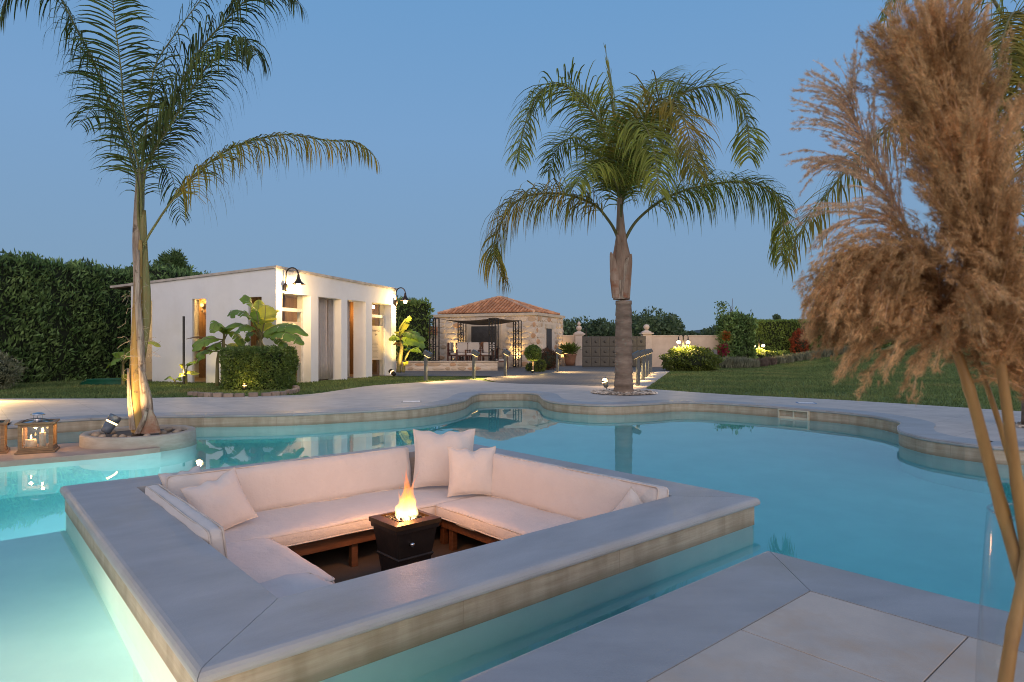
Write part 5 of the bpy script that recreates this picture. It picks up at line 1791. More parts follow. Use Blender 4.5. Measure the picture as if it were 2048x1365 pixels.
banana('tallest banana plant behind the box bush with lit yellow leaves', (522, 772), YB,
       [(z3([(990, 1250, 0), (990, 900, 0), (985, 640, 0)]), .10), (z3([(930, 1250, .3), (930, 900, .3), (950, 660, .3)]), .07)],
       [(z3([(990, 640, 0), (1030, 560, -.1), (1110, 500, -.3), (1250, 462, -.5), (1420, 480, -.6), (1600, 600, -.6)]), .30, M_BANANA, -.5),
        (z3([(995, 640, 0), (1050, 580, -.2), (1150, 545, -.4), (1290, 545, -.7), (1430, 610, -.8), (1545, 715, -.8)]), .28, M_BANANA, -.6),
        (z3([(990, 650, 0), (1040, 580, .1), (1120, 580, -.2), (1220, 640, -.3), (1290, 700, -.4), (1330, 790, -.4)]), .20, M_BANANA, -.3),
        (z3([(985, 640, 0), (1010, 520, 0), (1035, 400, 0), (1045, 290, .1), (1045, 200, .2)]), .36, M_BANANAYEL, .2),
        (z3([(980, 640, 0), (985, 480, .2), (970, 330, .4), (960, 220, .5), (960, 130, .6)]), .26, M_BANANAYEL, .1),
        (z3([(980, 640, 0), (960, 450, 0), (920, 280, 0), (850, 160, -.1), (770, 80, -.1), (742, 110, -.1)]), .24, M_BANANA, .5),
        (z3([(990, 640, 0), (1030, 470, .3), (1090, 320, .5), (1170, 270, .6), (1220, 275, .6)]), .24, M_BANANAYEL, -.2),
        (z3([(975, 640, 0), (930, 480, -.2), (830, 330, -.4), (700, 280, -.5), (590, 300, -.6), (568, 330, -.6)]), .28, M_BANANA, .4),
        (z3([(975, 640, 0), (900, 500, -.3), (800, 470, -.5), (720, 490, -.6), (640, 560, -.6)]), .27, M_BANANA, .3),
        (z3([(970, 640, .2), (900, 560, .1), (830, 570, 0), (790, 640, 0), (770, 700, 0)]), .26, M_BANANA, .2),
        (z3([(980, 660, 0), (1060, 760, -.3), (1150, 800, -.5), (1240, 860, -.6)]), .20, M_BANANA, -.4)])
banana('banana plant on the pole side of the box bush with brown edged leaves', (448, 772), YB,
       [(z3([(500, 1250, 0), (500, 900, 0), (500, 650, 0)]), .08), (z3([(420, 1250, .3), (420, 960, .3), (440, 800, .3)]), .06)],
       [(z3([(500, 650, 0), (440, 640, -.2), (330, 630, -.3), (220, 660, -.4), (130, 730, -.5), (95, 790, -.5)]), .26, M_BANANA, .5),
        (z3([(500, 650, 0), (500, 540, -.1), (450, 440, -.3), (400, 440, -.4), (340, 560, -.5)]), .30, M_BANANA, .3),
        (z3([(505, 650, 0), (530, 520, -.1), (620, 440, -.3), (720, 460, -.4)]), .28, M_BANANA, -.3),
        (z3([(505, 660, 0), (560, 560, 0), (640, 560, 0), (720, 640, 0), (760, 760, 0)]), .27, M_BANANA, -.2),
        (z3([(495, 660, 0), (420, 700, -.2), (380, 740, -.3), (420, 800, -.3)]), .22, M_BANANA, .2),
        (z3([(470, 800, .3), (340, 800, .1), (240, 810, 0), (180, 880, -.1), (150, 960, -.1)]), .18, M_BANANA, .4),
        (z3([(500, 700, 0), (560, 720, .1), (640, 700, .2), (720, 720, .2)]), .25, M_BANANAYEL, -.2),
        (z3([(505, 700, 0), (600, 740, -.1), (700, 760, -.1), (800, 760, -.1)]), .22, M_BANANA, -.2),
        (z3([(480, 700, 0), (380, 720, .2), (310, 740, .3), (300, 790, .3)]), .20, M_BANANADRY, .2),
        (z3([(470, 650, .4), (300, 620, .5), (150, 610, .5), (10, 640, .5)]), .11, M_BANANADRY, .1)])
light('banana_light', 'SPOT', (D(512, 770, YB).x, YB - .22, .55), 480, (1, .78, .32), .05, aim=(D(522, 640, YB).x, YB - .05, 2.1), angle=120, blend=.8)
YC = 25.3
def z4(l):
    return z3(l, (780, 600), 7.58)
banana('banana plant lit from below at the far end of the pavilion', (803, 748), YC,
       [(z4([(130, 1100, 0), (155, 900, 0), (180, 700, 0), (150, 640, 0)]), .10), (z4([(200, 1100, 0), (225, 930, 0), (290, 780, 0)]), .07), (z4([(120, 1050, .2), (130, 850, .2), (110, 800, .2)]), .05)],
       [(z4([(150, 640, 0), (140, 520, 0), (180, 400, 0), (250, 300, 0), (300, 245, 0)]), .38, M_BANANAYEL, .2),
        (z4([(150, 640, 0), (180, 520, -.2), (270, 480, -.4), (380, 520, -.6), (470, 570, -.6), (535, 620, -.6)]), .32, M_BANANA, -.4),
        (z4([(150, 640, 0), (190, 570, -.3), (270, 560, -.5), (380, 600, -.7), (460, 660, -.8), (530, 720, -.8)]), .32, M_BANANA, -.5),
        (z4([(150, 640, 0), (110, 560, -.2), (60, 560, -.3), (20, 620, -.4)]), .3, M_BANANA, .3),
        (z4([(290, 780, 0), (340, 740, -.2), (410, 750, -.3), (480, 790, -.3)]), .24, M_BANANA, -.3),
        (z4([(160, 660, 0), (200, 640, .3), (260, 690, .4), (280, 780, .4)]), .3, M_BANANA, -.1),
        (z4([(160, 660, 0), (120, 650, -.2), (95, 680, -.3)]), .2, M_BANANADRY, .2),
        (z4([(200, 1050, 0), (230, 960, -.1), (250, 930, -.1), (265, 960, -.1)]), .2, M_BANANAYEL, -.1)])
light('banana_light', 'SPOT', (D(806, 750, YC).x + .1, YC - .75, .2), 380, (1, .66, .18), .05, aim=(D(812, 680, YC).x, YC, 1.6), angle=100, blend=.9)
YD = 19.6
banana('small banana plant glowing at the foot of the black pole', (372, 770), YD,
       [([(372, 770, 0), (372, 752, 0), (373, 740, 0)], .05), ([(352, 770, 0), (350, 765, 0), (348, 758, 0)], .03)],
       [([(373, 742, 0), (376, 730, 0), (384, 724, -.1), (392, 726, -.1)], .17, M_BANANA, -.2), ([(373, 742, 0), (366, 734, -.1), (364, 728, -.1)], .13, M_BANANAYEL, .2), ([(373, 742, 0), (384, 744, -.2), (398, 748, -.3)], .14, M_BANANAYEL, -.3),
        ([(373, 746, 0), (364, 748, -.2), (358, 752, -.2)], .12, M_BANANAYEL, .3), ([(350, 764, 0), (340, 754, -.1), (328, 760, -.1)], .12, M_BANANA, .3), ([(350, 764, 0), (356, 756, -.1), (364, 762, -.1)], .10, M_BANANA, -.3)])
light('small_banana_light', 'POINT', (D(374, 757, YD).x, YD - .30, .38), 26, (1, .68, .18), .04)
banana('banana plant half hidden behind the planter palm', (246, 772), 19.2,
       [([(246, 772, 0), (246, 745, 0), (246, 728, 0)], .06)],
       [([(246, 730, 0), (240, 718, -.1), (226, 722, -.2), (212, 737, -.2)], .2, M_BANANA, .3), ([(246, 730, 0), (236, 706, 0), (224, 708, -.1)], .2, M_BANANA, .2), ([(246, 728, 0), (250, 704, 0), (254, 696, 0)], .26, M_BANANA, 0),
        ([(246, 730, 0), (262, 712, -.1), (276, 716, -.1), (284, 734, -.1)], .2, M_BANANA, -.3), ([(246, 728, .1), (280, 690, .1), (304, 684, 0), (320, 694, -.1)], .16, M_BANANAYEL, -.2), ([(246, 745, 0), (250, 752, -.1), (248, 762, -.1)], .1, M_BANANAYEL, 0)])
bp_ = D(367.5, 762, 19.4)
tag(MB().tube([(0, 0, -.05), (0, 0, 2.06)], .035, 8).build('post', M_BLACKPOLE), 'thin black upright post by the pavilion side wall', 'post').location = (bp_.x, 19.4, .0)
hs = MB()
for k in range(5):
    hs.tube([(.75 * (1 + .05 * math.sin(k)) * math.cos(q_) + .04 * k, (.30 + .02 * k) * math.sin(q_), .03 + .035 * k) for q_ in np.linspace(0, 6.283, 30)], .018, 6, False)
h_ = hs.build('garden_hose', M_HOSE, None, True)
hp = D(212, 767, 19.6)
h_.location = (hp.x, 19.6, -.03)
tag(h_, 'coiled green garden hose on the lawn by the tall hedge', 'hose')
for px, py, Yv, lb_, rz_ in ((633, 763, 21.0, 'black round spotlight on the lawn before the pavilion pillars', R(150)), (790, 753, 24.6, 'black round spotlight at the foot of the pavilion end', R(150))):
    c = P(px, py)
    t = spot_fixture(lb_, (c.x, c.y, -.03), rz_, 55, 1.25, M_IRON)

# ------------------------------------------------------------------ bollards
def bollard_parts(t, side):
    MB().box(-.046, .046, -.046, .046, -.03, .80).build('post', M_BOLLARD, t, bevel=.006)
    Mx = Matrix.Translation((side * .05, 0, .90)) @ Matrix.Rotation(R(28 * side), 4, 'Y')
    MB().box(*sorted((-.13 * side, .16 * side)), -.075, .075, -.07, .09, Mx).build('head', M_BOLLARD, t, bevel=.02)
    MB().box(*sorted((-.06 * side, .14 * side)), -.06, .06, -.082 if side > 0 else -.0712, -.0702 if side < 0 else -.072, Mx).build('lens', emit('bollard_lens', (1, .62, .22), 4), t)
    MB().tube([(side * .02, 0, .79), (side * .02, 0, .86)], .035, 8).build('neck', M_BOLLARD, t)
def bollard(label, loc, rz, side, first):
    if first is None:
        t = thing('bollard_light', label, 'bollard', loc, rz, 'bollard lights along the driveway')
        bollard_parts(t, side)
    else:
        t = dup(first, loc, rz, label)
    l = light('bollard_spot', 'SPOT', (0, 0, 0), 120, (1, .62, .24), .04, angle=125, blend=.7)
    l.parent = t
    l.location = (side * .20, 0, .76)
    l.rotation_euler = (0, R(-26 * side), 0)
    return t
lb1 = None
names_l = ['bollard light nearest the pavilion end', 'second bollard light along the lawn side of the driveway', 'bollard light on the lawn side before the low stone wall', 'bollard light beside the stone house door side']
for (px, py), lb_ in zip([(851.5, 762.4), (947.6, 756.6), (1010.4, 752.4), (1114.5, 743.7)], names_l):
    c = P(px, py)
    t = bollard(lb_, (c.x, c.y, 0), R(-18), 1, lb1)
    lb1 = lb1 or t
rb1 = None
names_r = ['closest bollard light on the kerb past the pebble ring palm', 'second bollard light along the kerb', 'third bollard light along the kerb', 'fourth bollard light along the kerb', 'bollard light at the gate end of the kerb']
for (px, py), lb_ in zip([(1276, 771.9), (1286.4, 761), (1293, 754), (1298, 749), (1301.5, 745.3)], names_r):
    c = P(px, py)
    t = bollard(lb_, (c.x, c.y, 0), R(14), -1, rb1)
    rb1 = rb1 or t
# bollard by the deck at the picture edge, whose light spills over the paving
c = Vector((-11.75, 13.9, 0))
bollard('bollard light beside the deck past the lanterns', c, R(-60), 1, None)
light('deck_pool_of_light', 'SPOT', (-11.45, 13.7, .75), 330, (1, .62, .2), .05, aim=(-10.4, 12.9, 0), angle=110, blend=.8)

# ------------------------------------------------------------------ stone house
HO = Vector((-4.55, 37.4, 0))
HA = math.atan2(-.406, .914)
HL, HDp, HH = 6.41, 4.4, 2.93
house = thing('stone_house', 'small rubble stone house with a terracotta hip roof', 'building', HO, HA)
hx_ = Vector((math.cos(HA), math.sin(HA), 0))
hy_ = Vector((-math.sin(HA), math.cos(HA), 0))
MB().box(0, HL, 0, HDp, -.1, HH).build('wall', M_MORTAR, house)
def h_of(px, ybase=0.0):
    m = (px - CX) / F
    return (m * HO.y - HO.x) / (hx_.x - m * hx_.y)
def hz(px, py):
    s_ = h_of(px)
    p = HO + hx_ * s_
    return CAM_H - (py - HY) / F * p.y
wx0, wx1 = h_of(943), h_of(994)
wz0, wz1 = hz(968, 697), hz(968, 653)
win = MB().box(wx0 - .28, wx1 + .28, -.05, -.002, wz1, wz1 + .22).box(wx0 - .25, wx0, -.05, -.002, wz0, wz1).box(wx1, wx1 + .25, -.05, -.002, wz0, wz1).build('window', M_CORNICE, house)
MB().box(wx0 - .3, wx1 + .3, -.12, -.002, wz0 - .07, wz0 - .001).build('sill', M_CORNICE, win)
sh_n = 22
for k in range(sh_n):
    z_ = wz0 + (wz1 - wz0) * k / sh_n
    MB().box(wx0, wx1, -.032, -.012, z_ + .003, z_ + (wz1 - wz0) / sh_n - .003).build('shutter_slat', M_SHUTTER, win)
MB().box(wx0, wx1, -.010, -.003, wz0, wz1).build('shutter_backing', M_BLACKPOLE, win)
dy0, dy1, dz1 = 1.55, 2.35, 2.12
dr = MB().box(HL + .004, HL + .03, dy0, dy1, 0, dz1).build('door', mat('grey_door', (.055, .055, .06), .5), house)
MB().box(HL + .004, HL + .06, dy0 - .18, dy1 + .2, dz1, dz1 + .24).build('lintel', M_CORNICE, dr)
MB().box(HL + .031, HL + .06, dy0 + .06, dy0 + .09, 1.0, 1.15).build('handle', M_IRON, dr)
def stones(parent, L_, H_, Mx, keep, cw=.42, ch=.30, seed=1, name='stone', m=M_STONE, z0=0.0):
    r = random.Random(seed)
    rows = max(1, int(round(H_ / ch)))
    k = 0
    y = 0.0
    for i in range(rows):
        h = H_ / rows
        x = -r.uniform(0, cw * .5)
        while x < L_:
            w = cw * r.uniform(.55, 1.5)
            x0, x1 = max(0, x), min(L_, x + w)
            x += w
            if x1 - x0 < .08:
                continue
            cx_, cz_ = (x0 + x1) / 2, z0 + h * (i + .5)
            if not keep(cx_, cz_, (x1 - x0) / 2, h / 2):
                continue
            hw, hh_ = (x1 - x0) / 2 - .018, h / 2 - .018 + r.uniform(-.01, .012)
            n = 8
            ring = []
            for q in range(n):
                a_ = 2 * math.pi * (q + .5) / n
                ca, sa = math.cos(a_), math.sin(a_)
                e_ = 3.2
                kk = (abs(ca) ** e_ + abs(sa) ** e_) ** (-1 / e_) * r.uniform(.84, 1.05)
                ring.append((ca * kk * hw, sa * kk * hh_))
            dpt = r.uniform(.02, .05)
            vs = [(a_, .001, b_) for a_, b_ in ring] + [(a_ * .96, -dpt * .8, b_ * .95) for a_, b_ in ring] + [(a_ * .72, -dpt, b_ * .72) for a_, b_ in ring]
            fs = [tuple(range(2 * n, 3 * n))[::-1]]
            for lv in (0, 1):
                fs += [(lv * n + q, (lv + 1) * n + q, (lv + 1) * n + (q + 1) % n, lv * n + (q + 1) % n) for q in range(n)]
            mb = MB().add([Mx @ (Vector(p) + Vector((0, 0, 0))) for p in [(cx_ + p[0], p[1], cz_ + p[2]) for p in vs]], fs)
            mb.build(name, m, parent)
            k += 1
    return k
def keep_front(x, z, hw, hh_):
    return not (x + hw > wx0 - .30 and x - hw < wx1 + .30 and z + hh_ > wz0 - .08 and z - hh_ < wz1 + .22)
n1_ = stones(house, HL, HH - .16, Matrix.Identity(4), keep_front, .46, .31, 4)
Mside = Matrix.Translation((HL, 0, 0)) @ Matrix.Rotation(R(90), 4, 'Z')
def keep_side(x, z, hw, hh_):
    return not (x + hw > dy0 - .2 and x - hw < dy1 + .22 and z - hh_ < dz1 + .25)
n2_ = stones(house, HDp, HH - .16, Mside, keep_side, .46, .31, 5)
MB().box(-.10, HL + .10, -.10, HDp + .10, HH - .14, HH + .02).build('cornice', M_CORNICE, house, bevel=.015)
ap = Vector((HL / 2, HDp / 2, HH + 1.06))
rb = [Vector((.18, .12, HH + .06)), Vector((HL - .18, .12, HH + .06)), Vector((HL - .18, HDp - .12, HH + .06)), Vector((.18, HDp - .12, HH + .06))]
rl = .14
apl, apr = ap + Vector((-rl, 0, 0)), ap + Vector((rl, 0, 0))
rf = MB().add([tuple(p) for p in rb] + [tuple(apl), tuple(apr)], [(0, 1, 5, 4), (1, 2, 5), (2, 3, 4, 5), (3, 0, 4)]).build('roof', M_TERRA, house)
tl = MB()
def slope_tiles(b0, b1, t0, t1, n):
    """barrel tiles from eave b0-b1 up to ridge t0-t1"""
    wv = (b1 - b0)
    up = ((t0 + t1) / 2 - (b0 + b1) / 2)
    nrm_ = wv.cross(up).normalized()
    if nrm_.z < 0: nrm_ = -nrm_
    wl_ = wv.length
    wd = wv.normalized()
    perp = (up - wd * up.dot(wd))
    pl_ = perp.length
    perp.normalize()
    la, lb2 = (t0 - b0).dot(wd), (t1 - b0).dot(wd)
    for i in range(n):
        x = wl_ * (i + .5) / n
        if x < la: hm = x / max(la, 1e-6)
        elif x > lb2: hm = (wl_ - x) / max(wl_ - lb2, 1e-6)
        else: hm = 1
        Lr = pl_ * hm
        r = wl_ / n * .30
        nt_ = max(1, int(Lr / .38))
        for k in range(nt_):
            s0, s1 = Lr * k / nt_ - (.03 if k else 0), Lr * (k + 1) / nt_
            vs, fs = [], []
            for s_, rr_, lift_ in ((s0, r * 1.06, .012), (s1, r * .9, .0)):
                c_ = b0 + wd * x + perp * s_ + nrm_ * (.012 + lift_)
                for q in range(6):
                    a_ = math.pi * q / 5
                    vs.append(c_ + wd * rr_ * math.cos(a_) + nrm_ * rr_ * math.sin(a_) * 1.1)
            fs = [(q, q + 1, q + 7, q + 6) for q in range(5)] + [(0, 5, 4, 3, 2, 1)]
            tl.add(vs, fs)
slope_tiles(rb[0], rb[1], apl, apr, 27)
slope_tiles(rb[1], rb[2], apr, apr, 19)
slope_tiles(rb[3], rb[0], apl, apl, 19)
tag(tl.build('roof_tiles', M_TERRA, rf), kind='stuff')
hip = MB()
for a_, b_ in ((rb[0], apl), (rb[1], apr), (apl, apr), (rb[2], apr)):
    n = max(2, int((b_ - a_).length / .36))
    for k in range(n):
        p0, p1 = a_.lerp(b_, k / n), a_.lerp(b_, (k + 1.08) / n if k < n - 1 else 1)
        hip.tube([p0 + Vector((0, 0, .045)), p1 + Vector((0, 0, .03))], [.085, .072], 8)
tag(hip.build('ridge_tiles', mat('ridge_terracotta', (.66, .42, .28), .8, island=.2), rf), kind='stuff')
# terrace wall in front, with stones
TW = P(995, 741)
TWl = P(838, 741.5)
td = (TW - TWl)
ta = math.atan2(td.y, td.x)
tw = thing('terrace_wall', 'low stone terrace wall with a pale top before the stone house', 'wall', (TWl.x - 2.5 * math.cos(ta), TWl.y - 2.5 * math.sin(ta), 0), ta)
Ltw = td.length + 2.5
MB().box(0, Ltw, 0, .35, -.05, .38).build('core', M_MORTAR, tw)
stones(tw, Ltw, .37, Matrix.Identity(4), lambda *a: True, .5, .185, 9)
MB().box(-.02, Ltw + .04, -.05, .40, .381, .44).build('cap', M_CORNICE, tw, bevel=.01)
MB().box(0, Ltw - .35, .36, 4.6, -.05, .30).build('terrace_floor', M_DRIVE, tw)
tx, ty = Vector((math.cos(ta), math.sin(ta), 0)), Vector((-math.sin(ta), math.cos(ta), 0))
# wrought iron lattice columns and shade sail
def lattice(label, loc, h, w=.32):
    t = thing('lattice_column', label, 'column', loc, HA, 'wrought iron lattice columns of the shade')
    for sx in (-1, 1):
        for sy in (-1, 1):
            MB().box(sx * w / 2 - .022, sx * w / 2 + .022, sy * w / 2 - .022, sy * w / 2 + .022, 0, h).build('upright', M_IRON, t)
    n = max(2, int(round(h / .62)))
    for k in range(n + 1):
        z_ = h * k / n
        z_ = min(z_, h - .03)
        MB().box(-w / 2, w / 2, -w / 2 - .012, -w / 2 + .012, z_, z_ + .03).build('crossbar', M_IRON, t)
        MB().box(-w / 2, w / 2, w / 2 - .012, w / 2 + .012, z_, z_ + .03).build('crossbar', M_IRON, t)
    sc_ = MB()
    for k in range(n):
        z0 = h * k / n
        hh_ = h / n
        for sx in (-1, 1):
            for pz in (0, 1):
                pts = []
                for q in np.linspace(0, 5.2, 12):
                    rr_ = .085 * (1 - q / 7.5)
                    pts.append((sx * (w * .26) + sx * rr_ * math.cos(q) * .8, -w / 2, z0 + hh_ * (.28 + .45 * pz) + rr_ * math.sin(q) * 1.5 * (1 if pz else -1)))
                sc_.tube(pts, .016, 4, False)
        sc_.tube([(0, -w / 2, z0), (0, -w / 2, z0 + hh_)], .012, 4, False)
    sc_.build('scrollwork', M_IRON, t)
    return t
cl1 = D(868, 722, 30.4)
cl2 = D(987, 722, 30.2)
lattice('iron lattice column on the terrace wall nearest the hedge', (cl1.x, 30.55, .44), 2.02)
lattice('iron lattice column standing before the shuttered window', (cl2.x, 30.35, .44), 2.02)
cb1 = D(924, 722, 35.6)
cb2 = D(1034.5, 734, 34.3)
lattice('iron lattice column against the wall beside the shuttered window', (cb1.x, 35.6, .3), 2.2)
lattice('iron lattice column lit at its foot near the house corner', (cb2.x, 34.3, 0), 2.5)
sail = thing('shade_sail', 'taupe shade cloth sagging between the iron columns', 'shade sail')
c1, c2, c3, c4 = Vector((cl1.x, 30.5, 2.46)), Vector((cl2.x, 30.3, 2.46)), Vector((cb2.x, 34.2, 2.46)), Vector((cb1.x, 35.5, 2.46))
vs, fs = [], []
n = 14
for i in range(n + 1):
    for j in range(n + 1):
        u_, v_ = i / n, j / n
        p = (c1.lerp(c2, u_)).lerp(c4.lerp(c3, u_), v_)
        pin = .12 * math.sin(math.pi * u_)
        p.z -= .27 * (math.sin(math.pi * u_) * .6 + .4 * math.sin(math.pi * v_) * math.sin(math.pi * u_)) * (.7 + .3 * v_)
        vs.append(p)
for i in range(n):
    for j in range(n):
        a_ = i * (n + 1) + j
        fs.append((a_, a_ + n + 1, a_ + n + 2, a_ + 1))
s_ = MB().add(vs, fs).build('cloth', M_SAIL, sail, True)
md = s_.modifiers.new('thick', 'SOLIDIFY')
md.thickness = .01
for a_, b_ in ((c1, c2), (c2, c3), (c1, c4)):
    MB().tube([a_, b_], .006, 5).build('cable', M_IRON, sail)
# terrace furniture
def armchair(label, loc, rz, first=None):
    if first is not None:
        return dup(first, loc, rz, label)
    t = thing('armchair', label, 'armchair', loc, rz, 'red timber armchairs on the terrace')
    for sx in (-1, 1):
        for sy in (-1, 1):
            MB().box(sx * .32 - .03, sx * .32 + .03, sy * .30 - .03, sy * .30 + .03, 0, .62 if sy < 0 else .95).build('leg', M_REDWOOD, t, bevel=.006)
        MB().box(sx * .32 - .045, sx * .32 + .045, -.36, .32, .6201, .66).build('armrest', M_REDWOOD, t, bevel=.008)
    MB().box(-.29, .29, -.29, .30, .34, .39).build('seat_frame', M_REDWOOD, t)
    for k in range(5):
        x = -.22 + .11 * k
        MB().box(x - .03, x + .03, .28, .305, .40, .92).build('back_slat', M_REDWOOD, t)
    MB().box(-.35, .35, .265, .325, .921, 1.0).build('top_rail', M_REDWOOD, t, bevel=.01)
    MB().box(-.28, .28, -.30, .20, .391, .50).build('seat_cushion', M_FABRIC, t, bevel=.04)
    MB().box(-.28, .28, .16, .262, .505, 1.02).build('back_cushion', M_FABRIC, t, bevel=.04)
    return t
tz = .30
ac = armchair('red timber armchair at the hedge end of the terrace table', (D(911, 700, 32.2).x, 32.2, tz), R(80))
armchair('red timber armchair with its white back cushion toward the pool', (D(926, 700, 31.5).x, 31.5, tz), R(8), ac)
armchair('red timber armchair behind the second bollard light', (D(946, 700, 31.4).x, 31.4, tz), R(-4), ac)
armchair('red timber armchair before the shuttered window column', (D(976, 700, 31.3).x, 31.4, tz), R(-10), ac)
armchair('red timber armchair on the ground past the terrace wall end', (D(1000, 700, 31.9).x, 31.9, 0.0), R(-80), ac)
armchair('red timber armchair on the far side of the terrace table', (D(955, 700, 34.2).x, 34.3, tz), R(5), ac)
tb = thing('terrace_table', 'red timber table with glasses on the terrace', 'table', (D(957, 700, 32.7).x, 32.8, tz), HA)
MB().box(-1.0, 1.0, -.45, .45, .70, .75).build('tabletop', M_REDWOOD, tb, bevel=.01)
for sx in (-1, 1):
    for sy in (-1, 1):
        MB().box(sx * .88 - .04, sx * .88 + .04, sy * .36 - .04, sy * .36 + .04, 0, .6999).build('leg', M_REDWOOD, tb)
for k, (dx, h_) in enumerate(((-.55, .26), (-.40, .30), (-.28, .26))):
    t = MB().lathe([(.05, 0), (.05, .008), (.01, .012), (.01, h_ * .5), (.05, h_ * .62), (.055, h_ * .8), (.045, h_)], 12).build('goblet', M_LID, None, True)
    t.location = Vector(tb.location) + Vector((dx * 1.0, -.1, .75))
    tag(t, ('white goblet on the terrace table nearest the hedge', 'tallest white goblet, middle of the three on the terrace table', 'white goblet on the terrace table nearest the brown pot')[k], 'goblet', 'goblets on the terrace table')
t = MB().lathe([(.12, 0), (.17, .1), (.18, .25), (.15, .30), (.14, .28)], 14).build('table_pot', M_POT, None, True)
t.location = Vector(tb.location) + Vector((.28, 0, .75))
tag(t, 'brown pot in the middle of the terrace table', 'pot')
# barbecue / oven block left of the house
ov_ = thing('stone_oven', 'stone oven block with a red brick top beside the house', 'oven', D(846, 722, 34.6) * 1.0, R(-20))
ov_.location.z = .28
MB().box(-.9, .7, -.4, .4, 0, 1.35).build('body', M_MORTAR, ov_)
for i in range(5):
    for j in range(4):
        MB().box(-.88 + j * .39, -.88 + j * .39 + .36, -.43, -.401, .03 + i * .26, .03 + i * .26 + .235).build('stone', M_STONE, ov_, bevel=.01)
MB().box(-.95, .75, -.45, .45, 1.351, 1.42).build('shelf', M_CORNICE, ov_)
MB().box(-.75, .7, -.38, .38, 1.421, 1.9).build('brick_top', M_TERRA, ov_, bevel=.03)
# house uplights
def uplight(label, loc, aim, power, col=(1, .64, .22), ang=75):
    t = thing('uplight', label, 'spotlight', loc, 0, 'uplights round the stone house')
    MB().lathe([(.05, 0), (.06, .06), (.055, .09)], 12).build('housing', M_IRON, t, True)
    MB().lathe([(.045, .0905), (.02, .097)], 12).build('lens', M_HALO, t)
    a_ = Vector(aim) - Vector(loc)
    l = light('uplight_lamp', 'SPOT', (0, 0, .16), power * 7, col, .03, angle=ang, blend=.9)
    l.parent = t
    l.rotation_euler = (a_ - Vector((0, 0, .16))).to_track_quat('-Z', 'Y').to_euler()
    return t
def hw(px, dist):
    s_ = h_of(px)
    return HO + hx_ * s_ - hy_ * dist
p = hw(913, .35); p.z = .30
uplight('uplight washing the house wall behind the terrace chairs', p, p + hy_ * .28 + Vector((0, 0, 1.2)), 26)
p = hw(1034, .28); p.z = 0
uplight('uplight washing the wall behind the corner lattice column', p, p + hy_ * .22 + Vector((0, 0, 1.2)), 30)
p = HO + hx_ * (HL + .35) + hy_ * (HDp - .35)
uplight('uplight washing the house side wall past the door', p, p - hx_ * .3 + Vector((0, 0, 1.3)), 22)
tp_ = P(1066, 745)
topi = thing('topiary_tree', 'ball topiary on a short stem beside the house corner', 'tree', (tp_.x, tp_.y, 0))
d = unit(rng.normal(size=(3500, 3)))
C = d * (.34 + rng.normal(0, .02, (3500, 1))) + np.array([0, 0, .84])
leaves('crown', C, d * .4 + rng.normal(0, .6, C.shape), M_BOX, .07, .04, topi)
MB().lathe([(.01, .56), (.2, .64), (.28, .84), (.2, 1.04), (.01, 1.12)], 12).build('shade_core', M_CORE, topi)
MB().tube([(0, 0, 0), (0, 0, .62)], .035, 8).build('trunk', mat('pale_bark', (.3, .22, .15), .8), topi)
p = tp_ + Vector((-.03, -.42, 0))
uplight('uplight at the foot of the ball topiary', p, tp_ + Vector((0, 0, .55)), 7, ang=60)
for px, py, rx, rz_, m, lb_, n_ in ((1080, 744, .28, .30, M_LIME, 'small yellow lit shrub between topiary and dark red shrub', 1400), (1062, 743, .22, .2, M_LIME, 'tiny yellow lit shrub under the ball topiary', 900), (1095, 740, .55, .52, mat('dark_red_brown_leaf', (.11, .05, .025), .7, island=.4, trans=.2), 'dark red brown shrub beside the house door', 3000)):
    c = P(px, py)
    round_bush('shrub', lb_, 'shrub', (c.x, c.y + .3, -.02), rx, rx * .8, rz_, n_, .10, .025, m, zc=rz_ * .9, upb=.8)
p = P(1084, 748)
light('shrub_light', 'POINT', (p.x, p.y + .1, .22), 8, (1, .66, .16), .04)

# ------------------------------------------------------------------ boundary wall, pillars and gate
def gwall(label, a, b, z1):
    d_ = b - a
    t = thing('garden_wall', label, 'wall', a, math.atan2(d_.y, d_.x), 'beige boundary wall')
    MB().box(0, d_.length, 0, .25, -.2, z1 - .06).build('face', M_BEIGEWALL, t)
    MB().box(-.0, d_.length, -.02, .27, z1 - .0599, z1).build('capping', M_CREAM, t)
    return t
gwall('short beige wall between the stone house and the gate pillar', Vector((2.6, 38.6, 0)), Vector((3.98, 38.6, 0)), 1.78)
gwall('long beige wall from the gate pillar to the magenta flowers', Vector((7.6, 35.1, 0)), Vector((11.9, 35.4, 0)), 1.72)
def pillar(label, loc, spike):
    t = thing('gate_pillar', label, 'pillar', loc, 0, 'cream pillars of the gate')
    MB().box(-.24, .24, -.24, .24, -.1, 1.78).build('shaft', M_CREAM, t, bevel=.01)
    MB().box(-.33, .33, -.33, .33, 1.7801, 1.86).build('cap_slab', M_CREAM, t, bevel=.012)
    MB().lathe([(.30, 1.861), (.25, 1.93), (.14, 1.97), (.09, 2.02)], 18).build('cap_dome', M_CREAM, t, True)
    MB().lathe([(.06, 2.02), (.13, 2.07), (.17, 2.15), (.165, 2.22), (.12, 2.29), (.05, 2.32)], 18).build('ball', M_CREAM, t, True)
    if spike:
        MB().lathe([(.04, 2.321), (.11, 2.40), (.09, 2.47), (.01, 2.58)], 14).build('spike', M_CREAM, t, True)
    return t
p1_ = D(1158, 730, 37.6)
p2_ = D(1291, 733, 35.3)
pillar('gate pillar with ball and pointed finial by the potted plant', (p1_.x, 37.6, 0), True)
pillar('gate pillar with a plain ball beside the long beige wall', (p2_.x + .05, 35.3, 0), False)
ga_, gb_ = Vector((3.75, 34.3, 0)), Vector((7.08, 34.0, 0))
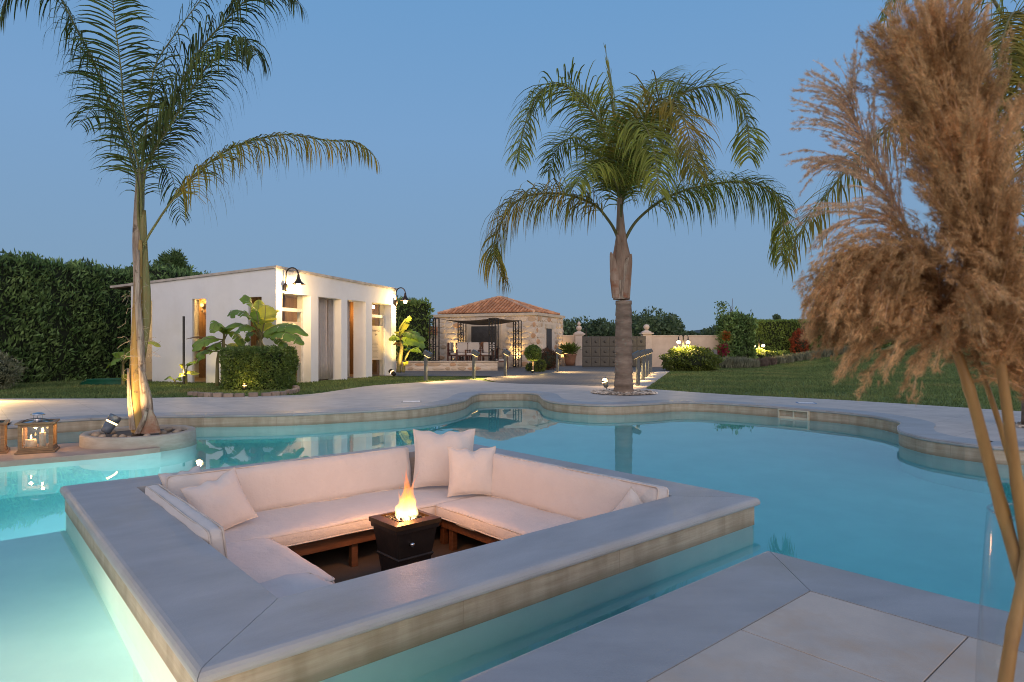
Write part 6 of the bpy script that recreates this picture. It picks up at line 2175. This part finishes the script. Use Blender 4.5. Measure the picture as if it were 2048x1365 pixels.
gd = gb_ - ga_
gate = thing('driveway_gate', 'wide grey brown panelled sliding gate at the driveway end', 'gate', ga_, math.atan2(gd.y, gd.x))
GL, GH = gd.length, 1.66
MB().box(0, GL, 0, .05, .02, GH).build('leaf', M_GATEDARK, gate)
ncol, nrow = 7, 3
for i in range(ncol):
    for j in range(nrow):
        x0, x1 = GL * i / ncol + .010, GL * (i + 1) / ncol - .010
        z0, z1 = .03 + (GH - .05) * j / nrow + .018, .03 + (GH - .05) * (j + 1) / nrow - .018
        ob = MB().add([(x0, -.004, z0), (x1, -.004, z0), (x1, -.004, z1), (x0, -.004, z1), (x0 + .03, -.016, z0 + .03), (x1 - .03, -.016, z0 + .03), (x1 - .03, -.016, z1 - .03), (x0 + .03, -.016, z1 - .03)],
                      [(0, 1, 5, 4), (1, 2, 6, 5), (2, 3, 7, 6), (3, 0, 4, 7), (4, 5, 6, 7)]).build('panel', M_GATE, gate)
        c_ = ((x0 + x1) / 2, (z0 + z1) / 2)
        Mb = Matrix.Translation((c_[0], -.0165, c_[1])) @ Matrix.Rotation(R(90), 4, 'X')
        MB().lathe([(.07, 0), (.06, .008), (.03, .007), (.022, .016), (.005, .018)], 12, M=Mb).build('boss', M_GATEDARK, ob, True)
# potted plant
pp = D(1140, 729, 37.4)
t = thing('potted_plant', 'leafy plant in a big terracotta pot by the gate pillar', 'potted plant', (pp.x, 37.4, .0))
MB().lathe([(.24, 0), (.30, .25), (.36, .55), (.40, .62), (.40, .68), (.35, .68), (.33, .60)], 18).build('pot', M_POT, t, True)
d = unit(rng.normal(size=(420, 3)) + np.array([0, 0, .7]))
leaves('foliage', d * rng.uniform(.15, .62, (420, 1)) * np.array([1.1, 1.1, .75]) + np.array([0, 0, .85]), d + rng.normal(0, .2, d.shape), M_LIME, .30, .09, t)

# ------------------------------------------------------------------ right side planting
def lamp_post(label, loc, h, rz, power):
    t = thing('lamp_post', label, 'lamp post', loc, rz, 'twin lantern posts in the shrubs')
    MB().tube([(0, 0, -.1), (0, 0, h + .12)], .035, 8).build('post', M_IRON, t)
    for s in (-1, 1):
        pts = [(0, 0, h - .02)] + [(s * (.11 - .11 * math.cos(q)), 0, h + .10 * math.sin(q)) for q in np.linspace(.3, math.pi, 8)]
        MB().tube(pts, .012, 6).build('arm', M_IRON, t)
        MB().lathe([(.02, .02), (.03, -.10), (.10, -.16), (.095, -.17)], 14, c=(s * .22, 0, h)).build('shade', M_IRON, t, True)
        MB().lathe([(.04, -.30), (.085, -.26), (.085, -.20), (.05, -.172)], 14, c=(s * .22, 0, h)).build('globe', M_BULB, t, True)
        light('post_light', 'POINT', (s * .22, -.02, h - .36), power * 9, (1, .66, .22), .06, parent=t)
    return t
bb = P(1378, 741)
lp1 = D(1369, 690, 29.5)
round_bush('bush', 'broad rounded bush lit yellow under the twin lantern post', 'bush', (bb.x, 29.9, -.1), 1.22, 1.0, .62, 9000, .11, .05, M_LIME, zc=.56)
lamp_post('twin lantern post rising out of the broad rounded bush', (lp1.x, 29.7, 0), 1.55, 0, 14)
def zl(x, y):
    return lawn_z(x, y)
lp2 = D(1518, 690, 36.5)
lamp_post('twin lantern post in the low shrubs before the clipped hedge', (lp2.x, 36.5, zl(lp2.x, 36.5)), 1.38 - zl(lp2.x, 36.5), R(-20), 14)
b2 = D(1535, 700, 36.6)
z_ = zl(b2.x, 36.6)
round_bush('bush', 'low bush lit yellow under the lantern post by the clipped hedge', 'bush', (b2.x - .35, 36.7, z_ - .05), .95, .7, .42, 5000, .12, .06, M_LIME, zc=.40)
round_bush('bush', 'low dark bush beside the lit bush before the clipped hedge', 'bush', (b2.x + .95, 36.8, z_ - .05), .7, .6, .40, 3000, .12, .06, M_BOX, zc=.36)
cs_ = D(1474, 700, 35.0)
t = hedge_block('conifer', 'broad dark green conifer widening toward its flat top', 'conifer', (cs_.x, 35.2, zl(cs_.x, 35) - .05), R(10), .68, .62, 2.72, 9000, .24, .08, M_HEDGE, .22, 1.6, .6, None, .12)
hr0, hr1 = D(1490, 700, 40.5), D(1900, 700, 40.0)
hm = (hr0 + hr1) / 2
hedge_block('hedge', 'long clipped green hedge along the top of the lawn', 'hedge', (hm.x, 41.0, 0), R(-1), (hr1.x - hr0.x) / 2, .6, 2.72, 26000, .17, .07, M_HEDGE2, .03, .7, .5, None, .035)
rd = D(1600, 700, 39.6)
round_bush('shrub', 'red leaved shrub standing against the clipped hedge', 'shrub', (rd.x, 39.6, zl(rd.x, 39.6) - .05), .48, .4, .80, 2600, .13, .06, M_REDLEAF, zc=.80, amp=.2)
for px, Yv, rx, rz_, lb_ in ((1700, 38.5, .55, .75, 'dark shrub at the pampas side of the lavender row'), (1745, 38.0, .85, .62, 'dark broad shrub behind the hanging plume tassels')):
    c = D(px, 700, Yv)
    round_bush('shrub', lb_, 'shrub', (c.x, Yv, zl(c.x, Yv) - .1), rx, rx * .8, rz_, 3200, .14, .06, M_HEDGE, zc=rz_)
# magenta and orange shrubs beside the conifer
for px, py, m, s_, lb_ in ((1446, 700, M_MAGENTA, .34, 'magenta flowering climber beside the conifer'), (1452, 672, M_ORANGE, .28, 'orange leaved climber on the conifer edge'), (1414, 706, M_MAGENTA, .26, 'magenta flowers trailing over the broad rounded bush'), (1440, 724, M_MAGENTA, .22, 'magenta flowers low beside the lavender row')):
    c = D(px, py, 33.5)
    t = thing('flowering_shrub', lb_, 'shrub', (c.x, 33.5, max(.0, zl(c.x, 33.5))), 0, 'flowering climbers by the conifer')
    zc_ = c.z - t.location.z
    MB().tube([(0, 0, -.05), (.05, 0, zc_ * .5), (0, 0, zc_)], .02, 6).build('stem', M_BARK, t)
    d = unit(rng.normal(size=(420, 3)))
    leaves('blossom', d * rng.uniform(.2, 1, (420, 1)) * s_ + np.array([0, 0, zc_]), d, m, .11, .08, t)
    d = unit(rng.normal(size=(420, 3)))
    leaves('foliage', d * rng.uniform(.3, 1.2, (420, 1)) * s_ * np.array([1.5, 1, 1]) + np.array([0, 0, zc_ - .06]), d, M_BOX, .12, .05, t)
c = D(1430, 725, 31.2)
tag(MB().box(-.08, .08, -.08, .08, -.05, .95).build('post', M_BOLLARD, bevel=.01), 'short dark blue square post by the lawn corner', 'post').location = (c.x, 31.2, 0)
# lavender row
k = 0
lav = [(1455, 33.0), (1470, 33.0), (1486, 33.3), (1502, 33.6), (1520, 34.2), (1538, 34.8), (1556, 35.3), (1572, 35.6), (1590, 36.0), (1608, 36.2), (1626, 36.4), (1644, 36.5), (1662, 36.6), (1680, 36.7), (1698, 36.8), (1716, 36.8), (1734, 36.8)]
ORD = 'first second third fourth fifth sixth seventh eighth ninth tenth eleventh twelfth thirteenth fourteenth fifteenth sixteenth seventeenth'.split()
for px, Yv in lav:
    c = D(px, 715, Yv)
    zg = zl(c.x, Yv)
    dry = px in (1520, 1538)
    t = thing('lavender_bush', (ORD[lav.index((px, Yv))] + (' dry brown' if dry else ' grey green') + ' lavender bush from the conifer in the row edging the lawn'), 'lavender', (c.x, Yv, zg - .03), 0, 'dry lavender bushes edging the lawn' if dry else 'lavender bushes edging the lawn')
    m_ = 700
    q = rng.uniform(0, 2 * np.pi, m_)
    rr_ = np.sqrt(rng.uniform(0, 1, m_))
    hgt = rng.uniform(.25, .8, m_) * (.75 if px > 1500 else 1.05)
    top_ = np.stack([np.cos(q) * rr_ * .42, np.sin(q) * rr_ * .32, hgt * (1 - .25 * rr_)], 1)
    A = np.stack([np.cos(q) * rr_ * .4, np.sin(q) * rr_ * .4, np.ones(m_)], 1)
    leaves('foliage', top_ * np.array([1, 1, .7]), A + rng.normal(0, .15, A.shape), M_LAVDRY if dry else M_LAVENDER, .34, .035, t)
# far bare tree and creeper behind the conifer
t = thing('bare_tree', 'bare twiggy tree with a green creeper behind the conifer', 'tree', (D(1462, 690, 43).x, 43, 0))
tw_ = MB()
r2 = random.Random(4)
for k in range(26):
    z0 = r2.uniform(.8, 3.6)
    q = r2.uniform(0, 6.28)
    L_ = (4.4 - z0) * .42
    p = Vector((0, 0, z0))
    pts = [p]
    d_ = Vector((math.cos(q) * .7, math.sin(q) * .7, 1)).normalized()
    for s in range(4):
        p = p + d_ * L_ / 4
        d_ = (d_ + Vector((r2.uniform(-.3, .3), r2.uniform(-.3, .3), .15))).normalized()
        pts.append(p)
    tw_.tube(pts, [.03, .022, .016, .01, .005], 4)
tw_.tube([(0, 0, 0), (0, 0, 2.2), (.1, 0, 4.3)], [.08, .05, .01], 6)
tw_.build('branches', M_TWIG, t)
C = np.stack([rng.normal(-.55, .22, 700), rng.normal(0, .2, 700), rng.uniform(1.5, 4.1, 700)], 1)
leaves('creeper', C, rng.normal(0, 1, C.shape), M_BOX, .16, .09, t)
# hedge and conifer crown past the pampas at the right edge
tree('conifer_tree', 'dark conifer at the picture edge behind the pampas', 'tree', (22.6, 27.5, .9), .6, 1.7, 2.4, 9000, .24, .09, M_HEDGE, clumps=20)
tree('conifer_tree', 'second dark conifer farther along behind the pampas', 'tree', (26.0, 30.5, 1.1), .6, 2.0, 2.6, 8000, .24, .09, M_HEDGE, clumps=20)

# ------------------------------------------------------------------ trees beyond the wall, hills
tl_spec = [(1125, 50, 4.0), (1150, 54, 3.6), (1172, 49, 4.2), (1198, 55, 3.8), (1222, 51, 3.5), (1268, 53, 4.2), (1293, 49, 4.9), (1318, 52, 4.2), (1345, 57, 3.1), (1372, 62, 2.8), (1396, 58, 3.0), (1420, 64, 3.2), (1438, 60, 3.5), (1246, 56, 3.9), (1102, 54, 4.0), (1080, 50, 4.0)]
tl_labels = ['round grey green tree just past the stone house roof corner', 'leafy tree behind the pointed gate pillar', 'tall leafy tree over the hinge end of the gate', 'leafy tree over the second gate panels', 'low leafy tree beside the tall palm trunk', 'leafy tree on the far side of the palm trunk',
             'tallest leafy tree behind the ball topped pillar', 'leafy tree at the start of the long beige wall', 'low tree over the long beige wall', 'small far tree behind the twin lantern post', 'small round tree on the skyline past the lanterns', 'far tree before the hazy hill', 'leafy tree beside the conifer top', 'leafy tree mostly behind the palm trunk', 'leafy tree mostly behind the stone house side', 'leafy tree hidden behind the stone house roof']
for (px, Yv, h), lb_ in zip(tl_spec, tl_labels):
    x = (px - CX) / F * Yv
    h *= .84
    tree('broadleaf_tree', lb_, 'tree', (x, Yv, -.1), h * .16, h * .60, h * .41, 3000, .30, .14, M_TREE, 'trees beyond the boundary wall', 12, .12)
def ridge(name, Yv, pts, m, dep):
    vs, fs = [], []
    pts = catmull([Vector((a, b, 0)) for a, b in pts], 8)
    for p in pts:
        top_ = D(p.x, p.y + 1.2 * noise.noise(Vector((p.x * .06, 2, 0))), Yv)
        vs += [(top_.x * .8, Yv * .8, -.5), (top_.x, Yv, top_.z), (top_.x * 1.3, Yv + dep, -.5)]
    for i in range(len(pts) - 1):
        a_ = i * 3
        fs += [(a_, a_ + 3, a_ + 4, a_ + 1), (a_ + 1, a_ + 4, a_ + 5, a_ + 2)]
    o = MB().add(vs, fs).build(name, m, None, True)
    o['kind'] = 'structure'
ridge('hills', 900, [(-800, 678), (-300, 680), (300, 682), (900, 684), (1200, 676), (1330, 668), (1400, 660), (1450, 655), (1520, 662), (1700, 672), (2000, 668), (2500, 676), (3200, 684)], M_HILL, 900)
far_w = MB()
C = np.stack([rng.uniform(-160, 200, 9000), rng.uniform(120, 170, 9000), np.zeros(9000)], 1)
C[:, 2] = rng.uniform(0, 1, 9000) ** .7 * (2.6 + 1.6 * np.sin(C[:, 0] * .13) + 1.2 * np.sin(C[:, 0] * .37 + 1))
wd = leaves('distant_woods', C, rng.normal(0, 1, C.shape), M_TREE, 1.5, .9)
tag(wd, 'far low woods along the horizon', None, None, 'stuff')
for px, lb_ in ((1618, 'slim dark cypress tip above the clipped hedge nearest the dark round crown'), (1646, 'slim dark cypress tip above the clipped hedge nearest the pampas')):
    x = (px - CX) / F * 70
    t = thing('cypress_tree', lb_, 'tree', (x, 70, 0), 0, 'far cypresses above the clipped hedge')
    z_ = rng.uniform(0, 4.35, 700)
    w_ = .26 * np.sin(np.pi * np.clip(z_ / 4.5, .05, 1)) ** .6
    q = rng.uniform(0, 6.28, 700)
    leaves('crown', np.stack([np.cos(q) * w_, np.sin(q) * w_, z_], 1), np.tile([0, 0, 1.0], (700, 1)) + rng.normal(0, .2, (700, 3)), M_PINE, .4, .12, t)
    MB().tube([(0, 0, -.1), (0, 0, 2.5)], .08, 6).build('trunk', M_BARK, t)
tree('broadleaf_tree', 'small dark round crown showing above the clipped hedge', 'tree', ((1551 - CX) / F * 70, 70, 0), 2.9, .9, .75, 1200, .3, .15, M_TREE, None, 8, .1)

# ------------------------------------------------------------------ grass blades
def grass(name, poly_test, x0, x1, y0, y1, n, h, label):
    x, y = rng.uniform(x0, x1, n), rng.uniform(y0, y1, n)
    keep = np.array([poly_test(a_, b_) for a_, b_ in zip(x, y)])
    x, y = x[keep], y[keep]
    m_ = len(x)
    z = np.array([lawn_z(a_, b_) for a_, b_ in zip(x, y)])
    q = rng.uniform(0, 2 * np.pi, m_)
    hh_ = h * rng.uniform(.5, 1.3, m_)
    w = .008 * (1 + y / 14)
    dx, dy = np.cos(q) * w, np.sin(q) * w
    lx, ly = rng.normal(0, .4, m_) * hh_, rng.normal(0, .4, m_) * hh_
    V = np.stack([np.stack([x - dx, y - dy, z - .005], 1), np.stack([x + dx, y + dy, z - .005], 1), np.stack([x + lx, y + ly, z + hh_], 1)], 1)
    return tag(np_mesh(name, V, np.arange(3 * m_).reshape(m_, 3), M_GRASS), label, None, None, 'stuff')
drive_xy = [(p.x, p.y) for p in drive_poly]
deck_xy = [(p.x, p.y) for p in deck_outer]
kerb_xy = [(p.x, p.y) for p in kerb_poly]
def lawn_ok(a_, b_):
    if abs(a_) > b_ * .86 + .5: return False
    if inside((a_, b_), deck_xy) or inside((a_, b_), drive_xy) or inside((a_, b_), kerb_xy): return False
    v = Vector((a_, b_, 0)) - K
    if 0 < v.dot(e1) < SL and 0 < v.dot(e2) < TL: return False
    return True
grass('grass', lawn_ok, -15.5, -1.5, 14, 24, 60000, .055, 'mown grass of the lawn before the pavilion')
grass('grass', lawn_ok, 3.5, 24, 11, 36, 150000, .055, 'mown grass of the rising lawn past the kerb')

# ------------------------------------------------------------------ pampas in the tall glass vase
YV = 1.1
VC = Vector((.925, YV + .03, .46))
tbl = thing('side_table', 'small teak side table carrying the glass vase', 'table', (VC.x + .05, VC.y, 0))
MB().lathe([(.23, .425), (.235, .435), (.235, .455), (.23, .46)], 32).build('tabletop', M_TEAK, tbl, True)
for k in range(3):
    q = R(120 * k + 20)
    MB().tube([(.05 * math.cos(q), .05 * math.sin(q), .425), (.19 * math.cos(q), .19 * math.sin(q), .008)], .014, 8).build('leg', M_TEAK, tbl)
vase = thing('glass_vase', 'tall clear glass vase at the corner of the deck', 'vase', VC)
zr = D(2000, 1037, YV).z - VC.z
MB().lathe([(.004, .0), (.092, .0), (.094, .006), (.086, zr * .5), (.0735, zr * .97), (.0725, zr)], 48, caps=False).build('wall', M_VASE, vase, True)
rim_ = MB()
rim_.tube([(.0705 * math.cos(q), .0705 * math.sin(q), zr) for q in np.linspace(0, 2 * math.pi, 49)], .0022, 6, False)
rim_.build('rim', clear('rim_glass', (.86, .88, .9), .02, 1.9), vase, True)
def hairs(C, A, length, width, curl):
    """thin curved bristles: two-quad strips"""
    n = len(C)
    A = unit(A)
    B = unit(np.cross(A, rng.normal(size=(n, 3))))
    L_ = length * rng.uniform(.6, 1.3, (n, 1))
    w = width * rng.uniform(.7, 1.3, (n, 1))
    tip = C + unit(A + np.array([0, 0, -.25 * curl])) * L_
    V = np.stack([C - B * w * .5, C + B * w * .5, tip], 1)
    tri = np.arange(3 * n).reshape(n, 3)
    return V.reshape(-1, 3), tri
def plume(parent, org, axis, nbr, br_len, hairs_per, hair_len, seed, m, side=(0, 0, 0), droop=.5, fan=.6, hw=.0011, prof=None, curl=.5, thick=0.0, tpow=1.0):
    r = np.random.default_rng(seed)
    ax = [p - org for p in catmull(axis, 8)]
    k = len(ax)
    Cs, As = [], []
    tw2 = MB()
    for i in range(nbr):
        t = ((i + r.uniform(0, 1)) / nbr) ** tpow
        f = t * (k - 1)
        j = min(k - 2, int(f))
        p = ax[j].lerp(ax[j + 1], f - j)
        T = (ax[j + 1] - ax[j]).normalized()
        q = r.uniform(0, 2 * math.pi)
        a_ = T.cross(Vector((0, 1, 0))).normalized()
        b_ = T.cross(a_)
        L_ = br_len * (prof(t) if prof else (math.sin(math.pi * (.12 + .80 * t)) ** .7)) * r.uniform(.65, 1.2)
        d_ = (T * 1.0 + (a_ * math.cos(q) + b_ * math.sin(q)) * fan * r.uniform(.5, 1.3) + Vector(side)).normalized()
        pts = [p]
        ns = 7
        for s in range(ns):
            p = p + d_ * L_ / ns
            d_ = (d_ + Vector((0, 0, -1)) * droop * (.12 + .2 * s / ns) + Vector(side) * .06 + Vector(tuple(r.normal(0, .05, 3)))).normalized()
            pts.append(p)
        P_ = np.array([tuple(v) for v in pts])
        hp_ = max(6, int(hairs_per * L_ / br_len))
        nc = max(4, hp_ // 11)
        u_ = np.clip(np.repeat(r.uniform(.05, 1, nc), 11) + r.normal(0, .012, nc * 11), .02, .999) * ns
        jj = np.minimum(ns - 1, u_.astype(int))
        c_ = P_[jj] + (P_[jj + 1] - P_[jj]) * (u_ - jj)[:, None]
        dd = unit(P_[jj + 1] - P_[jj])
        Cs.append(c_ + np.repeat(r.normal(0, .0012 + thick, (nc, 3)), 11, 0) + r.normal(0, .0008, c_.shape))
        As.append(dd * .9 + np.repeat(r.normal(0, .45, (nc, 3)), 11, 0) + r.normal(0, .32, c_.shape))
        tw2.tube(pts, [.0011, .001, .0009, .0008, .0007, .0006, .0005, .0004], 3, False)
    C, A = np.concatenate(Cs), np.concatenate(As)
    V, Tr = hairs(C, A, hair_len, hw, curl)
    o = np_mesh('plume', V, Tr, m, parent)
    tw2.build('branchlets', M_PLUMEPALE, o)
    return o
def reed(label, stem_px, dys, r0, plumes):
    t = thing('pampas_stem', label, 'pampas grass', VC + Vector((0, 0, .03)), 0, 'dried pampas stems in the vase')
    o = Vector(t.location)
    pts = catmull([D(a_, b_, YV + d_) for (a_, b_), d_ in zip(stem_px, dys)], 5)
    n = len(pts)
    pts = [p - o for p in pts]
    rads = [r0 * (1.0 - .45 * i / (n - 1)) * (1.14 if i in (6, 13, 21) else 1) for i in range(n)]
    MB().tube(pts, rads, 12).build('stem', M_STEM, t, True)
    for pl_ in plumes:
        plume(t, o, **pl_)
    return t
def A3(px, dys):
    return [D(a_, b_, YV + d_) for (a_, b_), d_ in zip(px, dys)]
reed('thickest brown pampas plume standing upright and tallest in the vase', [(2100, 1480), (2075, 1250), (2050, 1080), (2025, 900), (2003, 740), (1985, 620)], [.03, .03, .0, -.02, -.03, -.03], .0115,
     [dict(axis=A3([(2003, 745), (1984, 620), (1958, 480), (1930, 360), (1908, 275), (1892, 222)], [-.03, -.03, -.03, -.02, 0, 0]), nbr=430, tpow=.85, br_len=.185, hairs_per=900, hair_len=.013, seed=1, m=M_PLUME, droop=.10, fan=.42, prof=lambda t: .24 + .95 * math.sin(math.pi * min(1, .10 + .66 * t)) ** .9, side=(-.03, 0, .05), thick=.0032, hw=.00085)])
reed('leaning pampas stem whose dense plume droops over the lawn', [(2110, 1400), (2075, 1260), (2035, 1130), (1985, 950), (1945, 800), (1912, 700), (1888, 630)], [.04, .03, .02, .02, .02, .03, .03], .0125,
     [dict(axis=A3([(1915, 712), (1897, 655), (1880, 600), (1852, 552), (1805, 528), (1748, 532), (1704, 562)], [.03, .03, .03, .03, .03, .03, .03]), nbr=290, br_len=.20, hairs_per=900, hair_len=.012, seed=2, m=M_PLUME, droop=1.5, fan=.95, prof=lambda t: 1.15 - .55 * t, side=(-.12, 0, -.10), thick=.0028, hw=.00085),
      dict(axis=A3([(1888, 640), (1850, 520), (1790, 450), (1720, 435), (1660, 455)], [.05, .06, .07, .08, .08]), nbr=26, br_len=.14, hairs_per=260, hair_len=.009, hw=.0008, seed=3, m=M_PLUMEPALE, droop=.9, fan=.4)])
reed('thin airy pampas plume arching away behind the thick one', [(2120, 1400), (2080, 1200), (2040, 1000), (1990, 820), (1920, 640), (1850, 520), (1812, 465)], [.06, .06, .06, .07, .08, .08, .08], .006,
     [dict(axis=A3([(1815, 470), (1785, 410), (1755, 345), (1728, 285), (1708, 230), (1698, 190)], [.08, .08, .09, .09, .09, .09]), nbr=105, br_len=.14, hairs_per=240, hair_len=.0085, seed=4, m=M_PLUMEPALE, droop=.42, fan=.85, side=(-.30, 0, 0), hw=.0008, prof=lambda t: 1.15 - .45 * t),
      dict(axis=A3([(1800, 440), (1740, 350), (1690, 320), (1640, 330)], [.08, .09, .1, .1]), nbr=26, br_len=.11, hairs_per=220, hair_len=.0085, seed=5, m=M_PLUMEPALE, droop=.7, fan=.4, hw=.0008)])
reed('short pampas stem leaning out past the picture edge', [(2000, 1440), (2022, 1290), (2052, 1120), (2060, 950), (2064, 800)], [-.03, -.02, 0, .0, 0], .0115,
     [dict(axis=A3([(2064, 805), (2066, 720), (2062, 640), (2052, 580)], [0, 0, 0, 0]), nbr=150, br_len=.12, hairs_per=600, hair_len=.013, thick=.003, hw=.00085, seed=6, m=M_PLUME, droop=.95, fan=1.0, side=(-.1, 0, 0), prof=lambda t: 1.1 - .4 * t)])
